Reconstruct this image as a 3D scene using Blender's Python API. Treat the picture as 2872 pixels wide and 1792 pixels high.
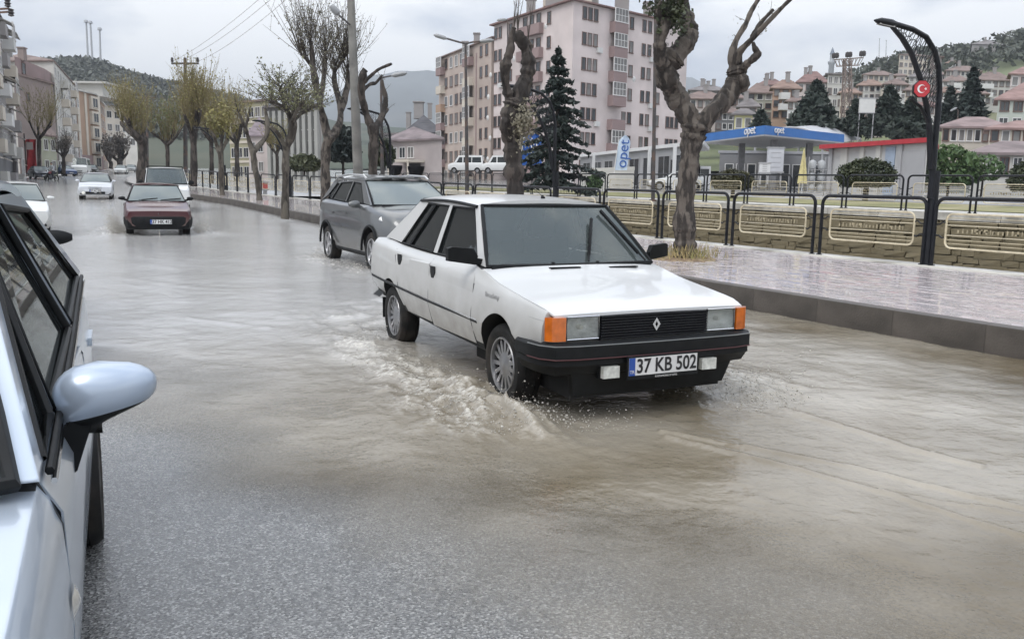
import bpy, bmesh, math, random
import numpy as np
from mathutils import Vector, Matrix, noise as mnoise
R = math.radians
random.seed(7)
for o in list(bpy.data.objects): bpy.data.objects.remove(o)
scene = bpy.context.scene
COL = scene.collection

# ------------------------------------------------------------ camera
PITCH, ROLL, CAMZ, FPX = R(8.573), R(0.7285), 1.456, 2375.7      # lens in pixels of the 2872 px wide photograph
FW = Vector((0, math.cos(PITCH), -math.sin(PITCH)))
_u0 = Vector((0, math.sin(PITCH), math.cos(PITCH))); _r0 = Vector((1, 0, 0))
RT = _r0*math.cos(ROLL) + _u0*math.sin(ROLL)
UP = _u0*math.cos(ROLL) - _r0*math.sin(ROLL)
CAM = Vector((0, 0, CAMZ))
cd = bpy.data.cameras.new('camera'); cd.sensor_width = 36; cd.lens = 36*FPX/2872; cd.clip_start = 0.05; cd.clip_end = 20000
cam = bpy.data.objects.new('camera', cd); COL.objects.link(cam)
cam.matrix_world = Matrix(((RT.x, UP.x, -FW.x, 0), (RT.y, UP.y, -FW.y, 0), (RT.z, UP.z, -FW.z, CAMZ), (0, 0, 0, 1)))
scene.camera = cam

# ------------------------------------------------------------ world, sun, exposure
SUN_EL, SUN_ROT = R(52), R(215)
w = bpy.data.worlds.new('World'); scene.world = w; w.use_nodes = True
nt = w.node_tree; nt.nodes.clear()
def N(t, typ, **kw):
    n = t.nodes.new(typ)
    for k, v in kw.items():
        if k.startswith('i_'): n.inputs[k[2:].replace('_', ' ')].default_value = v
        else: setattr(n, k, v)
    return n
out = N(nt, 'ShaderNodeOutputWorld'); bg = N(nt, 'ShaderNodeBackground')
sky = N(nt, 'ShaderNodeTexSky', sky_type='NISHITA', sun_disc=False, sun_elevation=SUN_EL, sun_rotation=SUN_ROT, air_density=1.2, dust_density=2.0)
tc = N(nt, 'ShaderNodeTexCoord')
# overcast deck: cloud brightness on a dome, flattened so that clouds stretch towards the horizon
mp = N(nt, 'ShaderNodeMapping'); mp.inputs['Scale'].default_value = (1.0, 1.0, 2.6)
nz1 = N(nt, 'ShaderNodeTexNoise'); nz1.inputs['Scale'].default_value = 2.0; nz1.inputs['Detail'].default_value = 7; nz1.inputs['Roughness'].default_value = .52
nz2 = N(nt, 'ShaderNodeTexNoise'); nz2.inputs['Scale'].default_value = 6.0; nz2.inputs['Detail'].default_value = 5
ramp = N(nt, 'ShaderNodeValToRGB')
ramp.color_ramp.elements[0].position = .43; ramp.color_ramp.elements[0].color = (4.3, 4.85, 5.9, 1)
ramp.color_ramp.elements[1].position = .555; ramp.color_ramp.elements[1].color = (9.6, 9.65, 9.65, 1)
addn = N(nt, 'ShaderNodeMath', operation='MULTIPLY_ADD'); addn.inputs[1].default_value = .25
mix = N(nt, 'ShaderNodeMixRGB'); mix.inputs[0].default_value = .88
L = nt.links.new
L(tc.outputs['Generated'], mp.inputs[0]); L(mp.outputs[0], nz1.inputs['Vector']); L(mp.outputs[0], nz2.inputs['Vector'])
L(nz2.outputs['Fac'], addn.inputs[0]); L(nz1.outputs['Fac'], addn.inputs[2])
sub = N(nt, 'ShaderNodeMath', operation='SUBTRACT'); sub.inputs[1].default_value = .125
L(addn.outputs[0], sub.inputs[0]); L(sub.outputs[0], ramp.inputs[0])
# an overcast deck is brighter overhead than at the horizon (standard overcast sky)
sx = N(nt, 'ShaderNodeSeparateXYZ'); L(tc.outputs['Generated'], sx.inputs[0])
zc = N(nt, 'ShaderNodeMath', operation='MAXIMUM'); zc.inputs[1].default_value = 0; L(sx.outputs[2], zc.inputs[0])
ov = N(nt, 'ShaderNodeMath', operation='MULTIPLY_ADD'); ov.inputs[1].default_value = 1.25; ov.inputs[2].default_value = 1; L(zc.outputs[0], ov.inputs[0])
mulv = N(nt, 'ShaderNodeVectorMath', operation='SCALE'); L(ramp.outputs[0], mulv.inputs[0]); L(ov.outputs[0], mulv.inputs['Scale'])
L(sky.outputs[0], mix.inputs[1]); L(mulv.outputs[0], mix.inputs[2]); L(mix.outputs[0], bg.inputs[0])
bg.inputs[1].default_value = .092; L(bg.outputs[0], out.inputs[0])
sd = bpy.data.lights.new('sun', 'SUN'); sd.energy = 1.2; sd.angle = R(30); sd.color = (1, .97, .93)
sun = bpy.data.objects.new('sun', sd); COL.objects.link(sun)
# the lamp shines along -Z: turn it to come from azimuth SUN_ROT (clockwise from +Y), elevation SUN_EL
_d = Vector((math.sin(SUN_ROT)*math.cos(SUN_EL), math.cos(SUN_ROT)*math.cos(SUN_EL), math.sin(SUN_EL)))
sun.rotation_euler = _d.to_track_quat('Z', 'Y').to_euler(); sun.location = (0, 0, 60)
vs = scene.view_settings
vs.view_transform = 'Standard'; vs.look = 'None'; vs.exposure = 0.46; vs.gamma = 1; vs.use_curve_mapping = False
scene.cycles.max_bounces = 6; scene.cycles.diffuse_bounces = 3; scene.cycles.glossy_bounces = 3; scene.cycles.transmission_bounces = 4
scene.cycles.transparent_max_bounces = 10; scene.cycles.volume_bounces = 0
scene.cycles.use_denoising = True
scene.cycles.caustics_reflective = False; scene.cycles.caustics_refractive = False

# ------------------------------------------------------------ where things are
def G(y):                       # height of the road: level near the camera, rising further up the street
    if y < 6: return 0.0
    if y < 32: return .5*.03/26*(y-6)**2
    return .39 + .03*(y-32)
def Gv(y):
    y = np.asarray(y, float)
    return np.where(y < 6, 0, np.where(y < 32, .5*.03/26*(y-6)**2, .39+.03*(y-32)))
WL = .035                       # depth of the flood water over the road
KERB = .30                      # pavement above road
def raydir(dx, dy):             # dx, dy: position in the 2424 x 1512 view of the photograph
    px, py = dx*1.18482, dy*1.18519
    return FW + RT*((px-1436)/FPX) + UP*(-(py-896)/FPX)
def at(dx, dy, Y):              # the point at ground distance Y on that sight line
    d = raydir(dx, dy); return CAM + d*(Y/d.y)
def px2m(npx, Y): return npx*1.18482/FPX*Y      # size in metres of npx view pixels at distance Y
# street axis: 30 degrees to the left, easing to 19 degrees beyond s = 70
_AX = [(-20.0, Vector((10.0, -17.32)))]
_s, _p = -20.0, Vector((10.0, -17.3205))
while _s < 330:
    th = R(30) if _s < 68 else (R(30) - R(11)*min(1, (_s-68)/40))
    _p = _p + Vector((-math.sin(th), math.cos(th))); _s += 1; _AX.append((_s, _p.copy()))
def street(s, t):               # s metres up the street, t metres to the right of its axis
    i = max(0, min(len(_AX)-2, int(math.floor(s+20)))); a = _AX[i][1]; b = _AX[i+1][1]; k = s - _AX[i][0]
    e = (b-a); q = a + e*k; e.normalize()
    return Vector((q.x + e.y*t, q.y - e.x*t))
def st3(s, t, dz=0):
    q = street(s, t); return Vector((q.x, q.y, G(q.y)+dz))
def heading(s):
    i = max(0, min(len(_AX)-2, int(math.floor(s+20)))); e = _AX[i+1][1]-_AX[i][1]; return math.atan2(e.y, e.x)
def interp(x, tab):
    if x <= tab[0][0]: return tab[0][1]
    for (a, b), (c, d) in zip(tab, tab[1:]):
        if x <= c: return b + (d-b)*(x-a)/(c-a)
    return tab[-1][1]
KT = [(-10, 7.5), (4, 7.72), (8.7, 7.92), (28, 8.6), (41, 8.7), (47, 8.2), (60, 7.6), (300, 7.6)]
FT = [(-10, 12.75), (16, 12.85), (28, 12.6), (40, 12.1), (48, 11.3), (56, 10.9), (70, 10.6), (300, 10.6)]
def kerb_t(s): return interp(s, KT)
def fence_t(s): return interp(s, FT)
def farz(y): return 1.02 + .016*(y-28)          # level of the far bank

# ------------------------------------------------------------ mesh helpers
class MB:
    def __init__(s): s.v = []; s.f = []; s.m = []
    def add(s, vs, fs, m=0):
        o = len(s.v); s.v += [tuple(v) for v in vs]; s.f += [tuple(i+o for i in f) for f in fs]; s.m += [m]*len(fs); return s
    def box(s, x0, x1, y0, y1, z0, z1, m=0):
        return s.add([(x0,y0,z0),(x1,y0,z0),(x1,y1,z0),(x0,y1,z0),(x0,y0,z1),(x1,y0,z1),(x1,y1,z1),(x0,y1,z1)],
                     [(0,3,2,1),(4,5,6,7),(0,1,5,4),(1,2,6,5),(2,3,7,6),(3,0,4,7)], m)
    def cbox(s, c, sx, sy, sz, m=0):
        return s.box(c[0]-sx/2, c[0]+sx/2, c[1]-sy/2, c[1]+sy/2, c[2]-sz/2, c[2]+sz/2, m)
    def bar(s, a, b, w, t, up=(0,0,1), m=0):
        a = Vector(a); b = Vector(b); d = (b-a).normalized(); up = Vector(up)
        x = d.cross(up)
        if x.length < 1e-5: x = d.cross(Vector((1,0,0)))
        x.normalize(); y = x.cross(d).normalized()
        vs = []
        for p in (a, b):
            for i, j in ((-1,-1),(1,-1),(1,1),(-1,1)): vs.append(p + x*(i*w/2) + y*(j*t/2))
        return s.add(vs, [(0,1,2,3),(7,6,5,4),(0,4,5,1),(1,5,6,2),(2,6,7,3),(3,7,4,0)], m)
    def tube(s, path, rad, n=8, m=0, closed=False, caps=True, jit=0):
        path = [Vector(p) for p in path]; k = len(path)
        if not hasattr(rad, '__len__'): rad = [rad]*k
        vs = []; up = None
        for i, p in enumerate(path):
            if closed: d = path[(i+1) % k]-path[i-1]
            else: d = path[min(k-1, i+1)]-path[max(0, i-1)]
            if d.length < 1e-9: d = Vector((0,0,1))
            d.normalize()
            if up is None:
                up = Vector((0,0,1)) if abs(d.z) < .9 else Vector((1,0,0))
            x = d.cross(up)
            if x.length < 1e-6: x = d.cross(Vector((1,0,0)))
            x.normalize(); up = x.cross(d).normalized()
            for j in range(n):
                a = 2*math.pi*j/n; r = rad[i]
                if jit: r *= 1 + jit*(mnoise.noise(p*2.3 + Vector((j*1.7, 0, 0)))) 
                vs.append(p + (x*math.cos(a) + up*math.sin(a))*r)
        fs = []
        for i in range(k if closed else k-1):
            a = i*n; b = ((i+1) % k)*n
            for j in range(n): fs.append((a+j, a+(j+1)%n, b+(j+1)%n, b+j))
        if caps and not closed: fs += [tuple(reversed(range(n))), tuple(range((k-1)*n, k*n))]
        return s.add(vs, fs, m)
    def lathe(s, prof, n=24, c=(0,0,0), axis='z', m=0, mm=None):
        vs = []; c = Vector(c)
        for r, z in prof:
            for j in range(n):
                a = 2*math.pi*j/n
                q = (r*math.cos(a), r*math.sin(a), z)
                if axis == 'y': q = (q[0], q[2], q[1])
                if axis == 'x': q = (q[2], q[0], q[1])
                vs.append(c + Vector(q))
        fs = []
        k0 = len(s.f)
        for i in range(len(prof)-1):
            for j in range(n): fs.append((i*n+j, i*n+(j+1)%n, (i+1)*n+(j+1)%n, (i+1)*n+j))
        s.add(vs, fs, m)
        if mm:
            for i in range(len(prof)-1):
                for j in range(n): s.m[k0+i*n+j] = mm[i]
        return s
    def grid(s, P, m=0, flip=False):       # P[i][j] of points
        ni = len(P); nj = len(P[0]); vs = [p for r in P for p in r]; fs = []
        for i in range(ni-1):
            for j in range(nj-1):
                q = (i*nj+j, i*nj+j+1, (i+1)*nj+j+1, (i+1)*nj+j); fs.append(q[::-1] if flip else q)
        return s.add(vs, fs, m)
    def prism(s, poly, off, m=0):          # polygon of 3D points, extruded by vector off
        n = len(poly); off = Vector(off); vs = [Vector(p) for p in poly] + [Vector(p)+off for p in poly]
        return s.add(vs, [tuple(range(n)), tuple(reversed(range(n, 2*n)))] + [(i, i+n, (i+1)%n+n, (i+1)%n) for i in range(n)], m)
    def xform(s, M):
        s.v = [tuple(M @ Vector(v)) for v in s.v]; return s
    def mesh(s, name, mats, smooth=True, angle=35):
        me = bpy.data.meshes.new(name); me.from_pydata(s.v, [], s.f)
        if not isinstance(mats, (list, tuple)): mats = [mats]
        for mt in mats: me.materials.append(mt)
        if len(mats) > 1: me.polygons.foreach_set('material_index', s.m)
        if smooth:
            me.polygons.foreach_set('use_smooth', [True]*len(me.polygons)); me.set_sharp_from_angle(angle=R(angle))
        me.update(); return me
    def build(s, name, mats, parent=None, smooth=True, angle=35, recalc=False, loc=None):
        me = s.mesh(name, mats, smooth, angle)
        if recalc:
            bm = bmesh.new(); bm.from_mesh(me); bmesh.ops.remove_doubles(bm, verts=bm.verts, dist=1e-5); bmesh.ops.recalc_face_normals(bm, faces=bm.faces); bm.to_mesh(me); bm.free()
            if smooth: me.set_sharp_from_angle(angle=R(angle))
        return link(name, me, parent, loc)
def link(name, me, parent=None, loc=None, rot=None):
    o = bpy.data.objects.new(name, me); COL.objects.link(o)
    if parent is not None: o.parent = parent
    if loc is not None: o.location = loc
    if rot is not None: o.rotation_euler = rot
    return o
def tag(o, label, cat, group=None, kind=None):
    if label: o['label'] = label
    if cat: o['category'] = cat
    if group: o['group'] = group
    if kind: o['kind'] = kind
    return o
def thing(name, label, cat, loc=(0,0,0), rz=0, group=None):
    o = bpy.data.objects.new(name, None); COL.objects.link(o); o.location = loc; o.rotation_euler = (0,0,rz); o.empty_display_size = .2
    return tag(o, label, cat, group)
def copy_tree(o, parent=None):
    c = o.copy(); COL.objects.link(c)
    if parent is not None: c.parent = parent
    for ch in o.children: copy_tree(ch, c)
    return c
def text_mesh(txt, size, mat, extrude=.001, align='CENTER', bold=0.0, sx=1.0):
    cu = bpy.data.curves.new('lettering', 'FONT'); cu.body = txt; cu.size = size; cu.extrude = extrude; cu.align_x = align; cu.align_y = 'CENTER'; cu.offset = bold
    o = bpy.data.objects.new('tmp', cu); COL.objects.link(o)
    bpy.context.view_layer.update()
    me = bpy.data.meshes.new_from_object(o.evaluated_get(bpy.context.evaluated_depsgraph_get()))
    bpy.data.objects.remove(o); bpy.data.curves.remove(cu)
    me.materials.clear(); me.materials.append(mat)
    if sx != 1:
        for v in me.vertices: v.co.x *= sx
    return me

# ------------------------------------------------------------ materials
MATS = {}
def newmat(name):
    m = bpy.data.materials.new(name); m.use_nodes = True; t = m.node_tree; t.nodes.clear()
    o = N(t, 'ShaderNodeOutputMaterial'); b = N(t, 'ShaderNodeBsdfPrincipled'); t.links.new(b.outputs[0], o.inputs[0]); return m, t, b
def pm(name, col, rough=.6, metal=0, var=.12, scale=3., bump=0, bscale=60., coat=0, spec=.5, col2=None, c2scale=1.2, c2lo=.5, c2hi=.65, bevel=0, dirt=None, stretch=None, detail=5, bdist=.02):
    """procedural surface: base colour with mottling, optional second colour in patches, fine relief, rounded edges, road dirt by height"""
    if name in MATS: return MATS[name]
    m, t, b = newmat(name); Lk = t.links.new
    tc = N(t, 'ShaderNodeTexCoord'); vec = tc.outputs['Object']
    if stretch:
        mp = N(t, 'ShaderNodeMapping'); mp.inputs['Scale'].default_value = stretch; Lk(vec, mp.inputs[0]); vec = mp.outputs[0]
    nz = N(t, 'ShaderNodeTexNoise'); nz.inputs['Scale'].default_value = scale; nz.inputs['Detail'].default_value = detail; Lk(vec, nz.inputs['Vector'])
    rp = N(t, 'ShaderNodeValToRGB'); rp.color_ramp.elements[0].position = .3; rp.color_ramp.elements[1].position = .7
    rp.color_ramp.elements[0].color = (*[c*(1-var) for c in col], 1); rp.color_ramp.elements[1].color = (*[min(1, c*(1+var)) for c in col], 1)
    Lk(nz.outputs['Fac'], rp.inputs[0]); c = rp.outputs[0]
    if col2:
        n2 = N(t, 'ShaderNodeTexNoise'); n2.inputs['Scale'].default_value = c2scale; n2.inputs['Detail'].default_value = 6; Lk(vec, n2.inputs['Vector'])
        r2 = N(t, 'ShaderNodeValToRGB'); r2.color_ramp.elements[0].position = c2lo; r2.color_ramp.elements[1].position = c2hi; Lk(n2.outputs['Fac'], r2.inputs[0])
        mx = N(t, 'ShaderNodeMixRGB'); mx.inputs[2].default_value = (*col2, 1); Lk(r2.outputs[0], mx.inputs[0]); Lk(c, mx.inputs[1]); c = mx.outputs[0]
    if dirt:   # (colour, z_full, z_none, amount)
        dc, z0, z1, am = dirt
        sp = N(t, 'ShaderNodeSeparateXYZ'); Lk(tc.outputs['Object'], sp.inputs[0])
        mr = N(t, 'ShaderNodeMapRange'); mr.inputs[1].default_value = z1; mr.inputs[2].default_value = z0; mr.inputs[3].default_value = 0; mr.inputs[4].default_value = 1; Lk(sp.outputs[2], mr.inputs[0])
        n3 = N(t, 'ShaderNodeTexNoise'); n3.inputs['Scale'].default_value = 5; n3.inputs['Detail'].default_value = 6; Lk(tc.outputs['Object'], n3.inputs['Vector'])
        ml = N(t, 'ShaderNodeMath', operation='MULTIPLY'); Lk(mr.outputs[0], ml.inputs[0]); Lk(n3.outputs['Fac'], ml.inputs[1])
        m2 = N(t, 'ShaderNodeMath', operation='MULTIPLY', use_clamp=True); m2.inputs[1].default_value = am*1.8; Lk(ml.outputs[0], m2.inputs[0])
        mx = N(t, 'ShaderNodeMixRGB'); mx.inputs[2].default_value = (*dc, 1); Lk(m2.outputs[0], mx.inputs[0]); Lk(c, mx.inputs[1]); c = mx.outputs[0]
        ra = N(t, 'ShaderNodeMath', operation='MULTIPLY_ADD'); ra.inputs[1].default_value = .4; ra.inputs[2].default_value = rough; Lk(m2.outputs[0], ra.inputs[0]); Lk(ra.outputs[0], b.inputs['Roughness'])
    else: b.inputs['Roughness'].default_value = rough
    Lk(c, b.inputs['Base Color']); b.inputs['Metallic'].default_value = metal; b.inputs['Specular IOR Level'].default_value = spec
    if coat: b.inputs['Coat Weight'].default_value = coat; b.inputs['Coat Roughness'].default_value = .04
    nrm = None
    if bevel:
        bv = N(t, 'ShaderNodeBevel', samples=3); bv.inputs['Radius'].default_value = bevel; nrm = bv.outputs[0]
    if bump:
        n4 = N(t, 'ShaderNodeTexNoise'); n4.inputs['Scale'].default_value = bscale; n4.inputs['Detail'].default_value = 6; n4.inputs['Roughness'].default_value = .65; Lk(vec, n4.inputs['Vector'])
        bp = N(t, 'ShaderNodeBump'); bp.inputs['Strength'].default_value = bump; bp.inputs['Distance'].default_value = bdist; Lk(n4.outputs['Fac'], bp.inputs['Height'])
        if nrm: Lk(nrm, bp.inputs['Normal'])
        nrm = bp.outputs[0]
    if nrm: Lk(nrm, b.inputs['Normal'])
    MATS[name] = m; return m
def glass_mat(name, tint, alpha, rough=.02, film=(.035,.04,.042)):
    """window glass: mirror coat over a partly see-through tint"""
    if name in MATS: return MATS[name]
    m = bpy.data.materials.new(name); m.use_nodes = True; t = m.node_tree; t.nodes.clear(); Lk = t.links.new
    o = N(t, 'ShaderNodeOutputMaterial'); gl = N(t, 'ShaderNodeBsdfGlossy'); gl.inputs['Roughness'].default_value = rough; gl.inputs[0].default_value = (.95, 1, 1, 1)
    tr = N(t, 'ShaderNodeBsdfTransparent'); tr.inputs[0].default_value = (*tint, 1)
    df = N(t, 'ShaderNodeBsdfDiffuse'); df.inputs[0].default_value = (*film, 1)
    m1 = N(t, 'ShaderNodeMixShader'); m1.inputs[0].default_value = alpha; Lk(tr.outputs[0], m1.inputs[1]); Lk(df.outputs[0], m1.inputs[2])
    fr = N(t, 'ShaderNodeFresnel'); fr.inputs[0].default_value = 1.52
    tc = N(t, 'ShaderNodeTexCoord'); nz = N(t, 'ShaderNodeTexNoise'); nz.inputs['Scale'].default_value = 2.5; Lk(tc.outputs['Object'], nz.inputs['Vector'])
    bp = N(t, 'ShaderNodeBump'); bp.inputs['Strength'].default_value = .03; Lk(nz.outputs['Fac'], bp.inputs['Height']); Lk(bp.outputs[0], gl.inputs['Normal'])
    m2 = N(t, 'ShaderNodeMixShader'); Lk(fr.outputs[0], m2.inputs[0]); Lk(m1.outputs[0], m2.inputs[1]); Lk(gl.outputs[0], m2.inputs[2]); Lk(m2.outputs[0], o.inputs[0])
    MATS[name] = m; return m
BLACK = pm('black_plastic', (.010,.011,.012), .5, var=.3, scale=8, bevel=.004, spec=.18)
RUBBER = pm('tyre_rubber', (.013,.013,.013), .65, var=.35, scale=10, spec=.25, col2=(.035,.03,.026), c2scale=5, bump=.15, bscale=90)
DARK = pm('dark_interior', (.02,.021,.023), .8, var=.3)
UNDER = pm('underbody', (.012,.012,.012), .9, var=.3)
METAL = pm('alloy_grey', (.36,.36,.37), .35, metal=.85, var=.12, scale=12)
CHROME = pm('chrome', (.7,.7,.7), .12, metal=1, var=.05)
BLKMETAL = pm('black_painted_steel', (.008,.009,.012), .38, var=.35, scale=6, spec=.3)
GLASS_WS = glass_mat('windscreen_glass', (.45,.53,.52), .42, .03, (.13,.155,.155))  # sky reflection put into the glass as a grey-teal diffuse layer
GLASS_W2 = glass_mat('sky_sheen_glass', (.5,.56,.55), .62, .04, (.24,.275,.275))  # stronger sky sheen in the diffuse colour, for the other windscreens
GLASS_DK = glass_mat('tinted_side_glass', (.10,.11,.12), .35)
GLASS_CL = glass_mat('clear_side_glass', (.45,.5,.48), .2)
# ============================================================ the setting
def hash2(ix, iy, seed):
    h = (ix*374761393 + iy*668265263 + seed*974711) & 0x7fffffff
    h = ((h ^ (h >> 13))*1274126177) & 0x7fffffff
    return ((h ^ (h >> 16)) & 0xffff)/65535.0
def vnoise(x, y, seed=0):
    x = np.asarray(x, float); y = np.asarray(y, float)
    ix = np.floor(x).astype(np.int64); iy = np.floor(y).astype(np.int64); fx = x-ix; fy = y-iy
    fx = fx*fx*fx*(fx*(fx*6-15)+10); fy = fy*fy*fy*(fy*(fy*6-15)+10)
    a = hash2(ix, iy, seed); b = hash2(ix+1, iy, seed); c = hash2(ix, iy+1, seed); d = hash2(ix+1, iy+1, seed)
    return (a*(1-fx)+b*fx)*(1-fy) + (c*(1-fx)+d*fx)*fy - .5
def np_mesh(name, V, F, mat, smooth=True):
    me = bpy.data.meshes.new(name); V = np.asarray(V, np.float32); F = np.asarray(F, np.int32)
    me.vertices.add(len(V)); me.vertices.foreach_set('co', V.ravel())
    me.loops.add(F.size); me.loops.foreach_set('vertex_index', F.ravel())
    me.polygons.add(len(F)); k = F.shape[1]; me.polygons.foreach_set('loop_start', np.arange(0, F.size, k, dtype=np.int32)); me.polygons.foreach_set('loop_total', np.full(len(F), k, np.int32))
    me.update(calc_edges=True); me.validate()
    if smooth: me.polygons.foreach_set('use_smooth', np.ones(len(F), bool))
    me.materials.append(mat); return me
def gridfaces(ni, nj):
    i, j = np.meshgrid(np.arange(ni-1), np.arange(nj-1), indexing='ij'); a = (i*nj+j).ravel()
    return np.stack([a, a+1, a+nj+1, a+nj], 1)

# ---- asphalt: dark binder with pale aggregate, wet
m, t, b = newmat('wet_asphalt'); Lk = t.links.new; MATS['wet_asphalt'] = m
tc = N(t, 'ShaderNodeTexCoord')
v1 = N(t, 'ShaderNodeTexVoronoi'); v1.inputs['Scale'].default_value = 130; v1.inputs['Randomness'].default_value = 1; Lk(tc.outputs['Object'], v1.inputs['Vector'])
rp = N(t, 'ShaderNodeValToRGB'); rp.color_ramp.elements[0].position = 0; rp.color_ramp.elements[0].color = (.05,.051,.052,1); rp.color_ramp.elements[1].position = 1; rp.color_ramp.elements[1].color = (.37,.37,.36,1)
e = rp.color_ramp.elements.new(.45); e.color = (.115,.117,.117,1); e = rp.color_ramp.elements.new(.8); e.color = (.20,.20,.197,1)
sp = N(t, 'ShaderNodeSeparateColor'); Lk(v1.outputs['Color'], sp.inputs[0]); Lk(sp.outputs[0], rp.inputs[0])
n1 = N(t, 'ShaderNodeTexNoise'); n1.inputs['Scale'].default_value = 1.1; n1.inputs['Detail'].default_value = 6; Lk(tc.outputs['Object'], n1.inputs['Vector'])
mr = N(t, 'ShaderNodeMapRange'); mr.inputs[1].default_value = .3; mr.inputs[2].default_value = .7; mr.inputs[3].default_value = .75; mr.inputs[4].default_value = 1.25; Lk(n1.outputs['Fac'], mr.inputs[0])
mx = N(t, 'ShaderNodeMixRGB', blend_type='MULTIPLY'); mx.inputs[0].default_value = 1; Lk(rp.outputs[0], mx.inputs[1]); Lk(mr.outputs[0], mx.inputs[2]); Lk(mx.outputs[0], b.inputs['Base Color'])
b.inputs['Roughness'].default_value = .22; b.inputs['Coat Weight'].default_value = .7; b.inputs['Coat Roughness'].default_value = .12; b.inputs['Coat IOR'].default_value = 1.33
bp = N(t, 'ShaderNodeBump'); bp.inputs['Strength'].default_value = .55; bp.inputs['Distance'].default_value = .004; Lk(v1.outputs['Distance'], bp.inputs['Height']); Lk(bp.outputs[0], b.inputs['Normal'])
n5 = N(t, 'ShaderNodeTexNoise'); n5.inputs['Scale'].default_value = 55; n5.inputs['Detail'].default_value = 3; Lk(tc.outputs['Object'], n5.inputs['Vector'])
bp2 = N(t, 'ShaderNodeBump'); bp2.inputs['Strength'].default_value = .35; bp2.inputs['Distance'].default_value = .006; Lk(n5.outputs['Fac'], bp2.inputs['Height']); Lk(bp2.outputs[0], b.inputs['Coat Normal'])
ASPHALT = m

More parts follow.
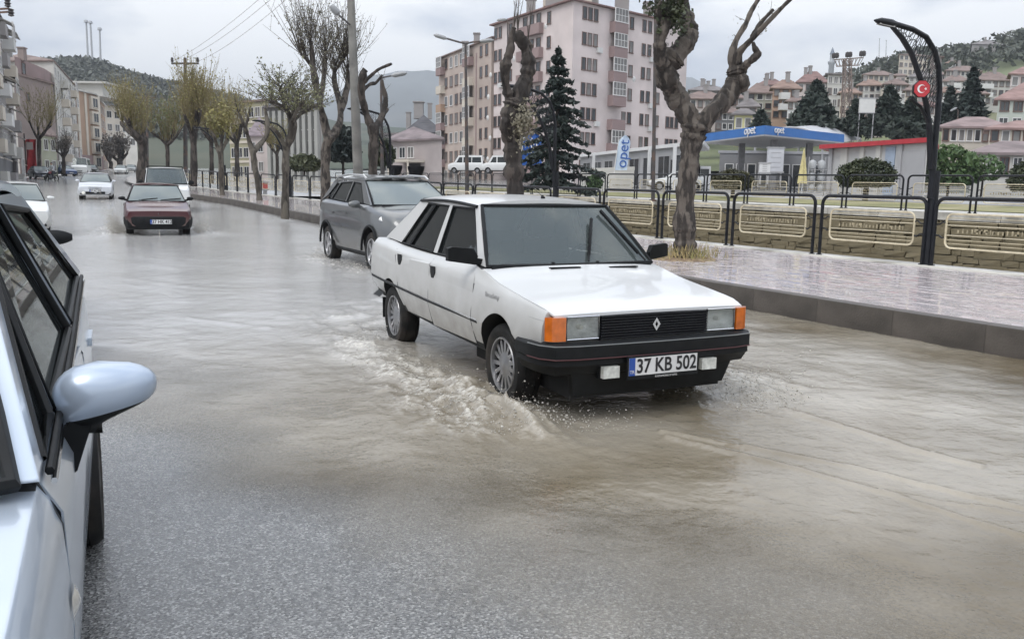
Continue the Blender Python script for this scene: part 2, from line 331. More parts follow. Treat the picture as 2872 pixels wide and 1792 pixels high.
# ---- muddy flood water
def water_material():
    m = bpy.data.materials.new('flood_water'); m.use_nodes = True; t = m.node_tree; t.nodes.clear(); Lk = t.links.new
    o = N(t, 'ShaderNodeOutputMaterial'); b = N(t, 'ShaderNodeBsdfPrincipled'); tr = N(t, 'ShaderNodeBsdfTransparent'); mxs = N(t, 'ShaderNodeMixShader')
    geo = N(t, 'ShaderNodeNewGeometry'); pos = geo.outputs['Position']
    at_f = N(t, 'ShaderNodeAttribute', attribute_name='foam'); at_d = N(t, 'ShaderNodeAttribute', attribute_name='depth')
    n1 = N(t, 'ShaderNodeTexNoise'); n1.inputs['Scale'].default_value = .55; n1.inputs['Detail'].default_value = 5; Lk(pos, n1.inputs['Vector'])
    rp = N(t, 'ShaderNodeValToRGB'); rp.color_ramp.elements[0].position = .36; rp.color_ramp.elements[0].color = (.13,.104,.064,1); rp.color_ramp.elements[1].position = .68; rp.color_ramp.elements[1].color = (.365,.335,.28,1); Lk(n1.outputs['Fac'], rp.inputs[0])
    nf = N(t, 'ShaderNodeTexNoise'); nf.inputs['Scale'].default_value = 22; nf.inputs['Detail'].default_value = 7; nf.inputs['Roughness'].default_value = .7; Lk(pos, nf.inputs['Vector'])
    mrf = N(t, 'ShaderNodeMapRange'); mrf.inputs[1].default_value = .42; mrf.inputs[2].default_value = .62; Lk(nf.outputs['Fac'], mrf.inputs[0])
    # silt brown near and right; sky sheen painted in as grey beyond
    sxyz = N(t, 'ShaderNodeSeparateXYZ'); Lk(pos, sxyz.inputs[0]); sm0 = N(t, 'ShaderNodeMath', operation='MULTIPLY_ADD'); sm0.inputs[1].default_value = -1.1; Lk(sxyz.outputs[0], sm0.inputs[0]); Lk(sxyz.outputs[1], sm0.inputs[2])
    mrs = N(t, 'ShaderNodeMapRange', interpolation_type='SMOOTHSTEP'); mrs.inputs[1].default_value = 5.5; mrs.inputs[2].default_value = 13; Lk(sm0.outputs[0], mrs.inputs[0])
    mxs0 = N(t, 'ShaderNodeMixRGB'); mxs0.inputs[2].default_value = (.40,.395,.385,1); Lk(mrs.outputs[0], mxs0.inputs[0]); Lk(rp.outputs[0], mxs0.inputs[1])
    fm = N(t, 'ShaderNodeMath', operation='MULTIPLY', use_clamp=True); Lk(at_f.outputs['Fac'], fm.inputs[0]); Lk(mrf.outputs[0], fm.inputs[1])
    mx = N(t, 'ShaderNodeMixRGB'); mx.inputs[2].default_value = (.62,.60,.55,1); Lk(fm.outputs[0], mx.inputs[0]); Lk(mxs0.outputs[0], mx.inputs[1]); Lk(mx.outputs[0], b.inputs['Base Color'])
    ra = N(t, 'ShaderNodeMath', operation='MULTIPLY_ADD'); ra.inputs[1].default_value = .4; ra.inputs[2].default_value = .12; Lk(fm.outputs[0], ra.inputs[0]); Lk(ra.outputs[0], b.inputs['Roughness'])
    b.inputs['IOR'].default_value = 1.52
    w1 = N(t, 'ShaderNodeTexNoise'); w1.inputs['Scale'].default_value = 21; w1.inputs['Detail'].default_value = 4; w1.inputs['Roughness'].default_value = .55; Lk(pos, w1.inputs['Vector'])
    w2 = N(t, 'ShaderNodeTexNoise'); w2.inputs['Scale'].default_value = 4.5; w2.inputs['Detail'].default_value = 3; Lk(pos, w2.inputs['Vector'])
    b1 = N(t, 'ShaderNodeBump'); b1.inputs['Strength'].default_value = .5; b1.inputs['Distance'].default_value = .012; Lk(w1.outputs['Fac'], b1.inputs['Height'])
    b2 = N(t, 'ShaderNodeBump'); b2.inputs['Strength'].default_value = .26; b2.inputs['Distance'].default_value = .03; Lk(w2.outputs['Fac'], b2.inputs['Height']); Lk(b1.outputs[0], b2.inputs['Normal']); Lk(b2.outputs[0], b.inputs['Normal'])
    # where the film is thinner than the stones it covers, the asphalt shows
    st = N(t, 'ShaderNodeTexNoise'); st.inputs['Scale'].default_value = 60; st.inputs['Detail'].default_value = 3; Lk(pos, st.inputs['Vector'])
    sm = N(t, 'ShaderNodeMath', operation='MULTIPLY_ADD'); sm.inputs[1].default_value = -.016; Lk(st.outputs['Fac'], sm.inputs[0]); Lk(at_d.outputs['Fac'], sm.inputs[2])
    mr = N(t, 'ShaderNodeMapRange'); mr.inputs[1].default_value = -.006; mr.inputs[2].default_value = .026; Lk(sm.outputs[0], mr.inputs[0])
    Lk(mr.outputs[0], mxs.inputs[0]); Lk(tr.outputs[0], mxs.inputs[1]); Lk(b.outputs[0], mxs.inputs[2]); Lk(mxs.outputs[0], o.inputs[0]); return m
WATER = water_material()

# ---- road sheet
rows = [-9 + i*.5 for i in range(0, 60)] + [21 + i*1.5 for i in range(60)] + [111 + 6*i for i in range(36)]
V = []; nj = 14
for s in rows:
    tl = -3.2; tr_ = kerb_t(s)+.02 if s < 120 else 7.6
    for j in range(nj):
        q = street(s, tl + (tr_-tl)*j/(nj-1)); V.append((q.x, q.y, G(q.y)))
road = link('road', np_mesh('road', V, gridfaces(len(rows), nj)[:, ::-1], ASPHALT)); tag(road, None, None, kind='structure')

# ---- the flood: wavelets, chop beside the moving cars, long thin wake crests
CARW = (Vector((.632, 6.011)), R(-64.81))        # white saloon: front axle centre, heading
CARR = (Vector((-9.55, 22.9)), R(-66.0))         # red saloon
CARS = (Vector((-1.66, 14.93)), R(-61.8))        # grey crossover
def carloc(X, Y, car):
    o, a = car; c, s = math.cos(a), math.sin(a); dx = X-o.x; dy = Y-o.y
    return dx*c + dy*s, -dx*s + dy*c
def on_water(dx, dy):
    d = raydir(dx, dy); tt = (WL-CAMZ)/d.z; return CAM + d*tt
ys = []
y = 1.7
while y < 260:
    ys.append(y); y += max(.012, y*y/(CAMZ*847)*1.25) if y < 22 else y*.02
nx = 620
V = []; foam = []; dep = []
U_ = np.linspace(-.98, .80, nx)
rowsX = []; rowsY = []
for y in ys:
    rowsX.append(U_*y*(1 if y > 2.5 else 1) ); rowsY.append(np.full(nx, y))
X = np.array(rowsX); Y = np.array(rowsY)
# keep the sheet between the kerbs: squeeze columns that would pass the right kerb or the left gutter
Sx = -.5*X + .866*Y; Tt = .866*X + .5*Y
Z = np.zeros_like(X)
att = np.clip(1.4 - Y/30, 0, 1)
Z += .010*vnoise(X/.75, Y/.75, 1) + .008*vnoise(X/.31, Y/.31, 2) + .0075*vnoise(X/.13+Y*.3, Y/.11, 3)*att + .0028*vnoise(X/.06, Y/.05, 33)*np.clip(1.2-Y/9, 0, 1) + .022*vnoise(X/2.6, Y/1.6, 9)
F_ = np.zeros_like(X)
def chop(car, boxes):
    global Z, F_
    lx, ly = carloc(X, Y, car)
    for (x0, x1, y0, amp, wid, fo) in boxes:
        mk = np.exp(-((ly-y0)/wid)**2) * (1/(1+np.exp(-(lx-x0)*5))) * (1/(1+np.exp((lx-x1)*7)))
        rid = 1-2*np.abs(vnoise(lx/.42, ly/.26, 5)) ; rid2 = 1-2*np.abs(vnoise(lx/.20+.6*vnoise(lx/.5, ly/.5, 15), ly/.12, 6)); rid3 = 1-2*np.abs(vnoise(lx/.08, ly/.05, 8))
        Z += mk*amp*(.55*rid + .30*(rid2-.3) + .14*(rid3-.5)) ; F_ = np.maximum(F_, np.clip(mk*fo*(-.35+rid2*1.2+.5*(rid3-.5)), 0, 1))
chop(CARW, [(-2.9, .62, -1.12, .085, .36, 1.0), (-.5, .80, -.88, .17, .17, 1.0), (-4.6, -2.4, -.9, .04, .6, .5), (-3.4, .55, 1.15, .07, .40, .8), (-5.5, -3.2, 0, .05, .8, .45), (.4, .95, .78, .05, .25, .8)])
chop(CARR, [(-3.2, .7, -1.15, .14, .5, 1.0), (-3.2, .7, 1.15, .12, .5, 1.0), (.5, 1.2, 0, .05, .8, .6)])
chop(CARS, [(-3.4, .6, -1.15, .07, .4, .8), (-5.5, -3.2, 0, .05, .9, .5)])
def crest(pts, amp, wid):
    global Z
    P = [on_water(*p) for p in pts]
    for a, b_ in zip(P, P[1:]):
        d = (b_-a).to_2d(); Ln = d.length; d /= Ln
        rx = X-a.x; ry = Y-a.y; k = rx*d.x + ry*d.y; off = -rx*d.y + ry*d.x + .025*vnoise(k*2.2, k*0, 12)
        Z += amp*np.exp(-(off/wid)**2)*((k > 0) & (k <= Ln))*(.7+.6*vnoise(X*1.3, Y*1.3, 13))
crest([(1850,968),(2000,1010),(2200,1075),(2330,1108)], .022, .04)
crest([(1560,1020),(1750,1055),(2000,1100),(2200,1150),(2440,1210)], .020, .03)
crest([(1570,1032),(1780,1082),(2080,1160),(2440,1280)], .019, .028)
crest([(2080,1160),(2300,1200),(2440,1222)], .010, .03)
crest([(260,660),(480,687),(690,690)], .016, .06); crest([(440,755),(640,777)], .013, .05); crest([(210,617),(420,640)], .014, .06)
Dp = np.clip(WL*(X+Y-2.0 + 1.5*vnoise(X/1.1, Y/1.1, 21)+.5*vnoise(X/.3, Y/.3, 22))/2.6, -.006, WL)
Dp = np.where(Y > 7.5, WL, Dp)
damp = np.clip(Dp/WL, .10, 1)
Zw = Gv(Y) + np.maximum(Dp, .003) + Z*damp
keep = (Tt < np.vectorize(kerb_t)(Sx)+.0) & (Tt > -3.1) | (Y > 60)
lim = np.where(Y > 60, 0, 1)
# columns beyond the gutters fold down under the pavements
Zw = np.where(keep, Zw, Gv(Y)-.25)
Fc = gridfaces(len(ys), nx)[:, ::-1]
Vw = np.stack([X.ravel(), Y.ravel(), Zw.ravel()], 1)
kf = keep.ravel(); okf = kf[Fc].any(1); Fc = Fc[okf]
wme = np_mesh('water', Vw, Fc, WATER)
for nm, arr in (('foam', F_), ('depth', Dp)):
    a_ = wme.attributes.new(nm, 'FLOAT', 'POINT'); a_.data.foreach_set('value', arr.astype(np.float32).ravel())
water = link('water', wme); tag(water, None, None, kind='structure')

# ---- right pavement: bed, kerb stones, pavers
PAVE = pm('pink_paver', (.60,.54,.545), .2, var=.16, scale=9, col2=(.46,.415,.42), c2scale=3.0, bump=.12, bscale=120, coat=.75, bevel=.006)
PAVE2 = pm('grey_paver', (.55,.51,.52), .2, var=.16, scale=9, col2=(.42,.39,.40), c2scale=3.0, bump=.12, bscale=120, coat=.75, bevel=.006)
BED = pm('wet_pavement_bed', (.38,.34,.335), .22, var=.25, scale=2.5, col2=(.48,.44,.435), c2scale=.8, coat=.6, bump=.1, bscale=30)
KMAT = pm('kerb_concrete', (.085,.074,.065), .55, var=.3, scale=3, col2=(.055,.048,.042), c2scale=1.6, bump=.35, bscale=45, bevel=.02)
CONC = pm('pale_concrete', (.47,.455,.415), .5, var=.2, scale=3, col2=(.24,.23,.2), c2scale=1.1, bump=.2, bscale=40)
rows = [-9 + i*.6 for i in range(75)] + [36+2*i for i in range(70)]
V = []
for s in rows:
    a, b_ = kerb_t(s)+.02, fence_t(s)+.35
    for j in range(8):
        q = street(s, a + (b_-a)*j/7); V.append((q.x, q.y, G(q.y)+KERB-.012))
pavement = link('pavement', np_mesh('pavement', V, gridfaces(len(rows), 8)[:, ::-1], BED)); tag(pavement, None, None, kind='structure')
kerb = bpy.data.objects.new('kerb', None); COL.objects.link(kerb); tag(kerb, None, None, kind='structure')
kshared = MB().box(-.5015, .5015, -.09, .09, -.5, 0).mesh('kerb_stone', KMAT)
s = 0.5
while s < 62:
    p0 = st3(s, kerb_t(s)); p1 = st3(s+1, kerb_t(s+1)); mid = (p0+p1)/2; dv = p1-p0
    o = link('kerb_stone', kshared, kerb, (mid.x, mid.y, mid.z+KERB+random.uniform(-.002,.002)), (0, -math.atan2(dv.z, dv.to_2d().length), math.atan2(dv.y, dv.x)+random.uniform(-.003,.003)))
    s += 1.0
# pavers: staggered courses parallel to the kerb
pshared = [MB().box(-.118, .118, -.058, .058, -.03, 0).mesh('paver', mt) for mt in (PAVE, PAVE2)]
rest = MB(); cnt = 0; cand = []
s = 4.2; 
while s < 26:
    r0 = 0; tt = kerb_t(s)+.16
    while tt < fence_t(s)-.05:
        off = .125 if r0 % 2 else 0
        q = st3(s+off, tt); 
        cand.append((q, heading(s), (q.x**2+q.y**2))); tt += .122; r0 += 1
    s += .25
def inframe(q):
    v = q-CAM; z = v.dot(FW); return z > 0 and abs(v.dot(RT)/z) < .615 and -.39 < v.dot(UP)/z < .39
vis = sorted([c for c in cand if inframe(c[0])], key=lambda c: c[2]); near = vis[:300]; far_ = vis[300:]
def clear_of_tree(q): return (q.to_2d()-Vector((2.99,14.76))).length > .62
for q, a, _ in near:
    if not clear_of_tree(q): continue
    k = random.random() < .3
    o = link('paver', pshared[k], pavement, (q.x, q.y, q.z+KERB+random.uniform(-.004,.004)), (random.uniform(-.012,.012), random.uniform(-.012,.012), a+random.uniform(-.02,.02)))
for q, a, _ in far_:
    if not clear_of_tree(q): continue
    M = Matrix.Translation((q.x, q.y, q.z+KERB+random.uniform(-.004,.004))) @ Matrix.Rotation(a+random.uniform(-.02,.02), 4, 'Z') @ Matrix.Rotation(random.uniform(-.012,.012), 4, 'X')
    vs_ = [M @ Vector(p) for p in ((-.118,-.058,0),(.118,-.058,0),(.118,.058,0),(-.118,.058,0),(-.118,-.058,-.03),(.118,-.058,-.03),(.118,.058,-.03),(-.118,.058,-.03))]
    rest.add(vs_, [(0,1,2,3),(0,4,5,1),(1,5,6,2),(2,6,7,3),(3,7,4,0)], 1 if random.random() < .3 else 0)
o = rest.build('paver_field', [PAVE, PAVE2], pavement, smooth=False); o['kind'] = 'stuff'
# concrete strip that carries the railing
V = []
for s in [2+i for i in range(70)]:
    for tt, dz in ((-.22, .0), (-.22, .02), (.3, .02), (.3, -3.2)):
        q = street(s, fence_t(s)+tt); V.append((q.x, q.y, G(q.y)+KERB+dz-.004))
edge = link('canal_edge', np_mesh('canal_edge', V, gridfaces(70, 4)[:, ::-1], CONC, False)); tag(edge, None, None, kind='structure')

# ---- canal: bed, far retaining wall of stone
CANALW = pm('canal_water', (.12,.10,.07), .12, var=.2, bump=.3, bscale=9)
STONE = pm('canal_stone', (.185,.155,.095), .75, var=.25, scale=1.5, col2=(.13,.112,.07), c2scale=.9, bump=.6, bscale=24, bevel=.03)
MORTAR = pm('canal_mortar', (.125,.108,.07), .85, var=.3, scale=5, bump=.3)
FWT = 24.1
V = []
for s in [-6+2*i for i in range(60)]:
    for tt in (13.0, 18.5, FWT+.1):
        q = street(s, tt); V.append((q.x, q.y, G(q.y)-2.3))
o = link('canal_bed', np_mesh('canal_bed', V, gridfaces(60, 3)[:, ::-1], CANALW)); tag(o, None, None, kind='structure')
cw = thing('canal_wall', 'coarse stone retaining wall of the canal with a pale concrete cap, seen through the railings', 'wall')
mb = MB(); caps = MB()
for s in range(-4, 80, 2):
    a = street(s, FWT); b_ = street(s+2, FWT); za, zb = farz(a.y), farz(b_.y)
    mb.add([(a.x,a.y,za-4),(b_.x,b_.y,zb-4),(b_.x,b_.y,zb-.2),(a.x,a.y,za-.2)], [(0,1,2,3)])
mb.build('wall_core', MORTAR, cw, smooth=False)
stm = []
for k in range(7):
    q = MB(); q.box(-.5, .5, -.03, .08, -.5, .5)
    q.v = [(x+random.uniform(-.10,.06)*(1 if x > 0 else -1), y+random.uniform(-.03,.025), z+random.uniform(-.12,.05)*(1 if z > 0 else -1)) for x, y, z in q.v]; stm.append(q.mesh('stone', STONE, smooth=False))
n_st = 0; extra = MB(); rs_ = random.Random(4); ztop = -.22
for c_ in range(11):
    s = 8.0; ch = rs_.uniform(.16,.34)
    while s < 37:
        wd = rs_.uniform(.28,.95); q = street(s+wd/2, FWT-.04); z = farz(q.y)+ztop-ch/2+rs_.uniform(-.03,.03); a = heading(s)
        if n_st < 295 and 12 < s < 33 and c_ < 8:
            o = link('stone', rs_.choice(stm), cw, (q.x, q.y, z), (0, rs_.uniform(-.06,.06), a+math.pi)); o.scale = (wd*.99, 1, ch*1.02); n_st += 1
        else:
            M = Matrix.Translation((q.x, q.y, z)) @ Matrix.Rotation(a, 4, 'Z')
            vs_ = [M @ Vector((x_*wd*.48, y_, z_*ch*.48)) for x_, y_, z_ in ((-1,.06,-1),(1,.06,-1),(1,.06,1),(-1,.06,1))]
            extra.add(vs_, [(0,1,2,3)])
        s += wd
    ztop -= ch
o = extra.build('stone_field', STONE, cw, smooth=False); o['kind'] = 'stuff'
for s in range(-4, 80, 2):
    a = street(s, FWT-.12); b_ = street(s+1.98, FWT-.12); c1 = street(s+1.98, FWT+.5); d1 = street(s, FWT+.5)
    za, zb = farz(a.y), farz(b_.y)
    caps = MB().add([(a.x,a.y,za-.2),(b_.x,b_.y,zb-.2),(c1.x,c1.y,zb-.2),(d1.x,d1.y,za-.2),(a.x,a.y,za+.02),(b_.x,b_.y,zb+.02),(c1.x,c1.y,zb+.02),(d1.x,d1.y,za+.02)],
        [(0,3,2,1),(4,5,6,7),(0,1,5,4),(1,2,6,5),(2,3,7,6),(3,0,4,7)])
    caps.build('cap_slab', CONC, cw, smooth=False)

# ---- ground beyond: far bank and lawn, left pavement, the general sheet
LAWN = pm('lawn', (.19,.185,.08), .9, var=.4, scale=1.2, col2=(.30,.265,.16), c2scale=.35, bump=.5, bscale=60)
YARD = pm('wet_yard', (.27,.265,.26), .35, var=.25, scale=.6, col2=(.36,.355,.34), c2scale=.3, bump=.2, bscale=30)
EARTH = pm('hill_grass', (.13,.15,.075), .95, var=.35, scale=.03, col2=(.19,.175,.115), c2scale=.012, bump=.3, bscale=1)
EARTH2 = pm('town_slope', (.16,.14,.11), .95, var=.35, scale=.05, col2=(.10,.11,.06), c2scale=.03)
def bank(name, t0, t1, dz, mat, s0=-20, s1=150):
    V = []; ss = list(range(s0, s1, 3))
    for s in ss:
        for k in range(4):
            q = street(min(s, 68), t0+(t1-t0)*k/3)
            if s > 68: q = q + Vector((-.5,.866))*(s-68)
            V.append((q.x, q.y, farz(q.y)+dz))
    o = link(name, np_mesh(name, V, gridfaces(len(ss), 4)[:, ::-1], mat)); tag(o, None, None, kind='structure'); return o
bank('far_path', FWT+.4, FWT+3.0, -.02, CONC); bank('lawn', FWT+3.0, FWT+11, .0, LAWN); bank('yard', FWT+11, FWT+120, .01, YARD)
V = []; ss = list(range(-12, 200, 3))
for s in ss:
    for tt in (-14, -9, -3.2):
        q = street(s, tt); V.append((q.x, q.y, G(q.y)+.15))
    q = street(s, -3.2); V.append((q.x, q.y, G(q.y)-.1))
o = link('left_pavement', np_mesh('left_pavement', V, gridfaces(len(ss), 4)[:, ::-1], BED, False)); tag(o, None, None, kind='structure')
gx = np.concatenate([np.linspace(-9000,-400,10), np.linspace(-300,300,25), np.linspace(400,9000,10)]); gy = np.concatenate([np.linspace(-300,60,6), np.linspace(80,400,17), np.linspace(600,9000,10)])
GX, GY = np.meshgrid(gx, gy, indexing='ij'); GZ = np.where(GY < 60, -3.2, np.clip(-3.2+(GY-60)*.05, -3.2, 1.5))
o = link('ground', np_mesh('ground', np.stack([GX.ravel(), GY.ravel(), GZ.ravel()], 1), gridfaces(len(gx), len(gy)), EARTH2)); tag(o, None, None, kind='structure')

# ---- hills, from the ridge lines of the photograph, each at its own distance
def hill(name, ridge, base_y, Y0, Y1, mat, n=5, rough=.0, back=200):
    xs = np.linspace(ridge[0][0], ridge[-1][0], 90); V = []; rowsn = n+2
    for x in xs:
        top = interp(x, ridge)
        P1 = at(x, top, Y1); P0 = at(x, base_y, Y0)
        for k in range(n+1):
            u = k/n; Yk = Y0+(Y1-Y0)*u; q = at(x, 450, Yk); uu = u**1.15
            z = P0.z + (P1.z-P0.z)*uu + rough*(Y1-Y0)*.04*float(vnoise(q.x/60, q.y/60, 31))*(1 if 0 < k else 0)
            V.append((q.x, q.y, z))
        q = at(x, 450, Y1+back); V.append((q.x, q.y, P1.z*.3))
    o = link(name, np_mesh(name, V, gridfaces(90, rowsn), mat)); tag(o, None, None, kind='structure'); return o
FOREST = pm('far_forest_floor', (.04,.055,.035), .95, var=.4, scale=.02, col2=(.075,.075,.05), c2scale=.01)
MOUNT = pm('far_mountain_slope', (.07,.08,.075), .95, var=.3, scale=.002, col2=(.11,.11,.10), c2scale=.0015)
RIDGE_L = [(-260,190),(-60,172),(60,168),(130,156),(200,150),(240,153),(330,188),(440,215),(560,240),(640,268),(760,296),(900,330)]
hill('wooded_hill', RIDGE_L, 400, 260, 620, FOREST, 6, .5)
RIDGE_R = [(1500,300),(1600,262),(1700,248),(1800,235),(1900,215),(2000,190),(2060,165),(2130,138),(2200,132),(2260,128),(2330,104),(2423,84),(2600,70),(2800,62)]
hill('town_hill', RIDGE_R, 405, 120, 430, EARTH, 8, .25)
hill('far_mountain', [(380,300),(560,246),(640,262),(760,245),(860,178),(950,168),(1040,172),(1160,186),(1330,190),(1480,196),(1620,188),(1680,205),(1760,226),(1900,250)], 420, 1500, 3600, MOUNT, 5, .3, 900)
hill('distant_ridge', [(480,262),(600,236),(700,262),(800,292),(900,296),(960,300),(1040,306),(1200,330)], 400, 480, 900, FOREST, 5, .3)
# ============================================================ vehicles
def lerp(a, b, k): return a+(b-a)*k
class CarShape:
    """lower body lofted through stations (x, zb,wb, zm,wm, zs,ws, ze,we, zt): sill, widest line, shoulder, edge of the top, centre of the top"""
    def __init__(s, st):
        s.st = sorted(st); 
    def row(s, x):
        S = s.st
        if x <= S[0][0]: return S[0]
        for a, b in zip(S, S[1:]):
            if x <= b[0]:
                i = S.index(a); h = b[0]-a[0]; k = (x-a[0])/h; o_ = S[max(0, i-1)]; n_ = S[min(len(S)-1, i+2)]; out = [x]
                for c in range(1, 10):       # monotone cubic between stations
                    d1 = (b[c]-a[c])/h; d0 = (a[c]-o_[c])/(a[0]-o_[0]) if o_ is not a else d1; d2 = (n_[c]-b[c])/(n_[0]-b[0]) if n_ is not b else d1
                    m0 = 0 if d0*d1 <= 0 else 2*d0*d1/(d0+d1); m1 = 0 if d1*d2 <= 0 else 2*d1*d2/(d1+d2)
                    t2 = k*k; t3 = t2*k; out.append((2*t3-3*t2+1)*a[c]+(t3-2*t2+k)*h*m0+(-2*t3+3*t2)*b[c]+(t3-t2)*h*m1)
                return tuple(out)
        return S[-1]
    def side(s, x, z):          # half width of the flank at x, z
        r = s.row(x); T = [(r[1], r[2]-.03), (r[1]+.06, r[2]), (r[3], r[4]), (r[5], r[6]), (r[7], r[8])]
        return interp(z, T)
    def top(s, x, y):
        r = s.row(x); y = abs(y); k = min(1, y/r[8]); return r[9]-(r[9]-r[7])*k**2.2
    def sect(s, x):
        r = s.row(x); _, zb, wb, zm, wm, zs, ws, ze, we, zt = r
        q = [(0, zb), (wb-.10, zb), (wb-.02, zb+.02), (wb, zb+.07), (lerp(wb, wm, .62), lerp(zb+.07, zm, .5)), (wm, zm), (lerp(wm, ws, .45)+.004, lerp(zm, zs, .55)), (ws, zs-.015), (ws-.008, zs+.006), (lerp(ws, we, .5), lerp(zs, ze, .55)), (we, ze)]
        for k in (.75, .5, .25, 0): q.append((we*k, zt-(zt-ze)*k**2.2))
        return q
    def loft(s, n=46, cabin=None):
        xs = sorted(set([round(r[0], 4) for r in s.st] + [round(lerp(s.st[0][0], s.st[-1][0], i/n), 4) for i in range(n+1)]))
        vs = []; fs = []; ms = []; m = 0
        for x in xs:
            h = s.sect(x); loop = [(x, -y, z) for y, z in h] + [(x, y, z) for y, z in h[::-1][1:-1]]
            m = len(loop); vs += loop
        for i in range(len(xs)-1):
            for j in range(m):
                fs.append((i*m+j, (i+1)*m+j, (i+1)*m+(j+1)%m, i*m+(j+1)%m))
                mid = (xs[i]+xs[i+1])/2; jj = j if j < m/2 else m-1-j
                mt = 0
                if jj < 3: mt = 1
                if cabin and cabin[0] < mid < cabin[1] and jj >= 10: mt = 2
                ms.append(mt)
        fs.append(tuple(range(m))); ms.append(0); fs.append(tuple(reversed(range((len(xs)-1)*m, len(xs)*m)))); ms.append(0)
        return vs, fs, ms
def wheel(parent, c, r, wdt, side, style='slots', rim=METAL, rr=.66, steer=0):
    w_ = bpy.data.objects.new('wheel', None); COL.objects.link(w_); w_.parent = parent; w_.location = c; w_.rotation_euler = (0, random.uniform(0, 6), steer); w_.empty_display_size = .1
    # steer first, then spin: use ZXY-like order by nesting is not needed, spin about the axle only
    w_.rotation_mode = 'YXZ' if False else 'XYZ'
    T = MB(); hw = wdt/2
    prof = [(r*rr, -hw*.8), (r*.80, -hw*.98), (r*.93, -hw*.95), (r*.985, -hw*.7), (r, -hw*.45), (r*.985, -hw*.42), (r, -hw*.38), (r, hw*.38), (r*.985, hw*.42), (r, hw*.45), (r*.985, hw*.7), (r*.93, hw*.95), (r*.80, hw*.98), (r*rr, hw*.8)]
    T.lathe(prof, 40, axis='y'); T.build('tyre', RUBBER, w_)
    B = MB(); f = side*hw
    R_ = r*rr
    B.lathe([(R_*1.02, f*.80), (R_*1.0, f*.90), (R_*.95, f*.88), (R_*.93, f*.45), (R_*.90, f*.40)], 40, axis='y')
    if style == 'slots':
        B.lathe([(R_*.90, f*.40), (R_*.88, f*.62)], 40, axis='y', m=0)
        k = 15
        for i in range(k):
            a = 2*math.pi*i/k; d = Vector((math.cos(a), 0, math.sin(a)))
            B.bar(d*R_*.46+Vector((0,f*.56,0)), d*R_*.92+Vector((0,f*.56,0)), R_*.15, .02, (0,1,0))
        B.lathe([(R_*.50, f*.58), (R_*.46, f*.66), (R_*.30, f*.68), (R_*.24, f*.74), (.001, f*.76)], 30, axis='y')
        B.lathe([(R_*.92, f*.15), (.001, f*.14)], 30, axis='y', m=1)
    elif style == 'spokes':
        k = 5
        for i in range(k):
            a = 2*math.pi*i/k
            for da in (-.12, .12):
                d = Vector((math.cos(a+da), 0, math.sin(a+da)))
                B.bar(d*R_*.12+Vector((0,f*.66,0)), d*R_*.95+Vector((0,f*.58,0)), R_*.17, .03, (0,1,0))
        B.lathe([(R_*.26, f*.6), (R_*.24, f*.74), (.001, f*.76)], 24, axis='y'); B.lathe([(R_*.92, f*.1), (.001, f*.09)], 30, axis='y', m=1)
    else:
        B.lathe([(R_*.92, f*.5), (R_*.6, f*.62), (R_*.3, f*.55), (.001, f*.6)], 30, axis='y')
    B.build('rim', [rim, UNDER], w_, recalc=True)
    return w_
def loop_tube(parent, name, P, r, mat, n=6):
    return MB().tube(P, r, n, closed=True).build(name, mat, parent)
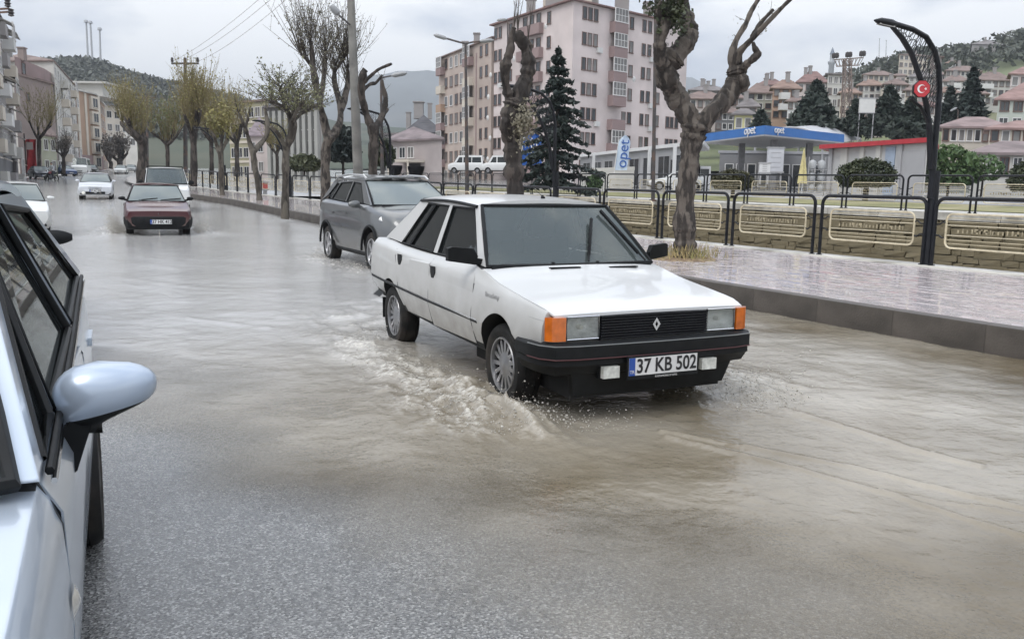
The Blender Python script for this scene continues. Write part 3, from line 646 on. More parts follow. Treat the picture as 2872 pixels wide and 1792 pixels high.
def make_car(name, label, cat, pos, rz, S, paint, spec, group=None, z=None):
    root = thing(name, label, cat, (pos[0], pos[1], G(pos[1]) if z is None else z), rz, group)
    sh = CarShape(S); gh = spec['gh']
    (xb0, zb0, wb0), (xt0, zt0, wt0), (xt1, zt1, wt1), (xb1, zb1, wb1) = gh['ws0'], gh['ws1'], gh['rw1'], gh['rw0']
    vs, fs, ms = CarShape(spec.get('body_S', S)).loft(spec.get('n', 46), (xb1-.02, xb0-.03))
    mb = MB(); mb.v = vs; mb.f = fs; mb.m = ms
    me = mb.mesh('body', [paint, UNDER, DARK], True, 32)
    bm = bmesh.new(); bm.from_mesh(me); bmesh.ops.recalc_face_normals(bm, faces=bm.faces); bm.to_mesh(me); bm.free()
    body = link('body', me, root)
    wr, ww = spec['wr'], spec.get('ww', .19)
    wy = spec.get('wy', .70); axles = spec.get('axles', (0, -2.477)); wc = spec.get('wc', wr+.0)
    # wheel arches are cut through the flanks
    if spec.get('cut', True):
        cu = MB()
        for ax in axles:
            ar = spec.get('arch', wr+.055)
            for sd in (-1, 1):
                prof = [(.001, sd*(wy-.22)), (ar, sd*(wy-.22)), (ar, sd*1.3), (.001, sd*1.3)]
                cu.lathe(prof, 40, c=(ax, 0, wc+.02), axis='y')
        cme = cu.mesh('cutter', UNDER, False); bm = bmesh.new(); bm.from_mesh(cme); bmesh.ops.remove_doubles(bm, verts=bm.verts, dist=.002); bmesh.ops.recalc_face_normals(bm, faces=bm.faces); bm.to_mesh(cme); bm.free()
        co = link('cutter', cme)
        co.matrix_world = Matrix.Translation(root.location) @ Matrix.Rotation(rz, 4, 'Z')
        bpy.context.view_layer.update()
        md = body.modifiers.new('cut', 'BOOLEAN'); md.object = co; md.operation = 'DIFFERENCE'; md.solver = 'EXACT'; md.material_mode = 'TRANSFER'
        dg = bpy.context.evaluated_depsgraph_get(); nm = bpy.data.meshes.new_from_object(body.evaluated_get(dg)); body.modifiers.clear(); body.data = nm
        nm.polygons.foreach_set('use_smooth', [True]*len(nm.polygons)); nm.set_sharp_from_angle(angle=R(32))
        bpy.data.objects.remove(co)
    for ax in axles:
        for sd in (-1, 1):
            wheel(root, (ax, sd*wy, wc), wr, ww, sd, spec.get('rimstyle', 'slots'), spec.get('rim', METAL))
    # ---------------- cabin
    def sy(x, z):              # half width of the side glass plane
        zb = lerp(zb0, zb1, (x-xb0)/(xb1-xb0)); k = (z-zb)/(lerp(zt0, zt1, (x-xt0)/(xt1-xt0))-zb)
        return lerp(gh.get('wbelt', wb0), gh.get('wroof', wt0), k)
    wins = gh['wins']; det = spec.get('detail', 2)
    for sd in (-1, 1):
        p3 = lambda q, d=0: Vector((q[0], sd*(sy(*q)-d), q[1]))
        inn = Vector((0, -sd*.035, 0))
        F0, F1, R1, R0 = (xb0, zb0), (xt0, zt0), (xt1, zt1), (xb1, zb1)
        pl = MB(); W0 = wins[0]; Wn = wins[-1]
        pl.prism([p3(q) for q in (F0, F1, W0[1], W0[0])], inn)
        for a, b in zip(wins, wins[1:]): pl.prism([p3(q) for q in (a[3], a[2], b[1], b[0])], inn)
        pl.prism([p3(q) for q in (Wn[3], Wn[2], R1, R0)], inn)
        topq = [F1, R1]
        for wq in reversed(wins): topq += [wq[2], wq[1]]
        ntp = len(wins)
        # the rail above the windows, one quad per window
        xs = [F1] + [None]*0
        prev = F1
        for i, wq in enumerate(wins):
            a = F1 if i == 0 else rail
            k = (wq[2][0]-F1[0])/(R1[0]-F1[0]); rail = (wq[2][0], lerp(F1[1], R1[1], k))
            st_ = (wq[1][0], lerp(F1[1], R1[1], max(0, (wq[1][0]-F1[0])/(R1[0]-F1[0]))))
            pl.prism([p3(q) for q in (a, rail, wq[2], wq[1])], inn)
            if i+1 < ntp:
                nx_ = wins[i+1][1]; k2 = (nx_[0]-F1[0])/(R1[0]-F1[0]); r2 = (nx_[0], lerp(F1[1], R1[1], k2))
                pl.prism([p3(q) for q in (rail, r2, nx_, wq[2])], inn); rail = r2
        pl.prism([p3(q) for q in (rail, R1, Wn[2])], inn)
        pl.build('pillar_frame', paint, root, recalc=True)
        for i, wq in enumerate(wins):
            gm = spec.get('glass', GLASS_DK)
            pane = MB().prism([p3(q, .014) for q in wq], Vector((0, -sd*.004, 0))).build('side_window', gm, root, smooth=False, recalc=True)
            if det >= 1: loop_tube(pane, 'window_seal', [p3(q, .004) for q in wq], .011, BLACK)
            for f_ in gh.get('divs', {}).get(i, []):
                a = lerp(wq[0][0], wq[3][0], f_[0]); b = lerp(wq[1][0], wq[2][0], f_[1])
                za = lerp(wq[0][1], wq[3][1], f_[0]); zb_ = lerp(wq[1][1], wq[2][1], f_[1])
                MB().bar(p3((a, za), .004), p3((b, zb_), .004), .025, .02, (0,1,0)).build('window_bar', BLACK, root, smooth=False)
    def screen(nm, a, b, bul, gm):
        (xa, za, wa), (xb_, zb_, wb_) = a, b; P = []
        for i in range(7):
            k = i/6; x = lerp(xa, xb_, k); z = lerp(za, zb_, k) + .012*math.sin(k*math.pi); wv = lerp(wa, wb_, k); row = []
            for j in range(13):
                yy = (j/6-1)*wv; row.append((x + bul*(1-(yy/wv)**2), yy, z))
            P.append(row)
        g_ = MB().grid(P).build(nm, gm, root)
        lp = [P[0][j] for j in range(13)] + [P[i][12] for i in range(1, 7)] + [P[6][j] for j in range(11, -1, -1)] + [P[i][0] for i in range(5, 0, -1)]
        loop_tube(g_, 'screen_seal', lp, spec.get('seal', .014), BLACK)
    bul = gh.get('bulge', .05)
    screen('windscreen', (xb0+.015, zb0+.005, wb0), (xt0+.005, zt0-.004, wt0), bul, spec.get('wsglass', GLASS_WS))
    screen('rear_window', (xb1-.01, zb1+.005, wb1), (xt1-.005, zt1-.004, wt1), -bul*.8, GLASS_DK)
    # roof panel
    P = []; nX, nY = 10, 12; cr = gh.get('crown', .04); wro = gh.get('wroof', wt0)+.006
    for i in range(nX+1):
        k = i/nX; row = []
        for j in range(nY+1):
            v = j/nY*2-1; yy = v*wro
            x = lerp(xt0, xt1, k) + (bul*(1-v*v)*(1-k) - bul*.8*(1-v*v)*k)*(1)
            z = lerp(zt0, zt1, k) + cr*(1-abs(v)**2.6) + gh.get('arc', .02)*math.sin(k*math.pi)
            row.append((x, yy, z))
        P.append(row)
    rf = MB(); rf.grid(P)
    Q = [[(p[0], p[1], p[2]-.03) for p in r_] for r_ in P]
    rf.grid(Q, flip=True)
    rim_ = [P[0][j] for j in range(nY+1)] + [P[i][nY] for i in range(1, nX+1)] + [P[nX][j] for j in range(nY-1, -1, -1)] + [P[i][0] for i in range(nX-1, 0, -1)]
    for a, b in zip(rim_, rim_[1:]+rim_[:1]): rf.add([a, b, (b[0], b[1], b[2]-.03), (a[0], a[1], a[2]-.03)], [(0,1,2,3)])
    roof = rf.build('roof', paint, root, recalc=True)
    if gh.get('drip', True):
        for sd in (-1, 1):
            j = 0 if sd < 0 else nY
            MB().tube([(P[i][j][0], P[i][j][1]+sd*.006, P[i][j][2]-.012) for i in range(nX+1)], .013, 6).build('drip_rail', BLACK, roof)
    # interior
    if det >= 1:
        zs_ = zb0
        sx = lerp(xb0, xb1, .42)
        for yy in (-.34, .34):
            q = MB(); q.bar((sx, yy, zs_-.35), (sx-.14, yy, zs_+.12), .44, .14, (1,0,0)); q.build('seat_back', DARK, root, smooth=False)
            q = MB(); q.bar((sx-.15, yy, zs_+.15), (sx-.18, yy, zs_+.30), .24, .08, (1,0,0)); q.build('headrest', DARK, root, smooth=False)
        MB().bar((xb1+.42, 0, zs_-.2), (xb1+.30, 0, zs_+.14), 1.2, .14, (1,0,0)).build('rear_bench', DARK, root, smooth=False)
        q = MB(); q.tube([(xb0-.42+.07*math.cos(a), .34+.18*math.sin(a), zs_-.02+.15*math.cos(a)) for a in [i*math.pi/9 for i in range(18)]], .014, 6, closed=True); q.build('steering_wheel', BLACK, root)
        MB().cbox((xb0-.20, 0, zs_-.0), .30, 1.15, .05).build('dashboard', DARK, root, smooth=False)
    root['_'] = 0; del root['_']
    return root, sh
def side_patch(sh, zs, xl, xr, sd, off, nx=8, thick=.004):
    """panel lying on the flank between left and right edge curves given at heights zs"""
    P = []
    for z, a, b in zip(zs, xl, xr):
        P.append([(lerp(a, b, i/nx), sd*(sh.side(lerp(a, b, i/nx), z)+off), z) for i in range(nx+1)])
    q = MB(); q.grid(P, flip=sd > 0)
    edge = P[0] + [r[-1] for r in P[1:]] + P[-1][::-1][1:] + [r[0] for r in P[::-1][1:-1]]
    for a, b in zip(edge, edge[1:]+edge[:1]): q.add([a, b, (b[0], b[1]-sd*thick, b[2]), (a[0], a[1]-sd*thick, a[2])], [(0,1,2,3)])
    return q
def side_line(sh, pts, sd, wdt, off=.003, t=.006):
    P = []
    q = MB(); n = []
    for (x0, z0), (x1, z1) in zip(pts, pts[1:]):
        k = max(1, int(math.hypot(x1-x0, z1-z0)/.06))
        for i in range(k): n.append((lerp(x0, x1, i/k), lerp(z0, z1, i/k)))
    n.append(pts[-1])
    q.tube([(x, sd*(sh.side(x, z)+off-wdt*.35), z) for x, z in n], wdt*.5, 6)
    return q
def bumper(parent, name, path, prof, mat, parts=None):
    """profile of (out, z) swept along a plan path that is mirrored about y = 0"""
    full = [(x, -y) for x, y in path] + [(x, y) for x, y in reversed(path)]
    if abs(path[-1][1]) < 1e-6: full.pop(len(path))
    P = []
    for i, (x, y) in enumerate(full):
        a = Vector(full[max(0, i-1)]); b = Vector(full[min(len(full)-1, i+1)]); d = (b-a).normalized(); nrm = Vector((d.y, -d.x))
        P.append([(x+nrm.x*o, y+nrm.y*o, z + (interp(x, prof_dz) if False else 0)) for o, z in prof])
    q = MB().grid(P); return q.build(name, mat, parent, recalc=True)
def plate(parent, c, wdt, hgt, txt, pitch=0, facing=1, frame=True, lower=None):
    pl = MB().box(-.004, .004, -wdt/2-.012, wdt/2+.012, -hgt/2-(.028 if lower else .012), hgt/2+.010).build('number_plate', BLACK, parent, smooth=False, loc=c)
    if facing < 0: pl.rotation_euler = (0, 0, math.pi)
    pl.rotation_euler.y = pitch
    MB().box(.004, .006, -wdt/2, wdt/2, -hgt/2, hgt/2).build('plate_face', PLATEW, pl, smooth=False)
    MB().box(.0062, .007, -wdt/2, -wdt/2+.045, -hgt/2, hgt/2).build('country_band', PLATEB, pl, smooth=False)
    def put(nm, tx, size, y, z, mt, b=0, sx=1.0):
        me = text_mesh(tx, size, mt, .0006, bold=b, sx=sx); o = link(nm, me, pl, (.0078, y, z)); o.rotation_euler = (math.pi/2, 0, math.pi/2); return o
    put('lettering', txt, hgt*1.12, .024, -.002, PLATEK, .0025, .86)
    put('country_letters', 'TR', .03, -wdt/2+.0225, -hgt*.3, PLATEW)
    if lower: put('frame_lettering', lower, .017, .02, -hgt/2-.016, PLATEW)
    return pl
PLATEW = pm('plate_white', (.62,.62,.62), .4, var=.05); PLATEB = pm('plate_blue', (.02,.07,.30), .4, var=.1); PLATEK = pm('plate_black', (.012,.012,.014), .5, var=.1)
LENS = glass_mat('lamp_lens', (.97,.98,.97), .03, .06, (.4,.4,.4)); AMBER = pm('amber_lens', (.55,.13,.012), .18, var=.25, scale=14, coat=.8, spec=.6)
REFL = pm('lamp_reflector', (.80,.80,.78), .2, metal=.15, var=.3, scale=14, bump=.5, bscale=30)
REDLENS = pm('red_lens', (.35,.01,.01), .2, var=.2, coat=.8)
MUD = (.20,.175,.14)
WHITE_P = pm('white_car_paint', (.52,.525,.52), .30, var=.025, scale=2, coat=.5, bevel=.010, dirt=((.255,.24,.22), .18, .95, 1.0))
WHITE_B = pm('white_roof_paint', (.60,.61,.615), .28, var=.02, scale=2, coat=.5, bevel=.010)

# ---------------------------------------------------------------- white saloon in the foreground
SW = [(.665,.34,.69,.54,.742,.672,.734,.700,.722,.710), (.60,.33,.72,.54,.782,.700,.760,.727,.738,.738), (.25,.31,.75,.54,.812,.748,.778,.778,.752,.798), (-.10,.305,.762,.542,.818,.785,.786,.828,.752,.852),
      (-.44,.31,.77,.545,.82,.818,.790,.900,.742,.928), (-.62,.315,.772,.547,.82,.832,.790,.922,.722,.926), (-1.45,.335,.78,.562,.82,.864,.790,.930,.716,.93), (-2.40,.37,.77,.590,.815,.900,.785,.962,.708,.955),
      (-2.75,.40,.76,.60,.806,.914,.780,.990,.70,1.0), (-3.15,.42,.73,.608,.788,.926,.765,.985,.712,.995), (-3.24,.44,.71,.610,.772,.905,.748,.955,.70,.965)]
spec = dict(gh=dict(ws0=(-.43,.915,.705), ws1=(-.884,1.350,.552), rw1=(-2.19,1.378,.56), rw0=(-2.87,1.005,.66), wbelt=.714, wroof=.578, crown=.045, arc=.022, bulge=.05,
        wins=[[(-.575,.925),(-.935,1.318),(-1.395,1.330),(-1.415,.945)], [(-1.53,.948),(-1.485,1.332),(-1.99,1.342),(-2.37,.978)]], divs={1: [(.72,.62)]}),
    wr=.285, wc=.285, wy=.690, ww=.185, axles=(0,-2.477), arch=.335, seal=.016, body_S=SW[1:])
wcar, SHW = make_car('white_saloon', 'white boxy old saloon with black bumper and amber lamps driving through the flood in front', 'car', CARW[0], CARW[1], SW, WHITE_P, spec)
def doors(root, sh, paint, lst, sd, handle=None):
    for zs, xl, xr, hx, hz in lst:
        d = side_patch(sh, zs, xl, xr, sd, .004, 10).build('door', paint, root, recalc=True)
        if hx is not None and handle: handle(d, hx, hz, sd, sh)
def flap_handle(d, x, z, sd, sh):
    y = sd*(sh.side(x, z)+.006)
    q = MB(); a = [(x-.055, z+.04), (x+.055, z+.04), (x+.055, z-.01), (x+.02, z-.055), (x-.03, z-.055), (x-.055, z-.01)]
    q.prism([(px_, y, pz) for px_, pz in a], (0, sd*.006, 0)).build('door_handle', BLACK, d, smooth=False, recalc=True)
zs_f = [.36,.44,.55,.62,.72,.80,.858,.905]
for sd in (-1, 1):
    doors(wcar, SHW, WHITE_P, [
        ([.36,.44,.54,.64,.74,.80,.84,.905], [-1.365,-1.365,-1.37,-1.375,-1.385,-1.39,-1.40,-1.41], [-.455]*6+[-.47,-.575], -1.30, .812),
        ([.385,.45,.54,.64,.74,.80,.86,.925], [-2.06,-2.10,-2.16,-2.22,-2.27,-2.30,-2.33,-2.37], [-1.375]*3+[-1.385,-1.395,-1.40,-1.41,-1.42], -2.19, .845)], sd, flap_handle)
    # black rubbing strip with a bright upper edge, styling crease, sill line
    side_line(SHW, [(-.34,.535),(-1.4,.560),(-2.2,.585),(-3.15,.612)], sd, .020).build('rubbing_strip', BLACK, wcar)
    side_line(SHW, [(-.34,.549),(-1.4,.574),(-2.2,.599),(-3.2,.627)], sd, .007).build('strip_edge', CHROME, wcar)
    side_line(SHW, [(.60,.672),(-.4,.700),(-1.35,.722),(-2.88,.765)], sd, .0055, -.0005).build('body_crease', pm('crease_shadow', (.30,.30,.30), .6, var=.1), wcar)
    side_line(SHW, [(-.30,.332),(-1.2,.352),(-1.98,.384)], sd, .016, .0).build('sill_trim', BLACK, wcar)
    me = text_mesh('Broadway', .055, pm('badge_grey', (.34,.34,.345), .5, var=.1), .001); o = link('side_badge', me, wcar, (-.12, sd*(SHW.side(-.12,.745)+.006), .748), (math.pi/2, 0, 0 if sd < 0 else math.pi)); o.rotation_euler.z += sd*-.02
# bonnet: a panel of its own on top of the nose
P = []
for i in range(11):
    x = lerp(.655, -.415, i/10); wv = SHW.row(x)[8]-.004; P.append([(x + (.02*(1-(j/6-1)**2) if i == 0 else 0), (j/6-1)*wv, SHW.top(x, (j/6-1)*wv)+.007) for j in range(13)])
q = MB().grid(P)
e_ = P[0]; q.add(e_ + [(p[0], p[1], p[2]-.02) for p in e_], [(i, i+1, i+14, i+13) for i in range(12)])
for j in (0, 12):
    e_ = [r_[j] for r_ in P]; q.add(e_ + [(p[0], p[1], p[2]-.012) for p in e_], [(i, i+1, i+12, i+11) for i in range(10)])
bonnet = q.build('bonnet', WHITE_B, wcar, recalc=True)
for yy in (-.14, .36):
    MB().cbox((-.285, yy, SHW.top(-.285, yy)+.009), .04, .25, .008).build('bonnet_vent', BLACK, bonnet, smooth=False)
for yy in (-.19, .19): MB().lathe([(.001,.02),(.012,.018),(.014,0)], 10, c=(-.375, yy, SHW.top(-.375, yy)+.006)).build('washer_jet', BLACK, bonnet)
MB().cbox((-.43, 0, .905), .10, 1.36, .03).build('scuttle', BLACK, wcar, smooth=False)
# front: grille with slats, lamps
gr = MB().box(.655, .668, -.408, .408, .545, .706).build('grille', BLACK, wcar, smooth=False)
for k in range(9): MB().box(.668, .690, -.405, .405, .551+k*.0172, .551+k*.0172+.0095).build('slat', BLKMETAL, gr, smooth=False)
em = MB(); lp = [(.700, 0, .043), (.700, .029, .0), (.700, 0, -.043), (.700, -.029, 0)]; li = [(.700, 0, .020), (.700, .011, 0), (.700, 0, -.020), (.700, -.011, 0)]
em.add(lp+li, [(i, (i+1)%4, (i+1)%4+4, i+4) for i in range(4)]); lb = [(p[0]-.012, p[1], p[2]) for p in lp]; em.add(lp+lb, [(i, i+4, (i+1)%4+4, (i+1)%4) for i in range(4)])
em.build('diamond_emblem', CHROME, gr, smooth=False, recalc=True).location = (0, 0, .628)
for sd in (-1, 1):
    h = bpy.data.objects.new('headlight', None); COL.objects.link(h); h.parent = wcar
    q = MB(); q.box(.6015, .607, sd*.412 if sd > 0 else -.648, .648 if sd > 0 else -.412, .553, .703); q.build('lamp_housing', BLACK, h, smooth=False)
    q = MB(); y0, y1 = sd*.418, sd*.644
    Pq = [[(.668-.055*(1-(2*v-1)**4)*math.sin(u*math.pi)**.5, lerp(y0, y1, v), lerp(.562, .697, u)) for v in [i/8 for i in range(9)]] for u in [i/6 for i in range(7)]]
    q.grid(Pq).build('reflector', REFL, h)
    MB().lathe([(.001,.03),(.012,.028),(.016,.0),(.018,-.03)], 10, axis='x', c=(.632, (y0+y1)/2, .63)).build('bulb', pm('bulb_glass', (.8,.78,.7), .1, var=.1), h)
    MB().box(.672, .678, min(y0,y1)-.004, max(y0,y1)+.004, .556, .702).build('lens', LENS, h, smooth=False)
    loop_tube(h, 'lens_rim', [(.677, y0, .559), (.677, y1, .559), (.677, y1, .700), (.677, y0, .700)], .006, CHROME)
    q = MB(); Pq = [(.688, sd*.656), (.684, sd*.718), (.672, sd*.744), (.632, sd*.775), (.60, sd*.70), (.63, sd*.656)]
    q.prism([(x, y, .553) for x, y in Pq], (0, 0, .147)).build('indicator_lamp', AMBER, wcar, smooth=False, recalc=True)
prof = [(-.05,.535),(.0,.545),(.042,.532),(.052,.520),(.052,.448),(.040,.440),(.042,.405),(.030,.395),(.0,.345),(-.07,.325)]
bp_ = bumper(wcar, 'front_bumper', [(.325,.775),(.50,.778),(.62,.762),(.68,.72),(.705,.60),(.715,.3),(.72,0)], prof, BLACK)
for pth, rr_, mt, z in ((.053, .0045, pm('red_pinstripe', (.055,.009,.011), .5, var=.1), .447), (.050, .004, pm('bumper_edge', (.16,.17,.17), .35, var=.1), .529)):
    full = [(.50,-.778),(.62,-.762),(.68,-.72),(.705,-.60),(.715,-.3),(.72,0),(.715,.3),(.705,.60),(.68,.72),(.62,.762),(.50,.778)]
    pts = []
    for i, (x, y) in enumerate(full):
        a = Vector(full[max(0,i-1)]); b_ = Vector(full[min(10,i+1)]); d = (b_-a).normalized(); pts.append((x+d.y*pth, y-d.x*pth, z))
    MB().tube(pts, rr_, 6).build('bumper_stripe', mt, bp_)
MB().prism([(.70,-.62,.36),(.70,.62,.36),(.66,.58,.20),(.66,-.58,.20)], (-.05,0,0)).build('front_apron', BLACK, wcar, smooth=False, recalc=True)
MB().box(-.9, .62, -.58, .58, .17, .33).build('under_shade_box', UNDER, wcar, smooth=False)  # box added under the nose to keep light off the water
for sd in (-1, 1):
    f_ = MB(); f_.box(.74, .775, sd*.375-.058, sd*.375+.058, .318, .392).build('fog_lamp', pm('fog_glass', (.52,.53,.50), .25, var=.3, scale=25, coat=.8), wcar, smooth=False)
    MB().box(.70, .738, sd*.375-.066, sd*.375+.066, .310, .400).build('fog_housing', BLACK, wcar, smooth=False)
plate(wcar, (.788, 0, .382), .52, .112, '37 KB 502', lower='KASTAMONU 37 OTO')
bumper(wcar, 'rear_bumper', [(-2.86,.775),(-3.1,.772),(-3.22,.70),(-3.26,.4),(-3.27,0)][::-1] if False else [(-3.27,0),(-3.26,.4),(-3.22,.70),(-3.1,.772),(-2.86,.775)][::-1], [(-.02,.60),(.035,.595),(.045,.56),(.04,.47),(-.02,.42)], BLACK)
for sd in (-1, 1): MB().box(-3.26, -3.235, sd*.45-.2, sd*.45+.2, .66, .84).build('tail_lamp', REDLENS, wcar, smooth=False)
plate(wcar, (-3.26, 0, .74), .52, .112, '37 KB 502', facing=-1)
# mirrors, wipers, aerial, mud flaps, exhaust
for sd in (-1, 1):
    m_ = MB(); y0 = sd*.735; y1 = sd*.955
    m_.prism([(-.52, y0+sd*.02, .925), (-.545, y1-sd*.0, .955), (-.55, y1, 1.045), (-.535, y1-sd*.03, 1.058), (-.50, y0+sd*.04, 1.045), (-.49, y0+sd*.01, .99)], (-.055, 0, 0))
    m_.bar((-.54, sd*.70, .945), (-.54, sd*.77, .955), .05, .045); m_.build('door_mirror', BLACK, wcar, recalc=True)
def wiper(root, foot, tip):
    f = Vector(foot); t_ = Vector(tip); w_ = MB(); w_.tube([f+Vector((.03,0,.015)), f.lerp(t_, .5)+Vector((.03,0,.02))], .008, 6); 
    w_.bar(f.lerp(t_, .15)+Vector((.028,0,.012)), t_+Vector((.028,0,.012)), .018, .022, (1,0,.6)); w_.build('wiper', BLACK, root)
wiper(wcar, (-.385, .10, .93), (-.70, .30, 1.24)); wiper(wcar, (-.40, .62, .925), (-.80, .44, 1.30))
MB().tube([(-.97, .02, 1.405), (-.985, .02, 1.425)], [.02,.012], 8).tube([(-.985, .02, 1.425), (-1.35, .02, 1.56)], .0025, 5).build('roof_aerial', BLACK, wcar)
for sd in (-1, 1): MB().box(-2.84, -2.83, sd*.69-.08, sd*.69+.08, .22, .42).build('mud_flap', BLACK, wcar, smooth=False)
# ---------------------------------------------------------------- other vehicles
def paint(name, col, metal=.35, dirt=True, rough=.32):
    return pm(name, col, rough, metal=metal, var=.04, scale=2, coat=.7, bevel=.012, dirt=((.2,.18,.15), .2, .6, .5) if dirt else None)
def lamp_pair(root, x, y, z, wy, wz, dep, mat=None, rake=0):
    for sd in (-1, 1):
        h = MB(); a = sd*(y-wy/2); b = sd*(y+wy/2)
        h.prism([(x, a, z-wz/2), (x-rake*.6, b, z-wz/2+.02), (x-rake, b, z+wz/2), (x-rake*.3, a, z+wz/2)], (-dep, 0, 0)).build('headlight', mat or REFL, root, smooth=False, recalc=True)
def mirrors(root, x, y, z, mat, w_=.2, h_=.12):
    for sd in (-1, 1):
        q = MB(); P = []
        for i in range(7):
            k = i/6; rr = math.sin(math.pi*(.12+.80*k))**.5
            P.append([(x+.05*math.cos(a)*rr+.02, sd*(y+.03+k*w_), z + h_*.5*math.sin(a)*rr*(1-.25*k)) for a in [j*math.pi/5 for j in range(10)]])
        for i in range(6):
            for j in range(10): q.add([P[i][j], P[i][(j+1)%10], P[i+1][(j+1)%10], P[i+1][j]], [(0,1,2,3)])
        q.add(P[0], [tuple(range(10))]); q.add(P[-1], [tuple(reversed(range(10)))])
        q.bar((x+.0, sd*(y-.04), z-.06), (x, sd*(y+.06), z-.03), .06, .05); q.build('door_mirror', mat, root, recalc=True)
def simple_doors(root, sh, pt, xs, z0, z1, hz):
    for sd in (-1, 1):
        for a, b in zip(xs, xs[1:]):
            zz = [lerp(z0, z1, k/6) for k in range(7)]
            d = side_patch(sh, zz, [b+.006]*7, [a-.006]*7, sd, .004, 8).build('door', pt, root, recalc=True)
            MB().bar((b+.16, sd*(sh.side(b+.16, hz)+.016), hz), (b+.30, sd*(sh.side(b+.3, hz)+.016), hz), .022, .03).build('door_handle', pt, d)
def simple_front(root, x, zt, zb, w_, bump_c, grille=True, plate_txt=None, zp=None, gz=None):
    if grille:
        g0, g1 = gz or (zb+.10, zt-.06)
        g = MB().box(x-.02, x+.012, -w_*.55, w_*.55, g0, g1).build('grille', BLACK, root, smooth=False)
        for k in range(4): MB().box(x+.012, x+.022, -w_*.53, w_*.53, g0+(k+.3)*(g1-g0)/4, g0+(k+.55)*(g1-g0)/4).build('slat', BLKMETAL, g, smooth=False)
    if plate_txt: plate(root, (x+.05 if zp is None else x+zp[0], 0, zb+.06 if zp is None else zp[1]), .52, .112, plate_txt)

# grey crossover following the saloon
GREYP = paint('grey_metallic', (.125,.13,.132), .5)
SS = [(.92,.30,.66,.52,.76,.74,.70,.80,.62,.84), (.80,.24,.76,.56,.84,.84,.78,.90,.70,.95), (.5,.22,.81,.60,.885,.92,.83,.98,.76,1.03), (0,.22,.83,.62,.90,.98,.865,1.04,.80,1.09), (-.35,.22,.83,.63,.90,1.01,.87,1.09,.80,1.12),
      (-1.5,.23,.83,.64,.89,1.05,.87,1.11,.80,1.10), (-2.6,.26,.83,.66,.90,1.09,.875,1.15,.79,1.14), (-3.2,.34,.80,.68,.87,1.10,.83,1.17,.75,1.16), (-3.38,.40,.76,.68,.82,1.06,.78,1.12,.70,1.12)]
spec = dict(gh=dict(ws0=(-.22,1.09,.74), ws1=(-1.05,1.50,.60), rw1=(-2.95,1.50,.58), rw0=(-3.28,1.14,.66), wbelt=.80, wroof=.63, crown=.075, arc=.045, bulge=.10, drip=False,
        wins=[[(-.62,1.12),(-1.15,1.45),(-1.60,1.475),(-1.62,1.13)], [(-1.72,1.13),(-1.70,1.478),(-2.40,1.465),(-2.62,1.17)], [(-2.70,1.18),(-2.50,1.455),(-2.66,1.45),(-2.92,1.25)]]),
    wr=.335, wc=.335, wy=.775, ww=.215, axles=(0,-2.63), arch=.405, rimstyle='spokes', rim=pm('bright_alloy', (.55,.55,.56), .3, metal=.8, var=.1), wsglass=GLASS_W2)
suv, SHS = make_car('grey_crossover', 'grey crossover with roof rails following right behind the white saloon', 'car', CARS[0], CARS[1], SS, GREYP, spec)
suv.scale = (1, 1, 1.05)
simple_doors(suv, SHS, GREYP, (-.50,-1.62,-2.42), .42, .98, .93)
for sd in (-1, 1):
    MB().tube([(-1.0, sd*.60, 1.53), (-1.15, sd*.60, 1.585), (-2.0, sd*.605, 1.615), (-2.75, sd*.59, 1.585), (-2.95, sd*.58, 1.52)], .02, 8).build('roof_rail', pm('rail_silver', (.6,.6,.6), .3, metal=.8, var=.1), suv)
    h = MB(); h.prism([(.80, sd*.50, .80), (.66, sd*.80, .78), (.42, sd*.865, .90), (.44, sd*.80, .955), (.70, sd*.62, .90)], (-.05, 0, -.02)).build('headlight', REFL, suv, smooth=False, recalc=True)
    ar = [(.42*math.cos(a), sd*.905, .345+.42*math.sin(a)) for a in [i*math.pi/14 for i in range(15)]]
    for ax in (0, -2.63): MB().tube([(p[0]+ax, p[1], p[2]) for p in ar], .022, 6).build('arch_trim', BLACK, suv)
    side_line(SHS, [(-.42,.30),(-2.2,.31)], sd, .06).build('sill_trim', BLACK, suv)
mirrors(suv, -.62, .84, 1.10, GREYP, .20, .15)
simple_front(suv, .88, .78, .36, .62, None, True, None, None, (.50,.68))
MB().bar((-.14,-.62,1.085), (-.14,.62,1.085), .10, .03).build('scuttle', BLACK, suv)
bumper(suv, 'front_bumper', [(.42,.86),(.62,.845),(.80,.74),(.90,.5),(.94,0)], [(-.02,.62),(.02,.58),(.03,.46),(.0,.30),(-.06,.24)], GREYP)

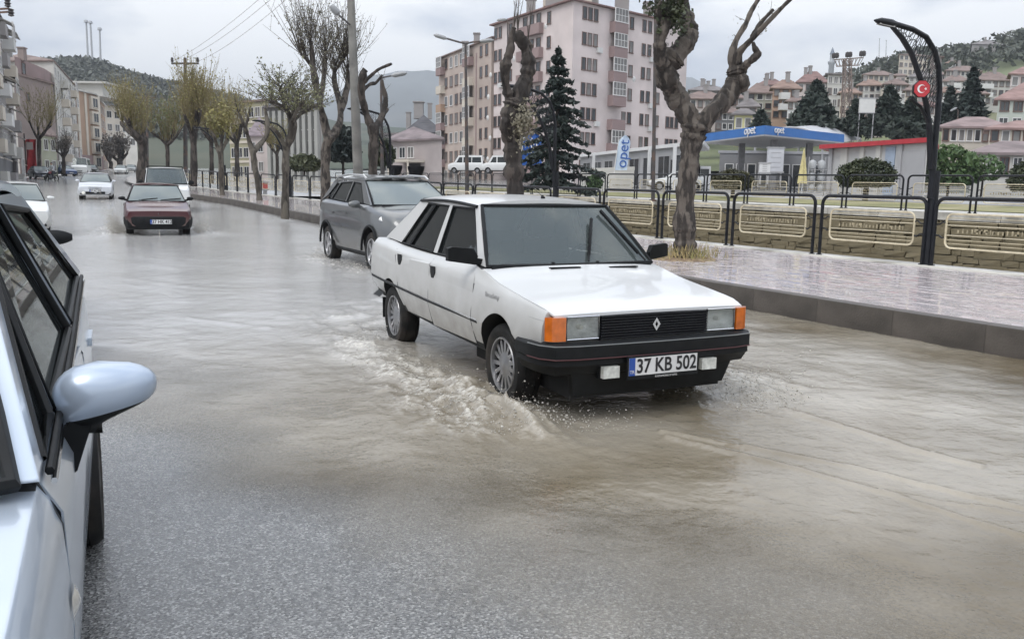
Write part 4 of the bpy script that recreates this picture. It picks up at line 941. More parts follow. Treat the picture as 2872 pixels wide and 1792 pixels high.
# red saloon
REDP = paint('dark_red_paint', (.05,.002,.006), .1)
SR = [(.80,.28,.66,.50,.75,.63,.72,.665,.68,.675), (.72,.26,.72,.52,.80,.66,.765,.69,.73,.70), (.30,.24,.79,.54,.835,.74,.80,.775,.76,.79), (-.40,.24,.80,.56,.845,.83,.81,.90,.765,.93), (-.6,.24,.80,.56,.845,.85,.81,.915,.74,.92),
      (-1.5,.25,.80,.57,.845,.88,.81,.93,.735,.93), (-2.5,.27,.79,.58,.84,.91,.80,.96,.72,.96), (-3.2,.34,.76,.60,.81,.92,.78,1.0,.72,1.01), (-3.32,.40,.72,.60,.77,.90,.74,.95,.70,.96)]
spec = dict(gh=dict(ws0=(-.36,.91,.72), ws1=(-1.0,1.335,.56), rw1=(-2.3,1.345,.56), rw0=(-2.95,.99,.66), wbelt=.735, wroof=.585, crown=.05, arc=.03, bulge=.07,
        wins=[[(-.62,.925),(-1.07,1.30),(-1.50,1.315),(-1.52,.94)], [(-1.62,.945),(-1.58,1.318),(-2.12,1.31),(-2.5,.975)]]),
    wr=.29, wc=.29, wy=.70, ww=.19, axles=(0,-2.54), arch=.345, rimstyle='disc', glass=glass_mat('green_side_glass', (.3,.4,.38), .3), wsglass=GLASS_W2)
rcar, SHR = make_car('red_saloon', 'dark red saloon with black bumper throwing up spray further up the street', 'car', CARR[0], CARR[1], SR, REDP, spec)
simple_doors(rcar, SHR, REDP, (-.50,-1.56,-2.30), .36, .86, .80)
lamp_pair(rcar, .775, .53, .60, .32, .12, .05, None, .05)
for sd in (-1, 1): MB().box(.68, .745, sd*.735-.03, sd*.735+.03, .55, .655).build('indicator_lamp', LENS, rcar, smooth=False)
bumper(rcar, 'front_bumper', [(.38,.80),(.60,.795),(.74,.72),(.80,.5),(.82,0)], [(-.03,.535),(.03,.53),(.045,.50),(.04,.36),(.0,.24),(-.06,.2)], BLACK)
plate(rcar, (.885, .05, .40), .52, .112, '37 HK 412'); mirrors(rcar, -.58, .75, .985, BLACK, .17, .12)
MB().add([(.80,0,.64),(.80,.03,.60),(.80,0,.56),(.80,-.03,.60)], [(0,1,2,3)]).build('diamond_emblem', CHROME, rcar, smooth=False)
MB().bar((-.33,-.66,.905), (-.33,.66,.905), .12, .03).build('scuttle', BLACK, rcar)
wiper(rcar, (-.34,.1,.93), (-.42,.62,.98)); wiper(rcar, (-.34,-.45,.93), (-.40,.02,.98))

# silver saloon parked nearest, its flank along the left edge of the picture
SILV = pm('silver_blue_paint', (.50,.57,.66), .28, metal=.4, var=.03, scale=2, coat=.8, bevel=.010, dirt=((.28,.27,.25), .1, .55, .3))
SN0 = [(.82,.30,.60,.50,.70,.66,.66,.71,.60,.74), (.70,.26,.70,.52,.79,.72,.755,.77,.69,.80), (.35,.23,.77,.55,.85,.82,.80,.87,.74,.90), (-.1,.21,.80,.57,.862,.875,.82,.93,.76,.965), (-.48,.20,.805,.575,.858,.90,.825,.965,.765,1.0), (-.7,.20,.805,.575,.856,.91,.828,.975,.765,.985),
      (-1.6,.20,.805,.58,.855,.945,.83,1.0,.765,.995), (-2.5,.22,.81,.60,.868,.985,.83,1.04,.755,1.03), (-3.0,.26,.80,.61,.86,1.00,.81,1.07,.74,1.08), (-3.42,.32,.76,.62,.81,.99,.76,1.06,.70,1.07), (-3.55,.38,.70,.62,.75,.95,.70,1.0,.64,1.01)]
SN = [(x, zb, wb, zm, wm-.022, zs, ws+.008, ze, we+.035, zt) for x, zb, wb, zm, wm, zs, ws, ze, we, zt in SN0]
spec = dict(gh=dict(ws0=(-.36,.98,.77), ws1=(-1.22,1.42,.58), rw1=(-2.55,1.43,.56), rw0=(-3.12,1.075,.66), wbelt=.808, wroof=.635, crown=.06, arc=.045, bulge=.10, drip=False,
        wins=[[(-.50,.985),(-.66,1.055),(-.73,1.055),(-.75,.995)], [(-.80,.998),(-.78,1.11),(-1.16,1.36),(-1.70,1.395)], [(-1.83,1.03),(-1.78,1.395),(-2.50,1.365),(-2.86,1.075)]]),
    n=80, wr=.30, wc=.30, wy=.755, ww=.20, axles=(0,-2.60), arch=.362, rimstyle='disc', seal=.016, glass=glass_mat('near_side_glass', (.16,.19,.18), .25))
# second window: its rear edge is the door post, so give the four corners in order
spec['gh']['wins'][1] = [(-.80,.998),(-1.13,1.335),(-1.68,1.392),(-1.72,1.025)]
spec['gh']['wins'][0] = [(-.47,.985),(-.985,1.255),(-1.05,1.29),(-.74,.995)]
NPOS = Vector((-1.340, .650)); NROT = R(-64.5)
ncar, SHN = make_car('silver_saloon', 'pale silver-blue parked saloon with a big wing mirror, cut off at the left edge', 'car', NPOS, NROT, SN, SILV, spec)
for sd in (-1, 1):
    zz = [.30,.42,.55,.68,.80,.90,.965]
    d = side_patch(SHN, zz, [-1.765]*7, [-.46,-.46,-.455,-.45,-.44,-.43,-.41], sd, .004, 12).build('door', SILV, ncar, recalc=True)
    MB().bar((-1.62, sd*(SHN.side(-1.62,.85)+.010), .85), (-1.42, sd*(SHN.side(-1.42,.85)+.010), .845), .016, .03).build('door_handle', SILV, d)
    zz = [.31,.42,.55,.68,.80,.92,1.02]
    d = side_patch(SHN, zz, [-2.16,-2.2,-2.26,-2.33,-2.42,-2.55,-2.75], [-1.775]*7, sd, .004, 10).build('door', SILV, ncar, recalc=True)
    MB().bar((-2.42, sd*(SHN.side(-2.42,.9)+.010), .90), (-2.24, sd*(SHN.side(-2.24,.9)+.010), .895), .016, .03).build('door_handle', SILV, d)
    gap = pm('panel_gap', (.03,.032,.036), .7, var=.1)
    side_line(SHN, [(-.445,.28),(-.45,.55),(-.44,.75),(-.425,.88),(-.41,.965)], sd, .007, .001).build('shut_line', gap, ncar)
    side_line(SHN, [(-1.77,.28),(-1.77,1.0)], sd, .007, .001).build('shut_line', gap, ncar)
    belt = [(-.44,.972),(-.8,.986),(-1.7,1.012),(-2.4,1.05),(-2.9,1.075)]
    MB().tube([(x, sd*.818, z) for x, z in belt], .008, 6).build('belt_trim', BLACK, ncar)
    MB().tube([(x, sd*.824, z-.018) for x, z in belt], .006, 6).build('belt_trim', CHROME, ncar)
    # side repeater lamp on the wing
    q = MB(); P = []
    for i in range(5):
        k = i/4; P.append([(-.475+k*.085, sd*(SHN.side(-.475+k*.085, .735+u*.012)+.007+.012*math.sin(math.pi*k)*math.cos(u*1.4)), .735+u*.022) for u in (-1,-.5,0,.5,1)])
    q.grid(P).build('side_repeater', pm('clear_repeater', (.62,.60,.55), .12, var=.3, scale=30, coat=1), ncar)
    side_line(SHN, [(-.50,.30),(-2.1,.31)], sd, .02, -.004).build('sill_seam', gap, ncar)
    # wing mirror: painted cap over a dark lower shell on a black foot
    mr_ = bpy.data.objects.new('wing_mirror', None); COL.objects.link(mr_); mr_.parent = ncar
    def shell(zlo, zhi, mt, nm, c=(-.83, .897, 1.018), rx=.068, ry=.104, rz=.068):
        P = []
        for i in range(13):
            th = -math.pi/2 + math.pi*i/12; row = []
            z = max(-1, min(1, lerp(zlo, zhi, i/12))); rad = max(0, 1-abs(z)**2.4)**.5
            for j in range(28):
                a = 2*math.pi*j/28; ca, sa = math.cos(a), math.sin(a)
                kx = rx*(1.0 if ca > 0 else .55); yy = sa*ry*(1+.10*sa)
                row.append((c[0]+ca*kx*rad, sd*(c[1]+yy*rad), c[2]+z*rz*(1-.18*sa) + .012*sa))
            P.append(row)
        q = MB()
        for i in range(12):
            for j in range(28): q.add([P[i][j], P[i][(j+1)%28], P[i+1][(j+1)%28], P[i+1][j]], [(0,1,2,3)])
        if zhi < .99: q.add(P[-1], [tuple(range(28))])
        return q.build(nm, mt, mr_, recalc=True, angle=179)
    shell(-.55, 1, pm('mirror_cap_paint', (.40,.47,.57), .3, metal=.3, var=.03, coat=.6), 'mirror_cap'); shell(-1, -.55, BLACK, 'mirror_base')
    q = MB(); sec = [(-.06,.0),(.05,.0)]
    q.prism([(-.795, sd*.80, .925), (-.785, sd*.85, .985), (-.79, sd*.885, .985), (-.79, sd*.878, .958), (-.79, sd*.845, .86), (-.79, sd*.825, .845)], (-.075, 0, 0)).build('mirror_foot', BLACK, mr_, recalc=True)
lamp_pair(ncar, .77, .52, .66, .30, .14, .05, None, .12)
bumper(ncar, 'front_bumper', [(.40,.83),(.60,.80),(.76,.68),(.86,.4),(.89,0)], [(-.03,.60),(.01,.56),(.02,.42),(-.01,.24),(-.06,.2)], SILV)

# the row of parked cars behind it, all facing this way
def parked(name, label, s, tc, S, pt, spec, cat='car', group='cars parked along the left kerb', turn=0, extra=True, flip=True):
    q = street(s, tc); rz = heading(s)+(math.pi if flip else 0)+turn
    c, sh = make_car(name, label, cat, q, rz, S, pt, spec, group)
    if extra:
        lamp_pair(c, S[0][0]-.02, .52, S[0][5]-.06, .30, .13, .05, None, .05); simple_front(c, S[0][0]-.02, S[0][5], .36, .55, None, True, '37 FA 118', (.06, .40), (.50, .62))
        bumper(c, 'front_bumper', [(.38,.80),(.60,.79),(.72,.70),(.78,.5),(.80,0)], [(-.03,.52),(.03,.51),(.04,.48),(.03,.34),(-.05,.22)], spec.get('bump', BLACK))
    mirrors(c, -.58, .75, .985, spec.get('mir', BLACK), spec.get('mw', .17), spec.get('mh', .12))
    return c
base = dict(gh=dict(ws0=(-.36,.91,.72), ws1=(-1.0,1.335,.56), rw1=(-2.3,1.345,.56), rw0=(-2.95,.99,.66), wbelt=.735, wroof=.585, crown=.05, arc=.03, bulge=.07,
        wins=[[(-.62,.925),(-1.07,1.30),(-1.50,1.315),(-1.52,.94)], [(-1.62,.945),(-1.58,1.318),(-2.12,1.31),(-2.5,.975)]]),
    wr=.29, wc=.29, wy=.70, ww=.19, axles=(0,-2.54), arch=.345, rimstyle='disc', wsglass=GLASS_W2)
def var(**k):
    d = dict(base); d.update(k); return d
GREY2 = paint('grey_silver_paint', (.34,.35,.36), .4)
def S_sorted(S): return sorted(S, reverse=True)
parked('grey_saloon', 'grey parked saloon with black mirror hidden mostly behind the nearest silver car', 8.35, -.62, SR, GREY2, var(mw=.24, mh=.16))
WHT2 = paint('white_parked_paint', (.62,.63,.62), .0)
parked('white_parked_saloon', 'white parked saloon with a grey-white mirror second behind the nearest silver car', 25.6, -.15, SR, WHT2, var(mir=WHT2, bump=WHT2))
parked('dark_hatchback', 'dark grey parked car whose roof shows above the white parked saloon', 38, -2.2, SR, paint('charcoal_paint', (.03,.032,.036), .3), var())

# oncoming pale saloon in mid street
VWP = paint('pale_silver_paint', (.60,.62,.66), .3)
q = at(228, 468, 44.5)
vw, shv = make_car('pale_saloon', 'pale silver saloon with lit fog lamp coming down the middle of the street', 'car', (q.x, q.y), R(-66), SR, VWP, var())
lamp_pair(vw, .78, .52, .61, .30, .13, .05, LENS, .05); bumper(vw, 'front_bumper', [(.38,.80),(.60,.79),(.72,.70),(.78,.5),(.80,0)], [(-.03,.52),(.03,.51),(.04,.48),(.03,.34),(-.05,.22)], VWP)
MB().box(.78, .80, -.30, .30, .555, .655).build('grille', BLACK, vw, smooth=False); MB().box(.815, .83, -.45, .45, .30, .42).build('lower_intake', BLACK, vw, smooth=False); mirrors(vw, -.58, .75, .985, VWP, .17, .12)
MB().lathe([(.001,.02),(.07,.015),(.075,0)], 14, c=(0,0,0), axis='x').build('fog_lamp', pm('lit_lamp', (.9,.88,.8), .3, var=.02), vw).location = (.83, -.55, .36)
plate(vw, (.85, 0, .46), .52, .112, '37 AC 205')

# white van behind the red saloon
SV = [(.70,.30,.68,.55,.80,.84,.76,.90,.70,.93), (.60,.26,.74,.58,.83,.90,.79,.96,.73,1.0), (.2,.24,.80,.6,.86,1.0,.83,1.06,.78,1.10), (-.2,.24,.81,.6,.86,1.06,.84,1.14,.79,1.16), (-2.7,.26,.81,.6,.86,1.10,.84,1.16,.80,1.16), (-3.2,.32,.79,.62,.84,1.10,.82,1.16,.79,1.16), (-3.28,.4,.77,.62,.82,1.08,.80,1.12,.76,1.12)]
vspec = dict(gh=dict(ws0=(-.02,1.15,.76), ws1=(-.72,1.74,.66), rw1=(-3.12,1.76,.66), rw0=(-3.25,1.15,.74), wbelt=.80, wroof=.69, crown=.05, arc=.03, bulge=.08, drip=False,
        wins=[[(-.42,1.17),(-.84,1.66),(-1.25,1.69),(-1.28,1.17)], [(-1.40,1.17),(-1.36,1.69),(-2.2,1.70),(-2.2,1.18)], [(-2.32,1.18),(-2.32,1.70),(-2.98,1.69),(-3.06,1.19)]]),
    wr=.30, wc=.30, wy=.72, ww=.19, axles=(0,-2.58), arch=.36, rimstyle='disc')
VANP = paint('white_van_paint', (.66,.67,.67), 0)
q = at(396, 470, 34.0)
van, _ = make_car('white_van', 'small white van with a roof bar driving right behind the red saloon', 'van', (q.x, q.y), R(-66), SV, VANP, vspec)
lamp_pair(van, .70, .56, .78, .24, .2, .05, None, .08); simple_front(van, .66, .8, .36, .6, None, True, '37 DV 340', (.06,.42), (.52,.64)); mirrors(van, -.42, .82, 1.2, BLACK, .2, .22)
MB().tube([(-1.0,-.66,1.84),(-1.0,.66,1.84)], .02, 6).tube([(-1.0,-.66,1.84),(-1.0,-.66,1.76)], .02, 6).tube([(-1.0,.66,1.84),(-1.0,.66,1.76)], .02, 6).build('roof_bar', BLACK, van)

# traffic far up the street
def far_car(name, label, dx, dy, Y, rz, S, pt, sp, cat='car', group=None):
    q = at(dx, dy, Y); c, sh = make_car(name, label, cat, (q.x, q.y), rz, S, pt, sp, group)
    lamp_pair(c, S[0][0]-.02, .54, S[0][5]-.06, .28, .13, .05, None, .05); mirrors(c, -.55, .78, 1.0, pt, .17, .12); MB().box(S[0][0]-.03, S[0][0], -.4, .4, .50, .62).build('grille', BLACK, c, smooth=False); plate(c, (S[0][0]+.03, 0, .42), .52, .112, '37 AA 010')
    return c
SM = [(.85,.34,.80,.6,.92,1.0,.90,1.08,.86,1.12), (.6,.3,.86,.62,.96,1.15,.94,1.22,.90,1.26), (.1,.3,.9,.65,.97,1.3,.95,1.36,.92,1.4), (-3.9,.32,.9,.65,.97,1.35,.96,1.42,.93,1.42), (-4.0,.4,.88,.65,.95,1.32,.94,1.38,.9,1.38)]
mspec = dict(gh=dict(ws0=(.0,1.38,.86), ws1=(-.55,2.25,.78), rw1=(-3.9,2.3,.78), rw0=(-3.98,1.40,.86), wbelt=.93, wroof=.84, crown=.12, arc=.04, bulge=.1, drip=False,
        wins=[[(-.35,1.42),(-.70,2.1),(-1.15,2.12),(-1.15,1.42)], [(-1.3,1.42),(-1.3,2.12),(-2.4,2.12),(-2.4,1.42)], [(-2.5,1.42),(-2.5,2.12),(-3.7,2.12),(-3.75,1.42)]]), wr=.34, wc=.34, wy=.80, ww=.22, axles=(0,-3.2), arch=.41, rimstyle='disc')
far_car('white_minibus', 'white high-roofed minibus parked in front of the tan corner building', 190, 420, 115, R(-70), SM, VANP, mspec, 'minibus')
far_car('blue_car', 'blue parked car with its nose beside the white minibus', 163, 424, 108, R(-40), SR, paint('blue_paint', (.03,.07,.18), .2), var(), group=None)
far_car('black_far_car', 'small black car parked to the right of the white minibus', 216, 418, 132, R(-70), SR, paint('black_car_paint', (.015,.016,.018), .2), var())
far_car('white_far_car', 'tiny white car coming down the street beyond the tan building', 285, 411, 128, R(-72), SR, WHT2, var())
far_car('grey_far_car', 'tiny pale grey car furthest up the street beside the tree row', 309, 406, 150, R(-72), SR, GREY2, var())
far_car('dark_parked_car', 'small dark car parked near the motorcycle rider on the left', 103, 434, 88, R(-50), SR, paint('navy_paint', (.02,.025,.04), .2), var())
# ============================================================ railings, lamps, poles, wires
GOLD = pm('cream_gold_paint', (.54,.475,.33), .25, var=.2, scale=8, coat=.6)
def arc(cx, cz, r, a0, a1, n=5): return [(cx+r*math.cos(R(lerp(a0, a1, i/n))), cz+r*math.sin(R(lerp(a0, a1, i/n)))) for i in range(n+1)]
def panel_meshes():
    Lp = 2.1; h = 1.08; r = .15
    fr = [(0,-.06)] + arc(r, h-r, r, 180, 90) + arc(Lp-r, h-r, r, 90, 0) + [(Lp,-.06)]
    frame = MB().tube([(x, 0, z) for x, z in fr], .031, 8)
    for x in (0, Lp): frame.lathe([(.001,.012),(.055,.010),(.055,-.01)], 10, c=(x,0,.0))
    frame_me = frame.mesh('panel', BLKMETAL)
    g = arc(.30,.74,.10,180,90) + arc(Lp-.30,.74,.10,90,0) + arc(Lp-.30,.40,.10,0,-90) + arc(.30,.40,.10,-90,-180)
    gold = MB().tube([(x,0,z) for x, z in g], .017, 6, closed=True); gold.tube([(.20,0,.66),(Lp-.20,0,.66)], .007, 5).tube([(.20,0,.50),(Lp-.20,0,.50)], .007, 5)
    [gold.tube([(.20,0,z),(Lp-.20,0,z)], .0045, 4) for z in (.37,.43,.72,.78)]; gold_me = gold.mesh('inner_frame', GOLD)
    br = MB()
    for sx, x0, x1 in ((1, 0, .32), (-1, Lp, Lp-.32)):
        for z, dz in ((.63,.05), (.45,-.05)):
            br.tube([(x0,0,z), (lerp(x0,x1,.45),0,z+dz*.2), (lerp(x0,x1,.7),0,z+dz), (x1,0,z+dz*.6)], .012, 6)
    br_me = [MB().tube([(x0,0,z), (lerp(x0,x1,.45),0,z+dz*.2), (lerp(x0,x1,.7),0,z+dz), (x1,0,z+dz*.6)], .012, 6).mesh('bracket', BLKMETAL) for x0, x1 in ((0,.20),(Lp,Lp-.20)) for z, dz in ((.66,.05),(.50,-.05))]
    random.seed(3); tx = MB(); x = .40
    while x < Lp-.40:
        w_ = random.choice((.02,.035,.045)); tx.box(x, x+w_*.6, -.004, .004, .545, .615 if random.random() < .7 else .595)
        if random.random() < .5: tx.box(x, x+w_+.01, -.004, .004, random.choice((.545,.575,.60)), random.choice((.56,.585,.605))+.012)
        x += w_+.035
    tx_me = tx.mesh('letter_row', pm('worn_gold', (.30,.26,.17), .4, var=.3, scale=9))
    bars = MB()
    for i in range(13): bars.tube([(.2+i*.142,0,.06),(.2+i*.142,0,1.0)], .011, 6)
    bars.tube([(0,0,.10),(Lp,0,.10)], .014, 6).tube([(0,0,.98),(Lp,0,.98)], .014, 6)
    bars_me = bars.mesh('bar_grille', BLKMETAL)
    return frame_me, gold_me, br_me, tx_me, bars_me
PME = panel_meshes()
def railing(name, label, tfun, zfun, s0, s1, skip=(), barred=None):
    root = thing(name, label, 'railing'); s = s0
    while s < s1:
        a = street(s, tfun(s)); b = street(s+2.1, tfun(s+2.1)); d = b-a; za, zb = zfun(a.y), zfun(b.y)
        rot = (0, -math.atan2(zb-za, d.length), math.atan2(d.y, d.x))
        p = link('panel', PME[0], root, (a.x, a.y, za), rot)
        if barred and barred(s): link('bar_grille', PME[4], p)['kind'] = 'stuff'
        else:
            link('inner_frame', PME[1], p); [link('bracket', bm_, p) for bm_ in PME[2]]; link('letter_row', PME[3], p)['kind'] = 'stuff'
        s += 2.27
    return root
railing('canal_railing', 'black tube railing with cream inner frames along the near side of the canal', fence_t, lambda y: G(y)+KERB+.02, 8.72-2.27*2, 66)
railing('far_railing', 'black tube railing with cream inner frames on the far bank of the canal', lambda s: FWT+.12, lambda y: farz(y)+.03, 6.0, 74, barred=lambda s: 33 < s < 52)

def on_plane(dx, dy, P0, nrm):
    d = raydir(dx, dy); return CAM + d*((Vector(P0)-CAM).dot(nrm)/d.dot(nrm))
# decorative lamp posts: two black tubes meet in a pointed arc over the pavement, filigree between them
E3 = Vector((-.5,.866,0))
LB = Vector((6.84, 13.97, 0)); LB.z = G(13.97)+KERB+.02
def lpts(L_): return [on_plane(x, y, LB, E3)-LB for x, y in L_]
OUTER = lpts([(2203,470),(2213,340),(2220,270),(2224,210),(2222,160),(2213,122),(2192,88),(2160,70),(2120,58),(2075,50)])
INNER = lpts([(2203,400),(2200,300),(2192,245),(2178,185),(2158,128),(2135,90),(2108,60)])
lamp_label = ['tall black curved lamp post with a red crescent sign beside the near railing', 'black curved lamp post in front of the dark fir tree', 'black curved lamp post beside the grey crossover\'s roof', 'black curved lamp post among the pollarded trees left of the concrete pole', 'furthest black curved lamp post along the tree row']
def make_lamp():
    root = thing('lamp_post', lamp_label[0], 'lamp post', LB, 0, 'curved black lamp posts along the canal')
    MB().tube([(0,0,-.05),(0,0,.02),(0,0,.9),(.01,0,1.5)] + [tuple(OUTER[0])], [.10,.085,.08,.075,.06], 12).build('post', BLKMETAL, root)
    MB().tube([tuple(p) for p in OUTER], [.055,.05,.047,.045,.043,.042,.042,.04,.04,.03], 10).build('outer_arm', BLKMETAL, root)
    MB().tube([tuple(p) for p in INNER], [.05,.045,.043,.042,.042,.042,.03], 10).build('inner_arm', BLKMETAL, root)
    hd = MB(); a = OUTER[-2]; b = OUTER[-1]; dv = (b-a).normalized(); hd.tube([a-dv*.05, a+dv*.1, a+dv*.35, b+dv*.05], [.03,.06,.055,.012], 10)
    hd.build('lamp_head', BLKMETAL, root)
    hd = MB(); hd.bar(a+dv*.05-Vector((0,0,.045)), b-dv*.05-Vector((0,0,.035)), .07, .02); hd.build('lamp_glass', pm('lamp_diffuser', (.5,.5,.48), .3, var=.1), root)
    fl = MB()
    for k in range(15):
        u = .12+k*.055; 
        def pt(Pl, u):
            f = u*(len(Pl)-1); i = min(int(f), len(Pl)-2); return Pl[i].lerp(Pl[i+1], f-i)
        p = pt(OUTER[2:], u); q = pt(INNER[1:], u); 
        if (p-q).length < .07: continue
        c = p.lerp(q, .5); r = (p-q).length*.24
        ax = (p-q).normalized(); bx = Vector((0,0,1)) if abs(ax.z) < .8 else Vector((1,0,0))
        for cc in (p.lerp(q,.28), p.lerp(q,.72)):
            fl.tube([cc+ax*r*math.cos(t_)+bx*r*math.sin(t_) for t_ in [i*math.pi/5 for i in range(10)]], .006, 5, closed=True)
        fl.tube([p, q], .006, 5)
    fl.build('filigree', BLKMETAL, root)
    MB().tube([tuple(p) for p in lpts([(2205,318),(2193,280),(2178,252),(2154,234)])], [.028,.028,.026,.022], 8).build('side_bracket', BLKMETAL, root)
    return root
lamp0 = make_lamp()
lamps = [lamp0]
for k, s in enumerate((19.8, 31.0, 43.0, 54.5)):
    l = copy_tree(lamp0); q = st3(s, fence_t(s), KERB+.02); l.location = q; l['label'] = lamp_label[k+1]; lamps.append(l)
# the red sign hangs on the first lamp post only
sg = on_plane(2178, 212, LB, E3); rd = px2m(19, sg.y)
sign = thing('crescent_sign', 'red octagonal sign with white crescent and star on the curved lamp post', 'sign', sg - Vector((0,.06,0)))
RED = pm('sign_red', (.42,.01,.02), .35, var=.12, coat=.5)
oc = [(rd*1.08*math.sin(R(22.5+45*i)), 0, rd*1.08*math.cos(R(22.5+45*i))) for i in range(8)]
MB().prism(oc, (0,.05,0)).build('sign_body', BLKMETAL, sign, smooth=False, recalc=True)
MB().prism([(x*.93, -.006, z*.93) for x, y, z in oc], (0,.008,0)).build('sign_face', RED, sign, smooth=False, recalc=True)
WHT = pm('sign_white', (.72,.70,.70), .4, var=.04)
cr = MB(); A = [R(40+280*i/24) for i in range(25)]
o1 = [(-rd*.08+rd*.50*math.cos(a), -.011, rd*.50*math.sin(a)) for a in A]; a2 = [R(52+256*i/24) for i in range(25)]; i1 = [(rd*.05+rd*.40*math.cos(a), -.011, rd*.40*math.sin(a)) for a in a2]
cr.add(o1+i1, [(i, i+1, i+26, i+25) for i in range(24)]).build('crescent', WHT, sign, smooth=False)
stp = []
for i in range(10): 
    rr = rd*(.20 if i % 2 == 0 else .08); stp.append((rd*.42+rr*math.cos(R(180+36*i)), -.011, rr*math.sin(R(180+36*i))))
MB().add(stp+[(rd*.42,-.011,0)], [(i, (i+1)%10, 10) for i in range(10)]).build('star', WHT, sign, smooth=False)

# concrete electricity pole with a street light
PC = pm('pole_concrete', (.20,.195,.18), .7, var=.25, scale=3, col2=(.12,.115,.11), c2scale=1.5, bump=.2, bscale=50)
PS = pm('pole_steel', (.06,.055,.055), .5, var=.3, scale=3, col2=(.12,.07,.05), c2scale=2)
PB = at(851, 470, 32); PB.z = G(PB.y)+KERB
pole = thing('electricity_pole', 'tall concrete electricity pole with a street light on a short arm', 'pole', PB)
PTop = at(822, -205, 32)-PB
MB().tube([(0,0,-.1), tuple(PTop*.55), tuple(PTop)], [.19,.15,.11], 14).build('pole_shaft', PC, pole)
MB().bar(PTop*.74+Vector((-.38,-.1,0)), PTop*.74+Vector((.40,-.1,0)), .09, .09).build('cross_arm', PS, pole)
for dx in (-.3, .3): MB().lathe([(.03,0),(.05,.03),(.03,.06),(.05,.09),(.02,.13)], 10, c=tuple(PTop*.74+Vector((dx,-.1,.04)))).build('insulator', PC, pole)
a_ = at(829, 60, 31.8)-PB; b_ = at(806, 40, 31.6)-PB; c_ = at(783, 14, 31.4)-PB
MB().tube([a_, b_, b_.lerp(c_,.3)], .035, 8).build('lamp_arm', PS, pole)
MB().tube([b_.lerp(c_,.15), b_.lerp(c_,.35), b_.lerp(c_,.8), c_], [.05,.13,.12,.05], 10).build('lamp_head', pm('lamp_grey', (.28,.29,.30), .45, var=.1), pole)

def street_light(label, base, top, arms, Y, zb=None, r=.07):
    B = at(*base, Y); 
    if zb is not None: B.z = zb
    T = at(*top, Y)-B
    root = thing('street_light', label, 'street light', B)
    MB().tube([(0,0,-.2), tuple(T*.5), tuple(T)], [r*1.3, r, r*.75], 10).build('pole_shaft', PS, root)
    for pts in arms:
        P = [at(x, y, Y)-B for x, y in pts]
        MB().tube([T]+P, r*.55, 7).build('lamp_arm', PS, root)
        d = (P[-1]-P[-2]).normalized(); MB().tube([P[-1]-d*.5, P[-1]-d*.3, P[-1]+d*.2, P[-1]+d*.35], [.04,.12,.11,.03], 8).build('lamp_head', pm('lamp_grey', (.28,.29,.30), .45, var=.1), root)
    return root
street_light('rust brown street light with two arms in front of the apartment block', (1106,420), (1102,104), [[(1085,100),(1040,87)], [(1120,100),(1155,97)]], 52, farz(52), .10)
street_light('slim grey street light with a flat head behind the knobbly tree', (1203,425), (1202,50), [[(1198,47),(1186,48)]], 72, farz(72), .09)
street_light('slender street light between the two hillside firs', (2265,320), (2268,262), [[(2262,257),(2256,260)]], 100, None, .09)
street_light('grey street light reaching out from the pole behind the stubby tree', (905,420), (902,185), [[(915,182),(948,176)]], 46, None, .08)
tp = at(1547, 440, 37); tp.z = farz(37)
tpo = thing('steel_pole', 'thin dark steel pole rising past the left side of the big tree', 'pole', tp)
MB().tube([(0,0,0), tuple(at(1550,200,37)-tp), tuple(at(1553,-60,37)-tp)], [.085,.075,.065], 10).build('pole_shaft', PS, tpo); MB().lathe([(.001,.03),(.16,.03),(.16,-.05)], 12).build('base_plate', PS, tpo)

def t_pole(label, x, ytop, ybase, arm, Y, ins, up=True):
    B = at(x, ybase, Y); root = thing('wire_pole', label, 'pole', B); T = at(x, ytop, Y)-B
    MB().tube([(0,0,-1), tuple(T)], [.20,.13], 8).build('pole_shaft', PS, root)
    a = at(arm[0], arm[2], Y)-B; b = at(arm[1], arm[2], Y)-B; MB().bar(a, b, .14, .14).build('cross_arm', PS, root)
    for u in ins:
        p = a.lerp(b, u); MB().lathe([(.02,0),(.02,.1),(.14,.14),(.09,.22),(.15,.27),(.08,.36),(.13,.42),(.03,.5)], 8, c=tuple(p)).build('insulator', pm('dark_insulator', (.04,.035,.035), .4, var=.2), root)
    return root
t_pole('nearer of two T-shaped wire poles above the yellow-green trees', 438, 138, 400, (406,470,151), 72, (.03,.5,.97))
t_pole('further of two T-shaped wire poles, low above the yellow-green trees', 348, 226, 400, (328,370,232), 112, (.05,.5,.95))
B = at(-22, 400, 26); root = thing('wire_pole', 'pole at the left edge whose double crossarm pokes into the sky', 'pole', (B.x, B.y, G(26))); T = at(-24, -20, 26)-root.location
MB().tube([(0,0,0), tuple(T)], [.18,.12], 10).build('pole_shaft', PC, root)
for yy in (24, 32): MB().bar(at(-26, yy, 26)-root.location, at(22, yy-3, 26)-root.location, .05, .05).build('cross_arm', PS, root)
for xx, yy in ((18,9),(26,31)): 
    c_ = at(xx, yy, 26)-root.location; MB().lathe([(.02,-.11),(.09,-.08),(.06,-.03),(.10,0),(.06,.05),(.09,.09),(.02,.12)], 10, c=tuple(c_)).build('insulator', pm('dark_insulator', (.04,.035,.035), .4, var=.2), root)
# overhead wires
for k, (p, q) in enumerate((((408,146),(818,-190)), ((438,140),(822,-165)), ((468,146),(830,-140)))):
    a = at(*p, 72); b = at(*q, 32); pts = []
    for i in range(17):
        u = i/16; c_ = a.lerp(b, u); c_.z -= 1.1*4*u*(1-u)*.45; pts.append(c_)
    tag(MB().tube(pts, .012, 4).build('overhead_wire', PS), 'thin overhead wire, %s of the three running up to the concrete pole' % ('topmost', 'middle one', 'lowest')[k], 'wire', 'overhead wires')
